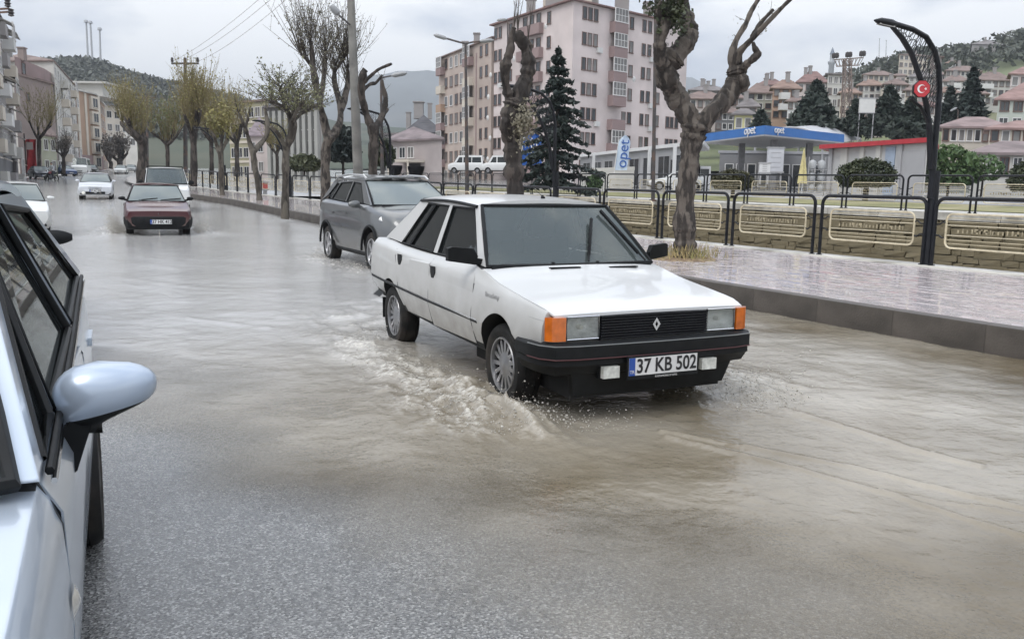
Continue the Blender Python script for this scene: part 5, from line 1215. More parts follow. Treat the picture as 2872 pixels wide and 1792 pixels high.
# lattice pylon with insulators among the hillside houses
B = at(2004, 345, 112); py = thing('lattice_pylon', 'steel lattice pylon with wide crossarm and black insulators before the hillside houses', 'pylon', B)
T = at(2006, 140, 112)-B; H_ = T.length; mbp = MB(); LG = pm('pylon_steel', (.19,.15,.13), .6, var=.3, scale=2)
def leg(sx, sy, u): w_ = lerp(.62, .34, u); return Vector((sx*w_, sy*w_, 0)) + T*u
for sx, sy in ((-1,-1),(1,-1),(1,1),(-1,1)): mbp.bar(leg(sx,sy,0), leg(sx,sy,1), .12, .12)
for i in range(11):
    u0, u1 = i/11, (i+1)/11
    for (a, b) in (((-1,-1),(1,-1)), ((1,-1),(1,1)), ((1,1),(-1,1)), ((-1,1),(-1,-1))): mbp.bar(leg(*a, u0), leg(*b, u1), .06, .06); mbp.bar(leg(*b, u0), leg(*a, u1), .06, .06)
mbp.build('lattice_mast', LG, py, smooth=False)
ca = MB(); a = at(1974, 142, 112)-B; b = at(2044, 137, 112)-B; a2 = at(1980, 158, 112)-B; b2 = at(2034, 155, 112)-B
ca.bar(a, b, .12, .12); ca.bar(a2, b2, .12, .12)
for i in range(9): ca.bar(a.lerp(b, i/8), a2.lerp(b2, min(1, (i+.5)/8)), .06, .06); ca.bar(a2.lerp(b2, i/8), a.lerp(b, min(1,(i+.5)/8)), .06, .06)
ca.build('cross_arm', LG, py, smooth=False)
for u in (.0, .09, .45, .54, .92, 1.0): MB().lathe([(.03,0),(.03,.15),(.26,.2),(.30,.45),(.26,.75),(.1,.85)], 8, c=tuple(a.lerp(b, u))).build('insulator', pm('dark_insulator', (.04,.035,.035), .4, var=.2), py)
# radio masts on the wooded hill
for k, (x, yt, yb) in enumerate(((204,54,152), (214,56,152), (236,72,152))):
    B = at(x+(5 if k < 2 else 2), yb, 610); T = at(x, yt, 610)-B; root = thing('radio_mast', ('leftmost tall pale radio mast on the wooded hill', 'middle pale radio mast on the wooded hill, close to the left one', 'shorter rightmost radio mast on the wooded hill')[k], 'mast', B)
    MB().tube([(0,0,-3), tuple(T)], [.75,.55], 6).build('mast_shaft', pm('mast_paint', (.42,.43,.45), .6, var=.1), root); MB().tube([tuple(T), tuple(T+Vector((0,0,1.5)))], [1.6,1.3], 8).build('antenna_head', pm('mast_paint', (.42,.43,.45), .6, var=.1), root)
for k, (x, yt) in enumerate(((2082,92), (2098,96))):
    B = at(x, 150, 425); T = at(x, yt, 425)-B; root = thing('thin_mast', ('left', 'right')[k]+' one of two hair-thin masts above the hillside right of the pylon', 'mast', B); MB().tube([(0,0,-5), tuple(T)], [.3,.14], 5).build('mast_shaft', pm('mast_paint', (.42,.43,.45), .6, var=.1), root); MB().tube([tuple(T*.98), tuple(T)], [.35,.35], 6).build('antenna_head', pm('mast_paint', (.42,.43,.45), .6, var=.1), root)
B = at(1966, 190, 400); mn = thing('minaret', 'slim blue-grey minaret with pointed cap above the hillside roofs', 'minaret', B); hh = (at(1966,112,400)-B).z
MINM = pm('minaret_stone', (.40,.42,.45), .7, var=.1)
MB().lathe([(1.3,-6),(1.2,hh*.45),(1.7,hh*.5),(1.7,hh*.56),(.95,hh*.57),(.9,hh*.78)], 12).build('shaft', MINM, mn); MB().lathe([(1.15,hh*.78),(.6,hh*.9),(.02,hh)], 12).build('spire', pm('lead_cap', (.16,.19,.24), .5, var=.1), mn)
# ============================================================ trees and plants
rng = np.random.default_rng(11)
def bark(name, a, b, c2):
    return pm(name, a, .85, var=.5, scale=9, col2=b, c2scale=c2, c2lo=.49, c2hi=.54, bump=1.0, bscale=9, stretch=(1,1,.35), bdist=.06)
BARK = bark('plane_bark', (.036,.030,.026), (.115,.098,.083), 6)
BARK2 = bark('dark_bark', (.028,.023,.02), (.075,.062,.053), 4)
BARK3 = bark('grey_bark', (.05,.042,.034), (.12,.105,.085), 4)
TWIG = pm('twig', (.06,.05,.042), .8, var=.3, scale=4); TWIG_Y = pm('olive_twig', (.20,.165,.085), .8, var=.3, scale=2)
def leafm(name, a, b): return pm(name, a, .6, var=.45, scale=.9, col2=b, c2scale=1.7, c2lo=.42, c2hi=.62)
LEAF_Y = leafm('spring_leaf', (.24,.215,.075), (.17,.165,.06)); LEAF_G = leafm('green_leaf', (.05,.10,.03), (.09,.14,.05)); LEAF_D = leafm('topiary_leaf', (.022,.032,.014), (.045,.055,.022))
NEEDLE = leafm('fir_needle', (.016,.028,.025), (.035,.05,.042)); NEEDLE2 = leafm('pine_needle', (.028,.042,.034), (.05,.064,.05)); BUD = leafm('pale_bud', (.16,.15,.10), (.24,.23,.17))
def leaf_cloud(name, C_, size, mat, parent, aspect=1.6, flat=0.0):
    C_ = np.asarray(C_, float); n = len(C_)
    u = rng.normal(size=(n,3)); u[:,2] *= (1-flat); u /= np.linalg.norm(u, axis=1)[:,None]
    w_ = rng.normal(size=(n,3)); w_ -= (w_*u).sum(1)[:,None]*u; w_ /= np.linalg.norm(w_, axis=1)[:,None]
    s_ = size*rng.uniform(.6, 1.35, n)[:,None]; a = u*s_*aspect*.5; b = w_*s_*.5
    V = np.stack([C_-a, C_+b*.9, C_+a, C_-b*.9], 1).reshape(-1,3); F = np.arange(4*n).reshape(-1,4)
    o = link(name, np_mesh(name, V, F, mat, False), parent); o['kind'] = 'stuff'; return o
def tubes_np(paths, mat, name, parent, n=4):
    mb = MB()
    for P, r in paths: mb.tube(P, r, n, caps=False)
    o = mb.build(name, mat, parent, smooth=True, angle=80); o['kind'] = 'stuff'; return o
def smooth_path(P, k=5):
    out = []
    for i in range(len(P)-1):
        p0 = P[max(0,i-1)]; p1 = P[i]; p2 = P[i+1]; p3 = P[min(len(P)-1,i+2)]
        for j in range(k):
            t_ = j/k; out.append(.5*((2*p1)+(p2-p0)*t_+(2*p0-5*p1+4*p2-p3)*t_*t_+(3*p1-p0-3*p2+p3)*t_**3))
    out.append(P[-1]); return out
def tree(name, label, base, Y, trunk, limbs, barkm, zb=None, group=None, knob=.22, n=12, k=5, rs=.9):
    """trunk and limbs as (view x, view y, radius in view px, depth offset m); every limb is a part"""
    B = at(base[0], base[1], Y)
    if zb is not None: B.z = zb
    root = thing(name, label, 'tree', B, 0, group); ends = []
    def mk(nm, L_, par):
        P = [at(q[0], q[1], Y+(q[3] if len(q) > 3 else 0))-B for q in L_]; r = [px2m(q[2]*rs, Y) for q in L_]
        if nm == 'trunk':
            P[0] = P[0].copy(); P[0].z = -.15; P.append(P[-1]+(P[-1]-P[-2]).normalized()*r[-1]*.5); r.append(r[-1]*.35)
        PP = smooth_path([np.array(p) for p in P], k); rr = np.interp(np.linspace(0, len(r)-1, len(PP)), range(len(r)), r)
        sd_ = random.random()*50
        rr = [a*(1+knob*float(vnoise(np.array(i*.37+sd_), np.array(sd_), 4))*1.2+knob*.6*float(vnoise(np.array(i*.9+sd_), np.array(sd_), 5))) for i, a in enumerate(rr)]
        o = MB().tube([Vector(p) for p in PP], rr, n, jit=knob*.9).build(nm, barkm, par, angle=80)
        return [Vector(p) for p in PP], rr
    tp_, _ = mk('trunk', trunk, root)
    for L_ in limbs:
        PP, rr = mk('limb', L_, root); ends.append((PP, rr))
    return root, B, ends
def shoots(root, ends, count, length, spread, r0, mat, leafmat=None, leafsize=.05, leaves=6, from_u=.35, up=1.0, curl=.25, tipfrac=.5, name='twigs', seed=1, lf=1.0):
    rs = random.Random(seed); paths = []; lp = []
    for i in range(count):
        PP, rr = ends[i % len(ends)]
        u = 1.0 if rs.random() < tipfrac else rs.uniform(from_u, 1.0)
        p = PP[min(len(PP)-1, int(u*(len(PP)-1)))]; d = Vector((rs.gauss(0, spread), rs.gauss(0, spread), up)).normalized()
        L_ = length*rs.uniform(.45, 1.1); q = [p]; dd = d.copy(); m_ = 5
        for k_ in range(m_):
            dd = (dd + Vector((rs.gauss(0,curl), rs.gauss(0,curl), .12*up))*.5).normalized(); q.append(q[-1]+dd*(L_/m_))
        paths.append((q, [lerp(r0, r0*.3, j/m_) for j in range(m_+1)]))
        for k_ in range(2):
            if rs.random() < .6:
                j = rs.randint(2, m_-1); d2 = (dd+Vector((rs.gauss(0,.7), rs.gauss(0,.7), rs.gauss(.2,.3)))).normalized(); q2 = [q[j], q[j]+d2*L_*.15, q[j]+d2*L_*.3+Vector((0,0,L_*.04))]
                paths.append((q2, [r0*.5, r0*.4, r0*.2]))
                for _ in range(int(leaves*lf*.5)): lp.append(q2[0].lerp(q2[2], rs.random())+Vector((rs.gauss(0,.04), rs.gauss(0,.04), rs.gauss(0,.04))))
        for _ in range(leaves):
            f = rs.uniform(.15, 1)*m_; j = min(int(f), m_-1); lp.append(q[j].lerp(q[j+1], f-j)+Vector((rs.gauss(0,.05), rs.gauss(0,.05), rs.gauss(0,.05))))
    tubes_np(paths, mat, name, root, 4)
    if leafmat and lp: leaf_cloud('leaves', [tuple(p) for p in lp], leafsize, leafmat, root)
PLANE = 'pollarded trees along the canal pavement'
zpav = lambda y: G(y)+KERB
# big pollarded tree at the right
tA, BA, eA = tree('pollarded_tree', 'big knobbly pollarded tree forking in a wide Y on the near pavement', (1620,612), 14.76,
    [(1619,618,44),(1620,590,37),(1621,540,33),(1622,470,31),(1630,400,30),(1638,340,36),(1646,300,44)],
    [[(1650,322,36),(1622,268,33),(1598,225,31),(1578,180,34,-.2),(1586,148,38,-.2),(1610,120,31,-.2),(1630,90,27,-.1),(1630,60,25),(1618,25,24,.1),(1614,-30,22,.1),(1612,-90,16)],
     [(1582,178,26,-.2),(1563,140,22,-.4),(1563,100,19,-.5),(1572,62,21,-.5),(1582,28,19,-.4),(1590,-30,16,-.3),(1592,-80,10,-.3)],
     [(1566,60,14,-.5),(1560,30,12,-.6),(1568,5,10,-.6)],
     [(1644,318,36),(1682,270,31),(1716,236,29,.2),(1738,205,33,.3),(1745,178,30,.3),(1741,158,26,.3)],
     [(1748,205,22,.3),(1760,200,20,.2),(1752,178,15,.2)],
     [(1740,165,20,.3),(1733,135,13,.3),(1742,98,10,.4),(1764,60,8.5,.5),(1778,28,8,.6),(1802,-12,6.5,.7)],
     [(1744,160,18,.3),(1750,126,11,.2),(1778,95,9,.1),(1806,65,8.5,0),(1836,34,7.5,-.1),(1876,-6,6,-.2)],
     [(1780,88,7,.1),(1800,56,6,.2),(1830,24,5,.3)],
     [(1750,172,15,.3),(1768,152,12,.1),(1785,138,13,0),(1793,128,12,0),(1786,112,7,0),(1783,100,4,0)]], BARK, zpav(14.76), PLANE, .28, 26, 12, .70)
shoots(tA, eA[5:8], 16, .28, .8, .006, TWIG, BUD, .025, 2, .3, .4, .35, .2, seed=5)
shoots(tA, eA[1:3], 30, .30, .7, .006, TWIG, LEAF_D, .06, 7, .3, .3, .35, .2, seed=6, name='ivy_stems')
pts = [Vector((rng.normal(0,.28), rng.normal(0,.28), abs(rng.normal(0,.05)))) for _ in range(420)]
STRAW = pm('dry_grass', (.34,.27,.13), .8, var=.4, scale=8, col2=(.2,.2,.07), c2scale=5)
grass = [( [p, p+Vector((rng.normal(0,.05), rng.normal(0,.05), rng.uniform(.05,.22)))], [.006,.002]) for p in pts]
tubes_np(grass, STRAW, 'dry_grass', tA, 3)
dmb = MB().lathe([(.001,.02),(.30,.022),(.52,.012),(.60,-.03)], 24); dmb.v = [(x*(1+.12*float(vnoise(np.array(x*4), np.array(y*4), 2))), y*(1+.15*float(vnoise(np.array(x*3), np.array(y*5), 3))), z) for x, y, z in dmb.v]
dmb.build('soil_patch', pm('tree_soil', (.20,.14,.085), .8, var=.35, scale=12, col2=(.30,.25,.14), c2scale=6, bump=.6, bscale=40), tA)
# knobbly tree behind the saloon's roof
tB, BB, eB = tree('pollarded_tree', 'leaning knobbly dark tree with stub arms behind the roof of the white saloon', (1216,500), 21.0,
    [(1222,512,34),(1218,460,29),(1217,410,26),(1212,360,24),(1210,310,25),(1212,270,31),(1218,245,32)],
    [[(1210,262,22),(1203,225,15),(1196,185,14,-.2),(1198,150,16,-.3),(1208,115,12,-.3),(1212,85,10,-.3),(1217,66,7,-.3)],
     [(1222,255,26),(1234,215,22,.2),(1247,185,23,.3),(1251,150,20,.3),(1243,118,16,.3),(1230,92,17,.2),(1226,74,12,.2)],
     [(1246,140,12,.3),(1256,112,8,.4),(1250,96,5,.4)], [(1205,330,20),(1192,300,14,-.3),(1200,280,10,-.3)]], BARK2, zpav(21), PLANE, .40, 18, 9, .74)
shoots(tB, eB[:3], 14, .9, .10, .012, TWIG, None, from_u=.9, up=1.2, curl=.08, tipfrac=.8, seed=8)
B_ = BB; lp = [tuple(at(1238+rng.normal(0,14), 292+rng.normal(0,24), 20.8+rng.normal(0,.15))-B_) for _ in range(700)]
leaf_cloud('ivy_leaves', lp, .06, leafm('dry_ivy', (.15,.135,.09), (.26,.24,.18)), tB)
lp = [tuple(at(1596+rng.normal(0,16), 35+rng.normal(0,26), 14.3+rng.normal(0,.12))-BA) for _ in range(500)]
leaf_cloud('ivy_leaves', lp, .05, LEAF_D, tA)
# C: tall crown of fine twigs
tC, BC, eC = tree('pollarded_tree', 'tallest bare tree with a wide fan of fine twigs left of the concrete pole', (772,488), 34.9,
    [(772,492,15),(771,460,13),(770,400,12.5),(773,350,13),(782,325,15)],
    [[(778,330,12),(768,290,9),(757,245,8,-.6),(748,205,8.5,-.9),(742,165,7,-1.0),(738,120,5,-1.0),(735,95,3,-1)], [(757,245,7,-.6),(764,205,6,-.2),(768,165,6,.2),(770,130,4,.4)], [(742,160,6,-1),(725,140,4.5,-1.3),(712,128,3,-1.5)],
     [(785,328,12),(803,295,9.5,.5),(806,262,9,.8),(800,228,8,1.0),(791,190,7,1.1),(793,160,4.5,1.2)], [(806,262,8,.8),(818,225,7,1.2),(824,190,7,1.4),(822,165,4,1.4)], [(793,170,4.5,1.1),(806,150,4,1.3),(816,140,3,1.4)]], BARK, zpav(34.9), PLANE, .3)
shoots(tC, eC, 300, 2.5, .42, .012, TWIG, BUD, .05, 6, .45, 1.0, .16, .45, seed=10)
# D: stubby, no twigs
tD, BD, eD = tree('pollarded_tree', 'stubby sawn-off tree with two upright arms just right of the concrete pole', (884,440), 30.7,
    [(884,478,21),(883,420,17),(884,360,16),(885,320,17),(882,298,19)],
    [[(882,305,15),(868,272,12),(858,240,12,-.3),(856,205,13,-.4),(860,175,14,-.4),(866,165,10,-.4)], [(862,195,7,-.4),(880,178,5.5,-.6),(900,163,4.5,-.8),(927,152,4,-1)], [(858,215,7,-.4),(876,200,6,-.1),(890,196,5,.2),(905,178,3.5,.3)],
     [(886,305,14),(902,280,10,.4),(911,255,9,.6),(912,228,8,.7),(906,200,6,.7),(905,190,4,.7)], [(908,270,6,.5),(918,258,5,.6)]], BARK2, zpav(30.7), PLANE, .38, 14, 7, .66)
shoots(tD, eD[3:], 14, .5, .5, .009, TWIG, BUD, .03, 2, .4, .6, .3, .3, seed=12)
# E: umbrella of budding twigs
tE, BE, eE = tree('pollarded_tree', 'tree with an umbrella of budding twigs beside the kerb left of the tallest bare tree', (674,508), 28.7,
    [(674,510,12),(675,460,10),(676,400,9.5),(678,355,10),(690,320,11),(694,290,10)],
    [[(692,298,8),(684,272,6),(672,255,5,-.8),(655,246,4,-1.4),(640,242,3,-1.8)], [(692,292,7),(694,262,5,.3),(700,240,4,.6),(706,222,3,.7)], [(692,290,7),(710,272,5,.7),(725,262,4,1.2),(738,258,3,1.6)], [(688,280,6),(676,250,5,-.3),(668,228,4,-.5),(662,205,3,-.7)], [(692,290,6),(700,268,5,-.8),(712,250,4,-1.5)], [(678,355,7),(660,320,5,-.4),(640,300,4,-.6)]], BARK3, zpav(28.7), PLANE, .3)
shoots(tE, eE[:5], 190, 1.35, .95, .012, TWIG, leafm('fresh_bud', (.12,.13,.06), (.2,.2,.11)), .055, 8, .3, .55, .3, .4, seed=14)
# F, G: smaller forks
tF, BF, eF = tree('pollarded_tree', 'slim Y-shaped tree, second to the left of the umbrella tree', (613,474), 39.6, [(614,478,9),(611,440,7),(604,400,7),(598,358,8)],
    [[(598,362,6.5),(590,335,5),(583,312,5,-.4),(573,285,3.5,-.8),(565,268,2.5,-1)], [(599,360,7),(616,342,6.5,.5),(630,322,6,.8),(634,300,6,.9),(628,262,3.5,1)], [(588,325,4,-.2),(582,300,4,-.4),(588,280,3,-.3)]], BARK3, zpav(39.6), PLANE, .3)
shoots(tF, eF, 30, 1.0, .5, .012, TWIG, LEAF_Y, .06, 3, .5, 1, .2, .5, seed=16)
tG, BG, eG = tree('pollarded_tree', 'small forked tree with short raised arms, leftmost on the near kerb', (525,463), 45, [(526,465,7),(524,430,6),(523,385,6),(522,360,7)],
    [[(522,362,5.5),(513,345,4.5),(508,325,4,-.4),(500,310,3,-.6)], [(523,360,5),(532,342,4.5,.4),(538,325,4,.6),(540,300,3,.7)], [(522,358,5),(525,335,4),(528,310,3.5)]], BARK3, zpav(45), PLANE, .3)
shoots(tG, eG, 80, 1.6, .4, .012, TWIG_Y, LEAF_Y, .09, 8, .5, 1, .2, .5, seed=18)
# yellow-green trees further up the street
def haze_tree(label, x, yb, ytop, Y, width, n, seed, r=8, cols=(TWIG_Y, LEAF_Y), fork=.45, lsize=.16, side=None):
    h = yb-ytop; yf = yb-h*fork; rs = random.Random(seed); limbs = []
    for k_ in range(6):
        ex = x+width*.5*rs.uniform(-.9,.9); limbs.append([(x, yf+h*.03, r*.8), (lerp(x, ex, .5), yf-h*.06, r*.55, rs.uniform(-1,1)), (ex, yf-h*rs.uniform(.12,.24), r*.45, rs.uniform(-2,2))])
    t_, B, e_ = tree('street_tree', label, (x, yb), Y, [(x, yb+4, r*1.15), (x+1, lerp(yb, yf, .5), r), (x, yf, r*1.1)], limbs, BARK2, None, 'yellow-green trees lining the upper street', .3, 9, 4, .8)
    shoots(t_, e_, int(n*1.5), px2m(h*.46, Y), .30, .018, cols[0], cols[1], lsize*.5, 7, .3, 1, .14, .5, seed=seed+1)
    return t_
haze_tree('broad yellow-green tree with the thickest dark trunk behind the white van', 337, 432, 205, 62, 110, 170, 31, 15)
haze_tree('yellow-green tree with several dark arms right of the white van', 458, 436, 175, 56, 120, 180, 33, 9)
haze_tree('green-tinged tree between the van and the thick dark trunk', 396, 425, 232, 70, 90, 120, 35, 6, (TWIG_Y, leafm('mid_green', (.09,.125,.04), (.13,.16,.06))))
haze_tree('yellow-green tree crown filling the gap right of the white van', 500, 430, 205, 66, 90, 120, 37, 6)
haze_tree('olive tree crown against the pale office building', 560, 425, 225, 78, 80, 90, 38, 6)
haze_tree('small olive tree standing before the columned grey building', 655, 420, 290, 66, 60, 70, 39, 4)
haze_tree('yellowish tree standing by the red banner on the left', 92, 415, 215, 92, 70, 80, 40, 5)
haze_tree('small grey-brown tree in front of the stepped apartment facade', 150, 410, 320, 96, 40, 70, 41, 5, (TWIG, pm('grey_bud', (.13,.115,.10), .8, var=.3)))
haze_tree('grey-brown tree mass at the end of the street', 283, 400, 298, 175, 60, 160, 43, 7, (TWIG, pm('grey_bud', (.13,.115,.10), .8, var=.3)), .2, .5)
haze_tree('slim grey tree at the end of the street next to the tan building', 262, 398, 325, 165, 30, 80, 44, 5, (TWIG, pm('grey_bud', (.13,.115,.10), .8, var=.3)), .2, .5)

# conifers: drooping tiers of needle sprays
def conifer(name, label, x, ytop, yb, Y, wpx, tiers, per, quads, needle, droop=.35, size=.16, group=None, zb=None, bare=.12, irr=.25):
    B = at(x, yb, Y); 
    if zb is not None: B.z = zb
    H_ = at(x, ytop, Y).z-B.z; Wm = px2m(wpx/2, Y); root = thing(name, label, 'tree', B, 0, group)
    MB().tube([(0,0,-.2),(0,0,H_*.5),(0,0,H_)], [H_*.022,H_*.014,H_*.004], 8).build('trunk', BARK2, root)
    C_ = []; br = []
    for i in range(tiers):
        u = i/(tiers-1); z = lerp(H_*bare, H_*.97, u); rad = Wm*(1-u)**.85*(1-.25*(u < .08))+Wm*.03
        for j in range(per):
            a = 2*math.pi*(j+rng.random())/per; L_ = rad*rng.uniform(1-irr, 1+irr); d = np.array([math.cos(a), math.sin(a)])
            zz = z+rng.normal(0, H_*.012); end = np.array([d[0]*L_, d[1]*L_, zz-droop*L_*.55+ .10*L_])
            mid = np.array([d[0]*L_*.5, d[1]*L_*.5, zz-droop*L_*.12]); st_ = np.array([0,0,zz])
            br.append(([Vector(st_), Vector(mid), Vector(end)], [H_*.004, H_*.003, H_*.001]))
            for q in range(max(4, int(quads*(1-u*.6)))):
                f = rng.uniform(.12, 1)**.8; p = (1-f)**2*st_+2*f*(1-f)*mid+f*f*end
                sp = .16*L_*(1-f*.75)+size*.3; p = p+np.array([rng.normal(0,sp*.6)*-d[1], rng.normal(0,sp*.6)*d[0], -abs(rng.normal(0, size*.5))])+rng.normal(0, size*.15, 3); C_.append(p)
    tubes_np(br, BARK2, 'branches', root, 4); leaf_cloud('needles', C_, size, needle, root, 2.2, .3); return root
conifer('fir_tree', 'tall dark fir with drooping tiers in front of the pink apartment block', 1316, 108, 428, 44, 185, 15, 10, 85, NEEDLE, .6, .14, None, farz(44), .10, .5)
FG = 'dark conifers before the hillside houses'
conifer('pine_tree', 'broad dark pine left of the lattice pylon', 1925, 192, 322, 98, 130, 13, 12, 40, NEEDLE2, .3, .45, FG)
conifer('pine_tree', 'low grey-green conifer left of the broad dark pine, above the blue canopy', 1800, 262, 318, 96, 56, 9, 9, 26, NEEDLE2, .2, .42, FG)
conifer('pine_tree', 'bushy dark pine directly behind the white board', 2098, 205, 322, 100, 110, 12, 11, 36, NEEDLE2, .3, .45, FG)
conifer('pine_tree', 'tall pointed fir furthest right, rising behind the tiled roofs', 2292, 158, 312, 104, 84, 15, 9, 26, NEEDLE, .35, .4, FG)
conifer('pine_tree', 'small dark pine between the lamp post and the tall pointed fir', 2243, 205, 305, 108, 60, 11, 9, 24, NEEDLE, .35, .4, FG)
conifer('pine_tree', 'wide low dark pine just left of the curved lamp post', 2150, 232, 330, 96, 100, 11, 11, 34, NEEDLE2, .25, .45, FG)
conifer('pine_tree', 'small dark pine right next to the pylon foot', 2022, 238, 318, 97, 64, 10, 9, 26, NEEDLE2, .3, .42, FG)
def shrub_mass(name, label, x, yb, Y, wpx, hpx, n, mat, stem, zb=None, flat=.0, size=.09, cat='tree', trunkpx=8, group=None):
    B = at(x, yb, Y)
    if zb is not None: B.z = zb
    root = thing(name, label, cat, B, 0, group); rx = px2m(wpx/2, Y); rz = px2m(hpx/2, Y); cz = px2m(stem, Y)+rz
    MB().tube([(0,0,-.1),(.03,0,cz*.6),(0,0,cz)], [px2m(trunkpx, Y)*.5, px2m(trunkpx, Y)*.45, px2m(trunkpx, Y)*.4], 8).build('trunk', BARK2, root)
    for k_ in range(5):
        a = k_*1.257; MB().tube([(0,0,cz*.72),(math.cos(a)*rx*.4, math.sin(a)*rx*.4, cz)], [px2m(trunkpx,Y)*.3, px2m(trunkpx,Y)*.15], 6).build('limb', BARK2, root)
    u = rng.normal(size=(n,3)); u /= np.linalg.norm(u, axis=1)[:,None]; rad = rng.uniform(.55, 1, n)**.4
    lump = 1+.16*np.array([mnoise.noise(Vector(v*2.2)) for v in u])+.05*rng.normal(size=n)
    P = u*rad[:,None]*lump[:,None]*np.array([rx, rx, rz])
    P[:,2] = np.where(P[:,2] < -rz*.55, -rz*.55-.08*rz*rng.random(n), P[:,2]) + cz
    leaf_cloud('foliage', P, size, mat, root); return root
shrub_mass('topiary_tree', 'clipped dark umbrella-shaped bush on a trunk behind the far railing', 2050, 440, 42, 128, 78, 6500, LEAF_D, 18, farz(42), size=.10, trunkpx=14)
shrub_mass('topiary_tree', 'low clipped round bush in the fuel station forecourt behind the big tree', 1735, 436, 44, 96, 52, 4200, leafm('olive_topiary', (.035,.035,.014), (.06,.058,.024)), 12, farz(44), size=.10, trunkpx=10)
shrub_mass('topiary_tree', 'clipped round bush cut off by the right edge of the picture', 2440, 446, 40, 96, 90, 4200, LEAF_D, 12, farz(40), size=.10, trunkpx=12)
shrub_mass('leafy_tree', 'light green young tree behind the railing right of the curved lamp post', 2245, 430, 58, 130, 105, 1500, LEAF_G, 10, farz(58), size=.28, trunkpx=6)
shrub_mass('leafy_tree', 'sparse young green tree second to the right of the curved lamp post', 2325, 430, 58, 90, 70, 420, LEAF_G, 28, farz(58), size=.24, trunkpx=5)
shrub_mass('leafy_tree', 'sparse young tree just left of the curved lamp post', 2178, 430, 56, 70, 66, 330, leafm('pale_leaf', (.13,.16,.10), (.08,.11,.06)), 22, farz(56), size=.22, trunkpx=4)
shrub_mass('shrub', 'small green shrub at the foot of the white feather flag', 1408, 428, 62, 34, 36, 700, LEAF_G, 2, farz(62), size=.2, cat='shrub', trunkpx=5)
shrub_mass('shrub', 'dark rounded tree between the concrete pole and the spotted trunk', 812, 415, 60, 76, 92, 2200, leafm('dark_round', (.02,.03,.03), (.035,.045,.04)), 18, None, size=.3, trunkpx=6)
shrub_mass('shrub', 'dark green bushy tree right of the stubby tree', 908, 415, 66, 46, 70, 1500, LEAF_D, 12, None, size=.3, trunkpx=5)
shrub_mass('shrub', 'olive green bush below the umbrella tree', 720, 415, 60, 70, 40, 1200, leafm('olive_bush', (.06,.07,.035), (.1,.11,.06)), 6, None, size=.25, trunkpx=5)
# woodland on the left hill: reads as one mass
mb = []; 
def hill_pt(x, u):
    top = interp(x, RIDGE_L); P1 = at(x, top, 620); P0 = at(x, 400, 260); Yk = 260+360*u; q = at(x, 450, Yk); return np.array([q.x, q.y, P0.z+(P1.z-P0.z)*u**1.15])
C_ = []
for i in range(9000):
    x = rng.uniform(-40, 700); u = 1-rng.random()**1.6*.75; p = hill_pt(x, u); h = rng.uniform(2.5, 6.0)
    for k_ in range(8): C_.append(p+np.array([rng.normal(0,1.8), rng.normal(0,1.8), h*rng.random()]))
o = leaf_cloud('hill_woodland', C_, 1.7, leafm('hill_tree_leaf', (.055,.065,.048), (.08,.085,.062)), None); tag(o, 'dark wood covering the hill behind the left-hand buildings', 'woodland', kind='stuff')
C_ = []
for i in range(2600):
    x = rng.uniform(1560, 2460); u = 1-rng.random()*.35; top = interp(x, RIDGE_R); P1 = at(x, top, 430); P0 = at(x, 405, 120); Yk = 120+310*u; q = at(x, 450, Yk)
    if rng.random() > (.8 if u > .96 else .25): continue
    p = np.array([q.x, q.y, P0.z+(P1.z-P0.z)*u**1.15])
    for k_ in range(14): C_.append(p+np.array([rng.normal(0,1.6), rng.normal(0,1.6), rng.uniform(0,5)]))
o = leaf_cloud('hill_scrub', C_, 1.6, leafm('scrub_leaf', (.04,.052,.035), (.075,.08,.055)), None); tag(o, 'scattered scrub and small trees on the hill above the town', 'scrub', kind='stuff')
# ============================================================ buildings
def wallm(name, col, rough=.85): return pm(name, col, rough, var=.10, scale=.35, col2=tuple(c*.72 for c in col), c2scale=.16, c2lo=.52, c2hi=.75, bump=.08, bscale=20)
PINK = wallm('pink_render', (.60,.53,.515)); PINK2 = wallm('pale_pink_render', (.52,.46,.44)); MAROON = wallm('mauve_band', (.27,.20,.195)); OLDP = wallm('old_beige_render', (.42,.35,.31))
GREYW = wallm('grey_render', (.30,.285,.28)); TAN = wallm('tan_render', (.36,.25,.18)); CREAM = wallm('cream_render', (.55,.50,.43)); PALE = wallm('pale_render', (.50,.49,.46)); WHITEW = wallm('white_render', (.62,.62,.61)); PEACH = wallm('peach_render', (.42,.29,.22)); YELW = wallm('yellow_render', (.58,.55,.30)); BROWNW = wallm('brown_render', (.25,.205,.19)); OLIVE = wallm('olive_render', (.33,.31,.21)); DKGREY = wallm('dark_grey_render', (.16,.16,.165))
def roofm(name, col): return pm(name, col, .8, var=.2, scale=.8, col2=tuple(c*.65 for c in col), c2scale=.5, bump=.3, bscale=3, stretch=(1,1,4))
TILE_B = roofm('brown_tile', (.20,.15,.135)); TILE_R = roofm('red_tile', (.21,.135,.125)); TILE_S = roofm('salmon_tile', (.27,.18,.165)); TILE_G = roofm('grey_tile', (.19,.175,.175)); TILE_O = roofm('orange_brown_tile', (.25,.175,.145)); SLATE = roofm('dark_slate', (.09,.09,.10))
PANE = pm('dark_pane', (.03,.034,.038), .12, var=.5, scale=.25, spec=.7); PANE2 = pm('curtained_pane', (.16,.155,.15), .2, var=.4, scale=.4, spec=.6); FRAME = pm('window_frame', (.62,.61,.60), .5, var=.08); FRAMEB = pm('brown_frame', (.14,.085,.07), .5, var=.15)
_wm = {}
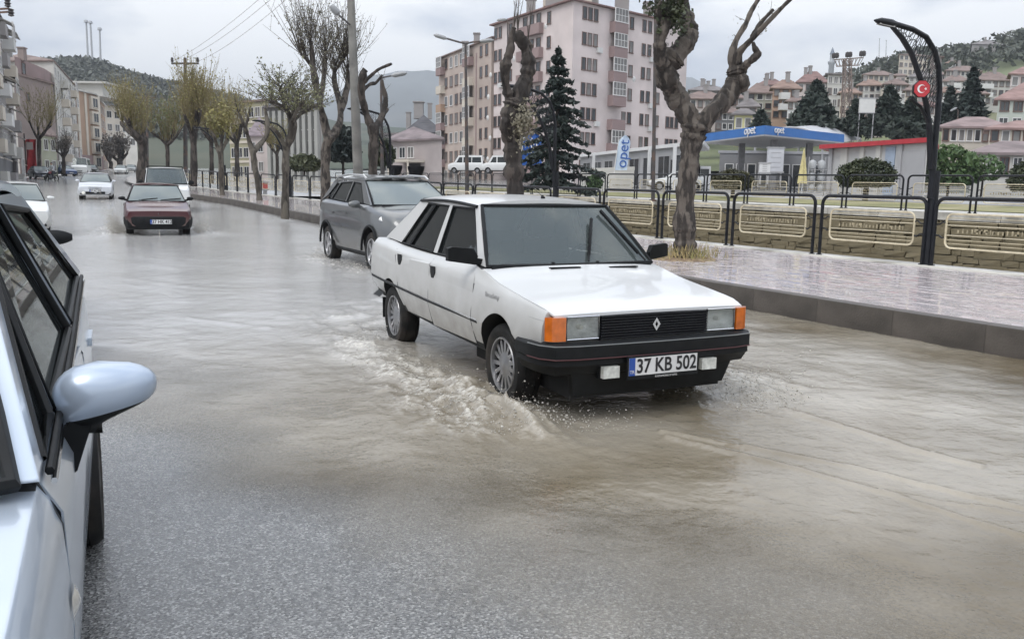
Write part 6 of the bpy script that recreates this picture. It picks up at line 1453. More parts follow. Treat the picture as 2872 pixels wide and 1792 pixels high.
def win_mesh(w_, h_, mull=1, fr=FRAME, pane=PANE, bars=0):
    key = (round(w_,2), round(h_,2), mull, fr.name, pane.name, bars)
    if key in _wm: return _wm[key]
    q = MB(); f = .07
    q.box(-w_/2, w_/2, -.03, .06, -h_/2, h_/2, 1)
    q.box(-w_/2-f, -w_/2, -.07, .06, -h_/2-f, h_/2+f, 0); q.box(w_/2, w_/2+f, -.07, .06, -h_/2-f, h_/2+f, 0); q.box(-w_/2, w_/2, -.07, .06, h_/2, h_/2+f, 0); q.box(-w_/2-.1, w_/2+.1, -.12, .06, -h_/2-f-.04, -h_/2, 0)
    for i in range(1, mull+1): x = -w_/2+w_*i/(mull+1); q.box(x-.03, x+.03, -.055, -.031, -h_/2, h_/2, 0)
    for i in range(1, bars+1): z = -h_/2+h_*i/(bars+1); q.box(-w_/2, w_/2, -.05, -.031, z-.03, z+.03, 0)
    _wm[key] = q.mesh('window', [fr, pane], False); return _wm[key]
class Bld:
    """a building with walls along plan segments; parts are added to its faces"""
    def __init__(s, name, label, P, z0, z1, wall, roofmat, cat='building', group=None, over=.5, flat=True, rise=2.2, parapet=.0):
        s.P = [Vector((p[0], p[1])) for p in P]; s.z0 = z0; s.z1 = z1; c = sum(s.P, Vector((0,0)))/len(P); s.o = Vector((c.x, c.y, z0))
        s.root = thing(name, label, cat, s.o, 0, group)
        n = len(P); q = MB(); vs = [(p.x-c.x, p.y-c.y, -1.5) for p in s.P]+[(p.x-c.x, p.y-c.y, z1-z0) for p in s.P]
        q.add(vs, [(i, (i+1)%n, (i+1)%n+n, i+n) for i in range(n)]+[tuple(range(n, 2*n))]); q.build('wall', wall, s.root, smooth=False, recalc=True)
        r = MB(); ov = [(p-c)*(1+over/max(1,(p-c).length)) for p in s.P]; h = z1-z0
        if flat:
            r.add([(p.x, p.y, h+.01) for p in ov]+[(p.x, p.y, h+.28) for p in ov], [tuple(range(n, 2*n)), tuple(reversed(range(n)))]+[(i, (i+1)%n, (i+1)%n+n, i+n) for i in range(n)])
        else:
            # hipped: ridge along the longer axis
            a, b, c2, d = ov[:4]; m1 = (a+d)/2; m2 = (b+c2)/2
            if (b-a).length >= (d-a).length: k = min(.5, (d-a).length/2/(b-a).length); r1 = m1.lerp(m2, k); r2 = m1.lerp(m2, 1-k); F = [(0,1,5,4),(1,2,5),(2,3,4,5),(3,0,4)]
            else:
                m1 = (a+b)/2; m2 = (d+c2)/2; k = min(.5, (b-a).length/2/(d-a).length); r1 = m1.lerp(m2, k); r2 = m1.lerp(m2, 1-k); F = [(0,1,4),(1,2,5,4),(2,3,5),(3,0,4,5)]
            r.add([(p.x, p.y, h) for p in ov]+[(r1.x, r1.y, h+rise), (r2.x, r2.y, h+rise)], F)
            r.add([(p.x, p.y, h) for p in ov]+[(p.x, p.y, h-.18) for p in ov], [(i, i+4, (i+1)%4+4, (i+1)%4) for i in range(4)]+[(4,5,6,7)])
        s.roof = r.build('roof', roofmat, s.root, smooth=False, recalc=True)
    def face(s, i):
        A = s.P[i]; B = s.P[(i+1)%len(s.P)]; d = (B-A); L_ = d.length; d = d/L_; nrm = Vector((d.y, -d.x))
        c = sum(s.P, Vector((0,0)))/len(s.P)
        if (A-c).dot(nrm) < 0: nrm = -nrm
        return A, B, d, L_, nrm
    def u_of(s, i, dx):          # distance along face i where the sight line of view column dx meets it
        A, B, d, L_, nrm = s.face(i); r = raydir(dx, 450); r2 = Vector((r.x, r.y))
        det = r2.x*(-d.y)-r2.y*(-d.x); k = (A.x*(-d.y)-A.y*(-d.x))/det; p = r2*k; return (p-A).dot(d)
    def put(s, me, name, i, u, z, out=.0, parent=None):
        A, B, d, L_, nrm = s.face(i); p = A+d*u+nrm*out
        ang = math.atan2(nrm.y, nrm.x)+math.pi/2
        return link(name, me, parent or s.root, (p.x-s.o.x, p.y-s.o.y, z-s.z0), (0, 0, ang))
    def win(s, i, u, z, w_, h_, **k): return s.put(win_mesh(w_, h_, **k), 'window', i, u, z)
    def grid(s, i, us, zs, w_, h_, skip=0, **k):
        for u in us:
            for z in zs:
                if random.random() < skip: continue
                kk = dict(k)
                if random.random() < .35: kk['pane'] = PANE2
                s.win(i, u, z, w_, h_, **kk)
    def balcony(s, i, u, z, w_, dep, mat, h_=1.0, glazed=None):
        q = MB(); q.box(-w_/2, w_/2, -dep, 0, -.15, 0, 0); q.box(-w_/2, w_/2, -dep, -dep+.1, 0, h_, 0); q.box(-w_/2, -w_/2+.1, -dep+.1, 0, 0, h_, 0); q.box(w_/2-.1, w_/2, -dep+.1, 0, 0, h_, 0)
        b = s.put(q.mesh('balcony', mat, False), 'balcony', i, u, z)
        if glazed:
            g = win_mesh(w_-.2, glazed, 3, FRAME, PANE2, 1); link('glazing', g, b, (0, -dep+.06, h_+glazed/2+.05))
        return b
    def box(s, name, i, u, z, w_, h_, dep, mat, out=0): return s.put(MB().box(-w_/2, w_/2, -dep, 0, -h_/2, h_/2).mesh(name, mat, False), name, i, u, z, out)
    def chimney(s, x, y, w_, h_, mat, z=None):
        q = MB().cbox((0,0,h_/2), w_, w_, h_); q.cbox((0,0,h_+.08), w_*1.25, w_*1.25, .16); return q.build('chimney', mat, s.root, smooth=False, loc=(x-s.o.x, y-s.o.y, (z if z is not None else s.z1)-s.z0))
ACM = pm('ac_unit', (.55,.55,.54), .5, var=.1); DISH = pm('dish_white', (.6,.6,.59), .5, var=.1)
def dish_mesh():
    if 'dish' not in _wm: _wm['dish'] = MB().lathe([(.001,0),(.2,.03),(.36,.1),(.40,.16)], 12, axis='y').tube([(0,0,0),(0,.3,-.25)], .03, 5).mesh('satellite_dish', DISH)
    return _wm['dish']

# ---- the pink apartment block
z0 = 2.6; z1 = 23.9
P0, P1 = Vector((6.76,104)), Vector((23.3,119)); lf = Vector((-.517,.856)); P3 = P0+lf*18.7; P2 = P1+lf*18.7
ap = Bld('apartment_block', 'seven-storey pink apartment block with grouped narrow windows behind the fir', [P0, P1, P2, P3], z0, z1, PINK, TILE_R, over=.7, flat=False, rise=2.4)
rows = [22.6-2.92*k for k in range(7)]
for dxs in ((1374,1387,1400), (1470,1483), (1512,1525), (1548,), (1573,1583,1594)):
    for dx in dxs:
        u = ap.u_of(0, dx)
        for k, z in enumerate(rows):
            if dxs[0] == 1573 and k < 4: continue
            ap.win(0, u, z, .62, 1.35, mull=0, fr=FRAMEB, pane=PANE if random.random() < .7 else PANE2)
ub = (ap.u_of(0, 1432)+ap.u_of(0, 1463))/2
for k, z in enumerate(rows):
    ap.balcony(0, ub, z-1.55, 2.5, .9, MAROON, 1.15, None if k == 4 else 1.5)
ul = [ap.u_of(3, x) for x in (1170,1180,1192,1203)]
A, B, d, L_, nr = ap.face(3)
for x, g_ in ((1171,1), (1181,1), (1205,0), (1293,1)):
    u = ap.u_of(3, x)
    for z in rows: ap.win(3, u, z, .7, 1.35, mull=0, fr=FRAMEB)
ub = (ap.u_of(3, 1228)+ap.u_of(3, 1280))/2; wb = abs(ap.u_of(3, 1228)-ap.u_of(3, 1280))
for z in rows:
    ap.balcony(3, ub, z-1.5, wb, .7, MAROON, 1.1)
    for k in range(3): ap.win(3, ub+(k-1)*wb*.3, z+.1, .9, 1.5, mull=0, fr=FRAMEB)
for (i, dx, k) in ((0,1408,1), (0,1406,4), (0,1530,1), (0,1532,4), (0,1531,3), (3,1184,2)): ap.box('air_conditioner', i, ap.u_of(i, dx), rows[k]-1.1, .85, .6, .35, ACM)
for (i, dx, k) in ((0,1492,2), (3,1212,1), (3,1285,0)): ap.put(dish_mesh(), 'satellite_dish', i, ap.u_of(i, dx), rows[k]-.9, .1)
for x, y, w_, h_ in ((10,113,1.0,3.6), (14,117,1.7,3.2), (18,121,1.0,3.2), (21,123,1.2,3.0), (2.0,118,1.2,2.8), (5,112,2.6,3.0)): ap.chimney(x, y, w_, h_, GREYW)
# roof house
q = MB().box(-3,3,-2.2,2.2,0,2.6); q.build('roof_house', CREAM, ap.root, smooth=False, loc=(6.5-ap.o.x, 113-ap.o.y, z1-z0+.6))
# ---- its older neighbour
Q0 = Vector((-3.3,121)); Q1 = Vector((-12.2,140)); od = Vector((.86,.45))
ob = Bld('apartment_block', 'older beige and mauve apartment block adjoining the pink one on its left', [Q1, Q0, Q0+od*10, Q1+od*10], 2.6, 22.4, OLDP, TILE_B, over=.7, flat=False, rise=1.6)
rows2 = [21.0-2.85*k for k in range(7)]
for dx in (1056,1068,1080,1092):
    u = ob.u_of(0, dx)
    for z in rows2: ob.win(0, u, z, 1.1, 1.5, mull=1, fr=FRAME if random.random() < .5 else FRAMEB, pane=random.choice((PANE, PANE2)))
for dx, w_ in ((1112,2.6), (1048,2.2)):
    for z in rows2: ob.balcony(0, ob.u_of(0, dx), z-1.4, w_, .8, random.choice((MAROON, TAN, CREAM)), 1.05, random.choice((None, 1.5, 1.5)))
for dx in (1137,1150):
    for z in rows2: ob.win(0, ob.u_of(0, dx), z, .8, 1.4, mull=0, fr=FRAMEB)
for k in range(7): ob.box('stain_band', 0, ob.u_of(0, 1126), rows2[k]-1.4, .35, 2.85, .05, MAROON)
for k in (1,2,3,4,5): ob.put(dish_mesh(), 'satellite_dish', 0, ob.u_of(0, 1156+random.uniform(-3,4)), rows2[k]-.8, .15)
for x, y, h_ in ((-2,130,2.6), (-6,136,3.0), (1,127,3.4), (-8,140,2.4)): ob.chimney(x, y, .9, h_, GREYW)

# ---- left side of the street
def pt2(dx, Y): p = at(dx, 450, Y); return Vector((p.x, p.y))
def back(A, B, dep):
    n = ((A+B)/2).normalized()
    return [A, B, B+n*dep, A+n*dep]
A, B = pt2(-60, 62), pt2(47, 98)
b1 = Bld('apartment_block', 'weathered grey apartment block with balconies and awnings at the left edge', [A, B, B+Vector((-14,-6)), A+Vector((-14,-6))], G(80), 18.2, GREYW, SLATE, over=.8, flat=False, rise=1.6)
rw = [16.8-2.75*k for k in range(6)]
us = [b1.face(0)[3]*f for f in (.06,.12,.20,.27,.35,.42,.50,.57,.65,.72,.80,.87,.94)]
for j, u in enumerate(us):
    for k, z in enumerate(rw):
        if j % 3 == 1: b1.balcony(0, u, z-1.4, 2.6, 1.1, random.choice((PALE, GREYW, CREAM, WHITEW)), 1.0, 1.5 if random.random() < .4 else None)
        b1.win(0, u, z, 1.2, 1.45, mull=1, pane=random.choice((PANE, PANE, PANE2)))
        if random.random() < .2: b1.box('air_conditioner', 0, u+1.1, z-1.0, .8, .6, .35, ACM)
        if random.random() < .15: b1.put(dish_mesh(), 'satellite_dish', 0, u-1.0, z-.7, .3)
        if random.random() < .25: b1.put(MB().add([(-1.3,0,0),(1.3,0,0),(1.3,-1.2,-.5),(-1.3,-1.2,-.5),(-1.3,0,-.06),(1.3,0,-.06),(1.3,-1.2,-.56),(-1.3,-1.2,-.56)], [(0,1,2,3),(7,6,5,4),(0,4,5,1),(1,5,6,2),(2,6,7,3),(3,7,4,0)]).mesh('awning', random.choice((CREAM, PALE)), False), 'awning', 0, u, z+1.1, .0)
b1.box('shop_front', 0, us[6], G(80)+1.5, b1.face(0)[3]*.9, 2.6, .15, DKGREY)
A, B = pt2(51, 115), pt2(142, 126)
b2 = Bld('apartment_block', 'brownish apartment block showing its blank gable wall to the street', back(A, B, 14), G(118), 15.9, BROWNW, TILE_B, over=.3)
pb = [A+(B-A)*.06, A+(B-A)*.80]; pb = pb+[pb[1]+Vector((-3,9)), pb[0]+Vector((-3,9))]
c = sum(pb, Vector((0,0)))/4; q = MB(); q.add([(p.x-b2.o.x, p.y-b2.o.y, 15.9-b2.z0+.2) for p in pb]+[(p.x-b2.o.x, p.y-b2.o.y, 18.3-b2.z0-(.5 if i in (1,2) else 0)) for i, p in enumerate(pb)], [(0,1,5,4),(1,2,6,5),(2,3,7,6),(3,0,4,7),(4,5,6,7)]); q.build('roof_storey', MAROON, b2.root, smooth=False, recalc=True)
b2.win(0, b2.u_of(0, 76), 17.0, .9, 1.4, mull=0, fr=FRAMEB); b2.win(0, b2.u_of(0, 82), 13.4, .6, 1.0, mull=0, fr=FRAMEB); b2.chimney(*(A+(B-A)*.25), .8, 1.6, BROWNW, 18.0)
ext = [pt2(104, 104), pt2(140, 108)]
b2b = Bld('low_house', 'low pale green two-storey house in front of the blank gable wall', back(ext[0], ext[1], 6), G(105), 7.6, wallm('pale_green_render', (.36,.37,.28)), TILE_B, over=.4, flat=False, rise=1.2)
b2b.grid(0, [1.2,3.0,4.8], [3.9,6.4], .9, 1.2)
A, B = pt2(146, 128), pt2(192, 158)
b3 = Bld('apartment_block', 'stepped pale apartment facade with small balconies beside the blank gable', [A, B, B+Vector((-12,2)), A+Vector((-12,2))], G(140), 19.6, PALE, TILE_B, over=.5, flat=False, rise=1.8)
Lb = b3.face(0)[3]; rw = [18.0-2.8*k for k in range(6)]
for j in range(9):
    for k, z in enumerate(rw):
        if j % 4 == 2: b3.balcony(0, Lb*(j+.5)/9, z-1.4, 2.8, 1.1, random.choice((PALE, CREAM)), 1.0, 1.4 if random.random() < .3 else None)
        b3.win(0, Lb*(j+.5)/9, z, 1.3, 1.45, mull=1, pane=random.choice((PANE, PANE2)))
A, B, C2 = pt2(194, 158), pt2(240, 166), pt2(259, 188)
b4 = Bld('corner_building', 'tan corner apartment building with cream window bay and pillared top floor', [A, B, C2, C2+Vector((-16,4)), A+Vector((-10,18))], G(165), 18.6, TAN, PALE, over=.8)
rw = [17.0-2.75*k for k in range(5)]
for z in rw:
    b4.box('window_bay', 0, b4.u_of(0, 231), z, 2.9, 2.4, .5, CREAM); b4.put(win_mesh(1.9, 1.6, 1, CREAM, PANE), 'window', 0, b4.u_of(0, 231), z, .52)
    for f in (.12,.3,.5,.7,.88): b4.win(1, b4.face(1)[3]*f, z, 1.5, 1.5, mull=1)
for dx in (197, 214, 245): b4.box('pilaster', 0, b4.u_of(0, dx), 10.5, .8, 16, .12, CREAM)
b4.box('shop_front', 0, b4.u_of(0, 216), G(165)+1.4, 11, 2.8, .2, MAROON)
tp_ = MB(); cc = (A+B+C2)/3; tp_.box(-6,6,-4,6,0,2.4); tp_.box(-7,7,-5,7,2.4,2.75); tp_.build('roof_pavilion', PALE, b4.root, smooth=False, loc=(cc.x-4-b4.o.x, cc.y+4-b4.o.y, 18.9-b4.z0))
b5 = Bld('office_block', 'pale flat-roofed building at the far end of the street right of the tan one', back(pt2(250,205), pt2(302,212), 14), G(205), 20.6, CREAM, DKGREY, over=1.6)
b5.grid(0, [2.5,5,7.5,10], [18.5,15.5,12.5], 1.4, 1.5)
b6 = Bld('office_block', 'small flat grey building peeping out left of the wire pole', back(pt2(300,240), pt2(330,240), 12), G(240), 23.0, PALE, TILE_G, over=1.0); b6.grid(0, [1,2.5], [21,18], 1, 1.3)

# ---- middle distance behind the near trees
c1 = Bld('columned_building', 'pale grey building with tall white columns behind the umbrella tree', back(pt2(640,108), pt2(765,104), 14), 2.2, 11.3, GREYW, TILE_G, over=.8)
for i in range(9): c1.box('column', 0, .4+i*c1.face(0)[3]/9, 6.6, .5, 8.6, .5, wallm('column_render', (.33,.33,.31)))
c1.grid(0, [.75+c1.face(0)[3]/9*(i+.5)-.3 for i in range(8)], [9.4,6.4,3.6], .8, 1.6)
c2 = Bld('office_block', 'olive-beige office building with long window bands behind the slim trees', back(pt2(548,128), pt2(640,122), 14), 3.0, 13.6, OLIVE, TILE_B, over=.6)
for z in (12.2, 9.4, 6.6, 3.9): c2.box('floor_band', 0, c2.face(0)[3]/2, z-1.3, c2.face(0)[3]*.98, .35, .12, CREAM); c2.grid(0, [1+i*1.55 for i in range(int(c2.face(0)[3]/1.55))], [z], 1.1, 1.3)
c3 = Bld('house', 'house with a mauve roof between the olive office and the columned building', back(pt2(592,118), pt2(648,116), 8), 2.6, 8.6, PINK2, roofm('mauve_tile', (.24,.20,.22)), over=.6, flat=False, rise=2.6); c3.grid(0, [.8,2.2], [7,4.4], .8, 1.2)
c4 = Bld('house', 'low pinkish house with canopy porch left of the older apartment block', back(pt2(918,98), pt2(1046,92), 9), 2.3, 7.0, wallm('dull_pink_render', (.36,.32,.315)), roofm('mauve_brown_roof', (.19,.155,.16)), over=.7, flat=False, rise=1.7)
c4.grid(0, [1.2,2.6,4.0], [5.6], .9, 1.1); c4.box('porch_roof', 0, 4.5, 4.6, 3.6, .25, 2.4, CREAM); c4.box('dark_opening', 0, 4.4, 3.4, 2.4, 2.0, .05, PANE)
for k in (2.9, 6.1): c4.box('porch_post', 0, k, 3.4, .16, 2.2, .16, CREAM, 2.2)
c5 = Bld('house', 'grey house with dark slate roof and chimneys beside the older apartment block', back(pt2(962,150), pt2(1046,150), 10), 3.4, 11.4, GREYW, SLATE, over=.8, flat=False, rise=3.2); c5.chimney(*pt2(968,154), .8, 3.0, GREYW, 12); c5.chimney(*pt2(992,154), 1.6, 2.8, GREYW, 14); c5.chimney(*pt2(1018,154), .7, 2.6, GREYW, 14); c5.grid(0, [1,3,5], [10], .9, 1.2)
c6 = Bld('low_shed', 'low white flat shed between the stubby tree and the pinkish house', back(pt2(905,112), pt2(950,110), 6), 2.6, 8.4, WHITEW, TILE_G, over=.6); c6.grid(0, [.8,2.0], [6.8,4.4], .8, 1.0)

# ---- fuel station
BLUE = pm('canopy_blue', (.03,.145,.42), .4, var=.1, scale=.6); WPAINT = pm('white_metal_panel', (.62,.62,.62), .4, var=.08, scale=.5); GPAINT = pm('grey_metal_panel', (.34,.34,.35), .45, var=.1, scale=.5)
cA, cB, cC = pt2(1655,80), pt2(1802,69), pt2(1990,78)
st_ = thing('fuel_station_canopy', 'blue fuel station canopy with white lettering behind the big tree', 'canopy', (cB.x, cB.y, farz(70)))
o2 = Vector((cB.x, cB.y)); zb, zt = 6.22-farz(70), 6.92-farz(70); cD = cA+(cC-cB)
q = MB(); pp = [p-o2 for p in (cA, cB, cC, cD)]
q.add([(p.x,p.y,zb) for p in pp]+[(p.x,p.y,zt) for p in pp], [(i,(i+1)%4,(i+1)%4+4,i+4) for i in range(4)]+[(4,5,6,7)]); q.build('fascia', BLUE, st_, smooth=False, recalc=True)
q = MB(); q.add([(p.x,p.y,zb-.12) for p in pp]+[(p.x,p.y,zb-.005) for p in pp], [(3,2,1,0),(4,5,6,7)]+[(i,(i+1)%4,(i+1)%4+4,i+4) for i in range(4)]); q.build('soffit', GPAINT, st_, smooth=False, recalc=True)
for f, g_ in ((.22,.3), (.72,.3), (.22,.75), (.72,.75)):
    p = pp[1]+(pp[0]-pp[1])*f+(pp[2]-pp[1])*g_; MB().box(p.x-.25,p.x+.25,p.y-.25,p.y+.25,-.6,zb-.1).build('column', pm('column_grey', (.22,.22,.23), .5, var=.15), st_, smooth=False)
LET = pm('letter_white', (.72,.72,.72), .4, var=.03)
def face_text(parent, txt, size, A, B, f, z, mat, off, org, nm='lettering', sx=1.0):
    d = (B-A).normalized(); nrm = Vector((d.y,-d.x)); p = A+(B-A)*f
    if nrm.dot(p) > 0: nrm = -nrm
    p = p+nrm*off; me = text_mesh(txt, size, mat, .03, sx=sx); o = link(nm, me, parent, (p.x-org.x, p.y-org.y, z)); o.rotation_euler = (math.pi/2, 0, math.atan2(nrm.y, nrm.x)+math.pi/2); return o
face_text(st_, 'opet', 1.0, cA, cB, .80, (zb+zt)/2+.1, LET, .06, o2); face_text(st_, 'opet', .8, cB, cC, .16, (zb+zt)/2+.1, LET, .06, o2)
# flat-roofed shop, white
sA, sB = pt2(1372,86), pt2(1640,62)
sh_ = Bld('station_shop', 'long white flat-roofed station shop left of the blue canopy', [sA, sB, sB+sB.normalized()*9, sA+sB.normalized()*9], farz(72)-.4, 4.9, GPAINT, WPAINT, over=1.8)
Ls = sh_.face(0)[3]
for i in range(8): sh_.win(0, Ls*(i+.7)/8.4, 3.2, 2.0, 2.2, mull=1, fr=GPAINT)
sh_.box('dark_doorway', 0, Ls*.9, 2.7, 2.6, 2.6, .06, PANE)
for f in (.05,.3,.55,.8,.98): sh_.box('roof_post', 0, Ls*f, 3.0, .2, 4.0, .2, WPAINT, 1.2)
lo = Bld('low_wall', 'low pale wall in front of the station shop', back(pt2(1375,70), pt2(1500,63), 1.0), farz(64)-.5, farz(64)+1.5, PALE, PALE, cat='wall', over=.05)
# kiosk building behind the canopy
kb = Bld('station_kiosk', 'grey glazed station kiosk standing under the blue canopy', back(pt2(1700,88), pt2(1960,88), 6), farz(88)-.4, 5.6, wallm('kiosk_shade_grey', (.20,.20,.205)), GPAINT, over=.2)  # canopy shade put into the wall colour
for i in range(9): kb.win(0, 1+i*1.15, 3.4, .75, 2.2, mull=0, fr=FRAME)
# red-edged white building on the right
rA, rB = pt2(1958,58), pt2(2188,50)
rb = Bld('wash_building', 'white building with a red roof edge behind the umbrella-shaped bush', [rA, rB, rB+rB.normalized()*8, rA+rB.normalized()*8], farz(54)-.4, 4.55, wallm('station_grey_white', (.46,.46,.455)), pm('red_fascia', (.40,.035,.045), .4, var=.12), over=.7)
Lr = rb.face(0)[3]
for f in (.03,.17,.20,.38,.55,.76): rb.box('pilaster', 0, Lr*f, 3.0, .35, 3.1, .15, random.choice((GPAINT, PALE)))
rb.box('blue_panel', 0, Lr*.66, 3.0, .8, 2.9, .05, pm('pale_blue_panel', (.30,.36,.45), .4, var=.1)); rb.box('grey_door', 0, Lr*.88, 2.8, 1.8, 2.7, .06, GPAINT)
# corrugated barrel roof
br_o = at(1925, 330, 96); brl = thing('barrel_roof_shed', 'white corrugated barrel-vaulted roof rising behind the blue canopy', 'shed', br_o)
a_ = at(1868, 309, 90)-br_o; b_ = at(1965, 300, 102)-br_o; ax = Vector((b_.x-a_.x, b_.y-a_.y)); 
P = []
for i in range(25):
    row = []
    for j in range(13):
        th = R(12+156*j/12); c_ = a_.lerp(b_, i/24); acr = Vector((ax.y, -ax.x)).normalized()
        rr = 3.6+.05*(i % 2); row.append((c_.x+acr.x*math.cos(th)*rr, c_.y+acr.y*math.cos(th)*rr, c_.z-2.1+2.4*math.sin(th)+.03*(i%2)))
    P.append(row)
MB().grid(P).build('vault_sheet', pm('corrugated_white', (.62,.63,.66), .35, metal=.2, var=.08), brl, angle=20)
for i in (0, 24): MB().tube([Vector(p) for p in P[i]], .12, 6).build('end_arch', GPAINT, brl)
for j in (0, 12):
    for i in (0, 12, 24): p = Vector(P[i][j]); MB().tube([p, Vector((p.x,p.y,p.z-5))], .12, 6).build('post', GPAINT, brl)
# station things
def flag_banner(label, x0, x1, yt, yb, Y, mat, txt, lean, tmat, size):
    B = at((x0+x1)/2, yb, Y); root = thing('feather_flag', label, 'flag', B); H_ = at(x0, yt, Y).z-B.z; Wd = px2m(x1-x0, Y)
    P = []
    for i in range(13):
        v = i/12; wv = Wd*(.62 if v < .75 else .62*(1-((v-.75)/.25)**2*.85)); x_ = lean*H_*v; row = []
        for j in range(7): row.append((x_-wv/2+wv*j/6, .08*math.sin(j*.9+v*4), .25+(H_-.25)*v))
        P.append(row)
    q = MB().grid(P); q.grid([[(a, b+.02, c_) for a, b, c_ in r] for r in P], flip=True); q.build('flag_cloth', mat, root)
    MB().tube([(-Wd*.33,.02,0), (lean*H_*.5-Wd*.33,.02,H_*.5), (lean*H_*.85-Wd*.30,.02,H_*.88), (lean*H_+.1,.02,H_)], [.035,.03,.02,.012], 7).build('flag_pole', WPAINT, root)
    me = text_mesh(txt, size, tmat, .01); o = link('lettering', me, root, (lean*H_*.48, -.10, H_*.52)); o.rotation_euler = (math.pi/2, -math.pi/2+math.atan(lean), 0)
flag_banner('white feather flag with blue lettering in front of the station shop', 1446, 1492, 320, 412, 58, pm('flag_white', (.50,.60,.74), .6, var=.06), 'opet', .10, pm('flag_blue', (.03,.10,.35), .5, var=.1), 1.0)
flag_banner('big blue curved banner half hidden between the knobbly tree and the fir', 1220, 1296, 316, 402, 50, pm('flag_deep_blue', (.015,.09,.36), .5, var=.15), 'opet', .05, LET, .8)
def panel_thing(name, label, x0, x1, yt, yb, Y, mat, cat, posts=True, dep=.25, extra=None, yg=425):
    B = at((x0+x1)/2, yg, Y); root = thing(name, label, cat, B); a = at(x0, yt, Y)-B; b = at(x1, yb, Y)-B
    MB().box(a.x, b.x, -dep/2, dep/2, b.z, a.z).build('panel', mat, root, smooth=False)
    fr = MB(); 
    for z in (a.z, b.z): fr.box(a.x-.05, b.x+.05, -dep/2-.03, dep/2+.03, z-.05, z+.05)
    fr.build('frame', GPAINT, root, smooth=False)
    if posts:
        for x in (a.x+.1, b.x-.1): MB().tube([(x,0,b.z),(x,0,-.3)], .06, 6).build('post', GPAINT, root)
    if extra: extra(root, a, b, dep)
    return root
def lines(root, a, b, dep):
    for k in range(1,5): z = lerp(b.z, a.z, k/5); MB().box(a.x+.2, b.x-.2, -dep/2-.01, -dep/2-.002, z-.02, z+.02).build('price_line', GPAINT, root, smooth=False)
panel_thing('price_totem', 'tall pale price board standing under the right half of the blue canopy', 1818, 1852, 350, 408, 60, pm('board_grey', (.48,.49,.52), .5, var=.06), 'sign', True, .3, lines)
panel_thing('notice_board', 'small white board on legs left of the tall price board', 1798, 1822, 386, 410, 56, WPAINT, 'sign', True, .1, lines)
panel_thing('white_board', 'blank square white board high on a post right of the pylon', 2035, 2070, 233, 268, 96, pm('board_white', (.58,.58,.56), .5, var=.06), 'sign', True, .2, None, 330)
panel_thing('red_notice', 'red panel fixed behind the near railing between the slim trees', 620, 634, 431, 449, 47, RED, 'sign', True, .06, None, 452)
pu_ = at(1899, 428, 54); um = thing('folded_parasol', 'closed pale yellow parasol under the right end of the blue canopy', 'parasol', (pu_.x, pu_.y, farz(54)))
MB().tube([(0,0,0),(0,0,2.9)], .03, 6).build('pole_shaft', WPAINT, um)
pc = MB().lathe([(.30,.75),(.26,1.2),(.20,1.7),(.13,2.2),(.05,2.8),(.01,2.95)], 14); pc.v = [(x*(1+.22*math.sin(math.atan2(y,x)*6)), y*(1+.22*math.sin(math.atan2(y,x)*6)), z) for x, y, z in pc.v]; pc.build('folded_cloth', pm('parasol_yellow', (.50,.44,.22), .7, var=.2, scale=4), um)
gr_ = at(1932, 428, 54); rk = thing('gas_cylinder_rack', 'rack of round white gas cylinders beside the closed parasol', 'rack', (gr_.x, gr_.y, farz(54)))
for i in range(2):
    for k in range(3): MB().lathe([(.01,.0),(.2,.03),(.24,.14),(.24,.40),(.2,.5),(.08,.55),(.08,.62)], 14, c=(-.30+i*.58, 0, .2+k*.72)).build('gas_cylinder', pm('cylinder_white', (.36,.37,.38), .3, var=.15), rk)
rq = MB(); 
for x in (-.62,.62): rq.tube([(x,-.3,0),(x,-.3,2.4)], .025, 6); rq.tube([(x,.3,0),(x,.3,2.4)], .025, 6)
for z in (.18,.90,1.62): rq.box(-.62,.62,-.32,.32,z-.02,z+.0)
rq.build('rack_frame', GPAINT, rk)
for k, (dx, w_) in enumerate(((1665,1.0),(1640,.8))):
    p = at(dx, 430, 64); fp = thing('fuel_pump', ('white fuel pump', 'dark blue fuel pump')[k]+' seen just '+('right', 'left')+(0,)[0:0] if False else ('white rounded fuel pump seen just right of the big tree trunk', 'dark blue fuel pump seen just left of the big tree trunk')[k], 'fuel pump', (p.x, p.y, farz(64)))
    MB().box(-.45,.45,-.3,.3,0,1.9).build('pump_body', (WPAINT, pm('pump_blue', (.02,.06,.2), .4, var=.1))[k], fp, smooth=False); MB().box(-.32,.32,-.32,-.301,1.2,1.7).build('pump_display', PANE, fp, smooth=False); MB().tube([(.46,-.1,1.3),(.62,-.15,.8),(.5,-.15,.4)], .025, 6).build('pump_hose', BLACK, fp)
# black bowl planters on the near pavement beyond the crossover
for k, (dx, w_, yt, yb) in enumerate(((936,34,392,416), (985,40,394,416))):
    Y = 36; p = at(dx, 440, Y); pl_ = thing('bowl_planter', ('smaller black bowl on a stand left of the larger one, above the crossover roof', 'larger black bowl on a stand above the roof of the grey crossover')[k], 'planter', (p.x, p.y, G(Y)+KERB)); zt_ = at(dx, yt, Y).z-p.z; 
    zt_ = at(dx, yt, Y).z-(G(Y)+KERB); rr = px2m(w_/2, Y); MB().lathe([(rr*.9,zt_-.02),(rr,zt_),(rr*.97,zt_-.12),(rr*.72,zt_-.36),(rr*.3,zt_-.42)], 18).build('bowl', BLKMETAL, pl_); MB().lathe([(rr*.32,zt_-.42),(.06,zt_-.5),(.06,.1),(rr*.6,.04),(rr*.6,0)], 12).build('stand', BLKMETAL, pl_)
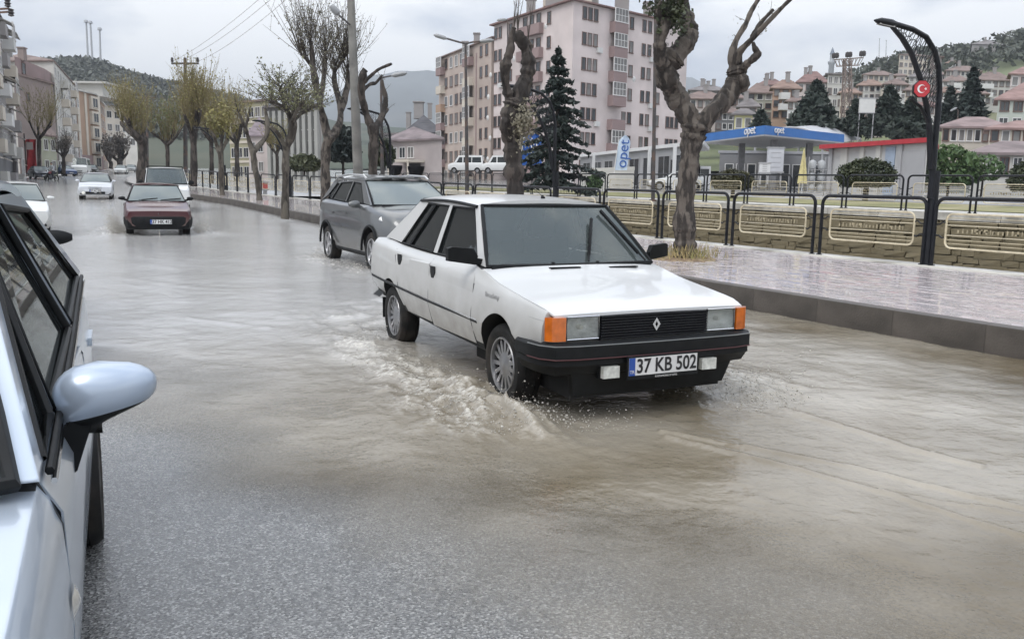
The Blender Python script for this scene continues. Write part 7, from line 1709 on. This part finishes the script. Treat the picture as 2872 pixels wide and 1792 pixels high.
# parked vehicles across the canal
far_car('white_minibus', 'white minibus parked left of the street light pole before the older block', 1078, 410, 118, R(172), SM, VANP, mspec, 'minibus')
far_car('white_minibus', 'white minibus parked right of the street light pole, partly behind the knobbly tree', 1158, 411, 116, R(170), SM, VANP, mspec, 'minibus')
for o in [o for o in scene.objects if o.get('label', '').startswith('white minibus parked')]: o.location.z = at(1100, 410, 117).z
c_ = far_car('white_parked_car', 'white car parked across the canal behind the spotted trunk', 835, 412, 70, R(-80), SR, WHT2, var()); c_.location.z = farz(70)
c_ = far_car('silver_station_car', 'white car standing in front of the station shop windows', 1560, 415, 64, R(175), SR, WHT2, var()); c_.location.z = farz(64)+.1

# ---- hillside houses: view box, distance, colours
def house(label, x0, x1, yr, ye, yb, Y, wall, roof, floors=2, cols=4, turn=0, ww=.9, wh=1.2, bal=None, flat=False, chim=1, depf=.75):
    A = at(x0, yb, Y); B = at(x1, yb, Y); z0 = A.z; z1 = at((x0+x1)/2, ye, Y).z; ri = max(.8, at((x0+x1)/2, yr, Y).z-z1)
    a = Vector((A.x, A.y)); b = Vector((B.x, B.y)); c = (a+b)/2; cs, sn = math.cos(turn), math.sin(turn)
    rot = lambda p: Vector((c.x+(p.x-c.x)*cs-(p.y-c.y)*sn, c.y+(p.x-c.x)*sn+(p.y-c.y)*cs)); a, b = rot(a), rot(b)
    h = Bld('hillside_house', label, back(a, b, (b-a).length*depf), z0, z1, wall, roof, 'house', 'houses on the hillside', over=.7, flat=flat, rise=ri)
    L_ = h.face(0)[3]; fh = (z1-z0)/floors; rs = random.Random(label)
    for i in range(cols):
        for k in range(floors):
            h.win(0, L_*(i+.5)/cols, z0+fh*(k+.55), min(ww, L_/cols*.6), min(wh, fh*.55), mull=1 if ww > 1 else 0, pane=rs.choice((PANE, PANE2)), fr=rs.choice((FRAME, FRAMEB)))
    if bal is not None:
        for k in range(1, floors): h.balcony(0, L_*bal, z0+fh*k, L_*.34, 1.1, WHITEW, .9)
    for k in range(chim):
        p = a.lerp(b, rs.uniform(.25,.75)); n = (h.P[2]-h.P[1])*.4; h.chimney(p.x+n.x, p.y+n.y, .6, ri+rs.uniform(.5,1.2), GREYW, z1)
    return h
house('wide house with broad brown hipped roof just right of the pink block', 1612, 1716, 212, 234, 290, 150, PINK2, TILE_B, 2, 6, .1)
house('dark-roofed house with many chimneys peeping over the broad brown roof', 1632, 1716, 198, 214, 250, 178, GREYW, TILE_G, 1, 5, .05, chim=4)
house('brown house low down behind the big tree fork', 1690, 1752, 252, 266, 312, 128, DKGREY, TILE_B, 2, 4, .2)
house('grey-green house with brown roof right of the big tree', 1766, 1826, 194, 220, 285, 150, wallm('grey_green_render', (.33,.33,.28)), TILE_B, 3, 3, -.1)
house('house with red-brown roof and roof tanks, above the grey-green one', 1794, 1852, 184, 201, 240, 182, PINK2, TILE_R, 2, 4, .1, chim=3)
house('peach-coloured house with white balcony left of the broad dark pine', 1824, 1888, 186, 209, 285, 142, PEACH, TILE_O, 3, 3, .12, bal=.4)
house('red-roofed house highest in the row left of the pylon', 1886, 1952, 166, 195, 250, 188, PINK2, TILE_R, 2, 4, -.1, chim=3)
house('tall white block with flat grey roof directly behind the pylon', 1952, 2006, 174, 178, 285, 165, PALE, TILE_G, 4, 4, .05, flat=True, ww=1.3)
house('small pale yellow house above the left end of the blue canopy', 1736, 1780, 262, 270, 318, 114, YELW, TILE_G, 1, 2, .1, chim=0)
house('small grey-roofed house above the pale yellow one', 1750, 1790, 232, 252, 285, 132, PINK2, TILE_G, 1, 2, -.3)
house('cream three-storey block high on the hill left of the lamp post top', 2120, 2198, 124, 131, 180, 300, CREAM, TILE_B, 3, 6, .25, ww=1.4, wh=1.6)
house('brown gable-walled house behind the lamp post arms', 2196, 2224, 130, 136, 210, 235, BROWNW, TILE_B, 3, 1, .1, flat=True)
house('long brown-roofed house between the pylon and the lamp post, upper row', 2040, 2116, 164, 178, 215, 230, CREAM, TILE_B, 2, 6, .1)
house('brown-roofed house in the middle row right of the pylon', 2030, 2082, 186, 202, 240, 190, PALE, TILE_O, 2, 4, -.1)
house('white-gabled house in the middle row left of the lamp post', 2088, 2146, 184, 200, 238, 186, WHITEW, TILE_B, 2, 4, .2)
house('brown-roofed house half hidden by the red sign', 2140, 2196, 196, 214, 255, 170, CREAM, TILE_B, 2, 4, 0)
house('white house with brown roof just right of the lamp post arc', 2228, 2286, 176, 192, 240, 190, WHITEW, TILE_B, 3, 4, -.1, bal=.5)
house('long brown-roofed house under the green hill slope', 2236, 2318, 152, 168, 200, 240, PALE, TILE_B, 2, 7, .05)
house('house with wide brown roof and white walls behind the tall pointed fir', 2296, 2392, 166, 190, 250, 196, PALE, TILE_B, 3, 6, .1, bal=.3)
house('grey house alone at the top of the green hill', 2296, 2374, 92, 106, 134, 375, GREYW, TILE_G, 1, 4, .1)
house('salmon-roofed house stepping up at the right edge', 2386, 2500, 148, 176, 215, 132, PINK2, TILE_S, 1, 5, .1)
house('large salmon-roofed house with pale green walls at the right edge', 2352, 2520, 188, 236, 312, 96, wallm('mint_render', (.42,.45,.40)), TILE_S, 2, 5, .08, ww=1.6, wh=1.5)
house('long low house with a pink roof right of the lamp post', 2226, 2378, 272, 300, 345, 82, CREAM, roofm('pink_tile', (.25,.19,.185)), 1, 8, .02, chim=0)
house('low house with a red roof at the right edge below the salmon one', 2338, 2520, 280, 304, 345, 74, CREAM, TILE_S, 1, 7, .02, chim=0)
house('nearest small house with grey-brown roof and white porch at the right edge', 2296, 2480, 330, 362, 432, 62, PALE, roofm('mauve_brown_tile', (.22,.18,.18)), 1, 6, .02, ww=1.4, wh=1.6, chim=0)
house('cream house peeping out between the broad pine and the pylon', 1985, 2030, 206, 220, 275, 158, CREAM, TILE_O, 2, 3, .1)
house('small white house above the barrel-vaulted roof', 1860, 1905, 228, 240, 290, 136, WHITEW, TILE_B, 2, 3, .2)
house('small brown house low between the two pines right of the pylon', 2050, 2090, 246, 260, 300, 128, PINK2, TILE_R, 2, 3, 0)
house('pale house in the lowest row just left of the lamp post', 2160, 2210, 236, 250, 300, 120, PALE, TILE_R, 2, 3, .1)
house('house with grey roof beneath the cream three-storey block', 2150, 2204, 168, 182, 214, 215, PALE, TILE_G, 2, 4, -.05)
house('white-walled house under the brown gable-walled one', 2214, 2262, 204, 218, 262, 160, WHITEW, TILE_O, 2, 3, .1)
house('brown-roofed house below the long one under the green slope', 2262, 2330, 206, 222, 270, 150, PALE, TILE_B, 2, 4, 0)
house('small house with brown roof behind the right side of the big tree', 1712, 1760, 218, 232, 275, 165, BROWNW, TILE_B, 2, 3, .1)
# ---- left pavement things: banner and motorcycle rider
bq = at(76, 420, 95); bn = thing('red_banner', 'long red banner hanging on a mast at the left', 'banner', (bq.x, bq.y, G(bq.y)+.15)); H_ = at(76, 330, 95).z-bn.location.z
MB().tube([(-.55,0,0),(-.55,0,H_+.6)], .07, 8).build('mast_shaft', PS, bn)
P = [[(-.5+1.15*j/8, .16*math.sin(j*1.1+i*.35), H_-(H_-.4)*i/12) for j in range(9)] for i in range(13)]
q = MB().grid(P); q.grid([[(a, b+.03, c_) for a, b, c_ in r] for r in P], flip=True); q.build('banner_cloth', pm('banner_red', (.36,.03,.035), .7, var=.25, scale=1.2), bn)
MB().box(-.25,.45,-.24,-.22,H_*.72,H_*.92).build('banner_panel', PINK2, bn, smooth=False)
# crowded rows between the larger houses: nothing in the photograph tells these apart
rs_ = random.Random(21); used = []
for k in range(80):
    x = rs_.uniform(1640, 2330); top = interp(x, RIDGE_R); u = rs_.random(); yb = lerp(top+34, 292, u); Y = lerp(330, 150, u)*rs_.uniform(.95, 1.05); wpx = lerp(24, 44, u)*rs_.uniform(.8, 1.2); hp = lerp(14, 31, u)*rs_.uniform(.85, 1.15)
    wl = rs_.choice((('pale', PALE), ('cream', CREAM), ('pinkish', PINK2), ('grey', GREYW), ('brown', BROWNW), ('white', WHITEW), ('beige', OLDP))); rf_ = rs_.choice((('brown', TILE_B), ('orange-brown', TILE_O), ('grey', TILE_G), ('red', TILE_R))); fl_ = rs_.choice((1,2,2,3))
    zone = 'behind the big tree' if x < 1760 else 'left of the pylon' if x < 1960 else 'between pylon and white board' if x < 2080 else 'left of the lamp post' if x < 2200 else 'right of the lamp post'
    row = 'in the top row' if u < .33 else 'in the middle row' if u < .66 else 'in the lowest row'
    lab = 'small %s %s-storey house with %s roof %s %s' % (wl[0], ('one','two','three')[fl_-1], rf_[0], row, zone)
    if lab in used: continue
    used.append(lab)
    house(lab, x-wpx/2, x+wpx/2, yb-hp-lerp(6,11,u), yb-hp, yb+6, Y, wl[1], rf_[1], fl_, 3, rs_.uniform(-.4,.4), chim=rs_.choice((0,1,1,2)))
# ============================================================ thrown water
DROP = pm('thrown_water', (.42,.40,.36), .12, var=.15, scale=20, spec=.7)
ico_v, ico_f = None, None
bm = bmesh.new(); bmesh.ops.create_icosphere(bm, subdivisions=1, radius=1); ico_v = np.array([v.co[:] for v in bm.verts]); ico_f = np.array([[v.index for v in f.verts] for f in bm.faces]); bm.free()
def droplets(name, label, C_, S_, stretch=None):
    C_ = np.asarray(C_); S_ = np.asarray(S_); n = len(C_)
    sc = S_[:,None,None]*np.stack([rng.uniform(.6,1.7,n), rng.uniform(.6,1.7,n), rng.uniform(.5,1.5,n)], 1)[:,None,:]
    V = (ico_v[None]*sc+C_[:,None,:]).reshape(-1,3); F = (ico_f[None]+np.arange(n)[:,None,None]*len(ico_v)).reshape(-1,3)
    o = link(name, np_mesh(name, V, F, DROP)); tag(o, label, 'spray', kind='stuff'); return o
def carworld(lx, ly, z, car):
    o, a = car; c, s = math.cos(a), math.sin(a); X_ = o.x+lx*c-ly*s; Y_ = o.y+lx*s+ly*c; return np.stack([X_, Y_, Gv(Y_)+WL+z], -1)
def jet(car, x0, x1, y0, sy, h, n, smin, smax, lean=0):
    lx = rng.uniform(x0, x1, n); hh = rng.exponential(h, n); ly = y0+np.sign(y0)*(hh*lean+rng.normal(0, sy, n)); return carworld(lx, ly, hh, car), smin+(smax-smin)*rng.random(n)**3
a = [jet(CARW, -1.6, .75, -1.05, .16, .035, 2200, .0012, .007, .8), jet(CARW, .05, .75, -.80, .10, .05, 1500, .0012, .007, .5), jet(CARW, .35, .95, -.55, .22, .025, 600, .001, .005), jet(CARW, -2.9, -2.2, -.95, .15, .03, 500, .001, .006), jet(CARW, .2, .95, .85, .2, .06, 1500, .0012, .006, .8)]
droplets('splash', 'spray of muddy drops thrown up beside the wheels of the white saloon', np.concatenate([q[0] for q in a]), np.concatenate([q[1] for q in a]))
a = [jet(CARR, -1.4, .45, -.98, .10, .20, 5200, .004, .013, .35), jet(CARR, -1.0, .45, .98, .10, .13, 2000, .004, .011, .6), jet(CARR, .5, 1.0, 0, .7, .03, 500, .004, .010)]
droplets('splash', 'white spray fanning out from the wheels of the dark red saloon', np.concatenate([q[0] for q in a]), np.concatenate([q[1] for q in a]))
a = [jet(CARS, -.6, .3, -.98, .12, .05, 350, .003, .010, .8), jet(CARS, -3.1, -2.4, -.98, .12, .05, 300, .003, .010, .8)]
droplets('splash', 'small splashes at the wheels of the grey crossover', np.concatenate([q[0] for q in a]), np.concatenate([q[1] for q in a]))
# shut lines of the white saloon
GAP = pm('panel_gap', (.03,.032,.036), .7, var=.1)
for sd in (-1, 1):
    side_line(SHW, [(-1.370,.36),(-1.372,.55),(-1.392,.78),(-1.412,.90)], sd, .008, .0035).build('shut_line', GAP, wcar)
    side_line(SHW, [(-.450,.34),(-.450,.80)], sd, .007, .0035).build('shut_line', GAP, wcar)
    side_line(SHW, [(-2.05,.39),(-2.16,.54),(-2.28,.75),(-2.38,.92)], sd, .007, .0035).build('shut_line', GAP, wcar)
# ---- the air
hz = bpy.data.materials.new('haze_air'); hz.use_nodes = True; t = hz.node_tree; t.nodes.clear()
o_ = N(t, 'ShaderNodeOutputMaterial'); pv = N(t, 'ShaderNodeVolumePrincipled'); pv.inputs['Color'].default_value = (.80,.86,.95,1); pv.inputs['Density'].default_value = .00026; pv.inputs['Anisotropy'].default_value = .1; t.links.new(pv.outputs[0], o_.inputs['Volume'])
MATS['haze_air'] = hz
hb = MB().box(-9500, 9500, -420, 9500, -8, 600).build('haze', hz, None, smooth=False); tag(hb, None, None, kind='stuff')
# ---- motorcycle and rider far up on the left
def skin_body(name, parent, joints, edges, mat, sub=2):
    me = bpy.data.meshes.new(name); me.from_pydata([j[:3] for j in joints], edges, []); o = link(name, me, parent)
    md = o.modifiers.new('skin', 'SKIN'); md.use_smooth_shade = True
    for i, j in enumerate(joints): me.skin_vertices[0].data[i].radius = (j[3], j[3])
    me.skin_vertices[0].data[0].use_root = True
    o.modifiers.new('sub', 'SUBSURF').levels = sub; o.modifiers['sub'].render_levels = sub
    dg = bpy.context.evaluated_depsgraph_get(); nm = bpy.data.meshes.new_from_object(o.evaluated_get(dg)); o.modifiers.clear(); o.data = nm; nm.materials.clear(); nm.materials.append(mat)
    nm.polygons.foreach_set('use_smooth', [True]*len(nm.polygons)); return o
mq = at(112, 440, 80); mz = G(mq.y)
mc = thing('motorcycle', 'small dark motorcycle standing at the left kerb with its rider', 'motorcycle', (mq.x, mq.y, mz), R(-100))
for x in (0, -1.28):
    MB().tube([(x+.27*math.cos(a), 0, .30+.27*math.sin(a)) for a in [i*math.pi/10 for i in range(20)]], .05, 8, closed=True).build('wheel', RUBBER, mc)
MB().tube([(0,0,.30),(-.18,0,.75),(-.28,0,1.0)], .03, 6).tube([(-.25,0,.85),(-.55,0,.45),(-1.0,0,.42),(-1.28,0,.30)], .035, 6).tube([(-.25,0,.85),(-.8,0,.72),(-1.28,0,.30)], .03, 6).build('frame', BLACK, mc)
MB().tube([(-.25,0,.82),(-.45,0,.86),(-.68,0,.80)], [.08,.14,.10], 10).build('fuel_tank', pm('tank_red', (.2,.02,.02), .3, var=.1, coat=.6), mc); MB().tube([(-.66,0,.80),(-.95,0,.79),(-1.25,0,.84)], [.08,.12,.10], 10).build('seat', BLACK, mc)
MB().tube([(-.34,-.36,1.03),(-.28,-.12,1.05),(-.28,.12,1.05),(-.34,.36,1.03)], .02, 6).build('handlebar', BLACK, mc); MB().cbox((-.6,0,.45), .36, .26, .3).build('engine', METAL, mc, smooth=False); MB().lathe([(.001,.06),(.09,.05),(.1,0)], 12, axis='x', c=(-.14,0,.92)).build('headlight', LENS, mc)
pr = thing('person', 'rider in a pale shirt and dark trousers sitting on the motorcycle', 'person', (mq.x, mq.y, mz), R(-100))
J = [(-.85,0,.90,.15), (-.82,0,1.10,.15), (-.78,0,1.32,.17), (-.76,0,1.45,.10), (-.74,0,1.53,.06),
     (-.76,.20,1.40,.075), (-.62,.27,1.18,.055), (-.36,.34,1.06,.04), (-.76,-.20,1.40,.075), (-.62,-.27,1.18,.055), (-.36,-.34,1.06,.04)]
skin_body('torso', pr, J, [(0,1),(1,2),(2,3),(3,4),(2,5),(5,6),(6,7),(2,8),(8,9),(9,10)], pm('pale_shirt', (.42,.44,.46), .8, var=.1))
J = [(-.85,0,.88,.14), (-.82,.12,.86,.11), (-.50,.20,.80,.085), (-.62,.20,.42,.06), (-.56,.20,.30,.05), (-.40,.20,.28,.04), (-.82,-.12,.86,.11), (-.50,-.20,.80,.085), (-.62,-.20,.42,.06), (-.56,-.20,.30,.05), (-.40,-.20,.28,.04)]
skin_body('trousers', pr, J, [(0,1),(1,2),(2,3),(3,4),(4,5),(0,6),(6,7),(7,8),(8,9),(9,10)], pm('dark_trousers', (.03,.032,.04), .8, var=.2))
SKIN = pm('skin', (.42,.27,.20), .55, var=.08)
hd = MB().lathe([(.001,-.12),(.05,-.115),(.075,-.07),(.088,0),(.09,.05),(.075,.10),(.04,.125),(.001,.13)], 16, c=(-.72,0,1.66)); hd.cbox((-.63,0,1.655), .03, .022, .035); hd.build('head', SKIN, pr)
for yy in (-.035,.035): MB().lathe([(.001,.008),(.008,.005),(.01,0)], 8, axis='x', c=(-.638,yy,1.68)).build('eye', DARK, pr)
MB().lathe([(.093,.02),(.095,.06),(.08,.11),(.04,.138),(.001,.142)], 14, c=(-.728,0,1.66)).build('hair', DARK, pr)
for sd in (-1, 1):
    h = bpy.data.objects.new('hand', None); COL.objects.link(h); h.parent = pr
    MB().cbox((-.335, sd*.345, 1.055), .07, .085, .03).build('palm', SKIN, h)
    for k in range(4): MB().tube([(-.30, sd*(.31+.022*k), 1.06), (-.275, sd*(.31+.022*k), 1.05), (-.272, sd*(.31+.022*k), 1.025)], .009, 6).build('finger', SKIN, h)
    MB().tube([(-.34, sd*.30, 1.045), (-.31, sd*.29, 1.03)], .010, 6).build('thumb', SKIN, h)
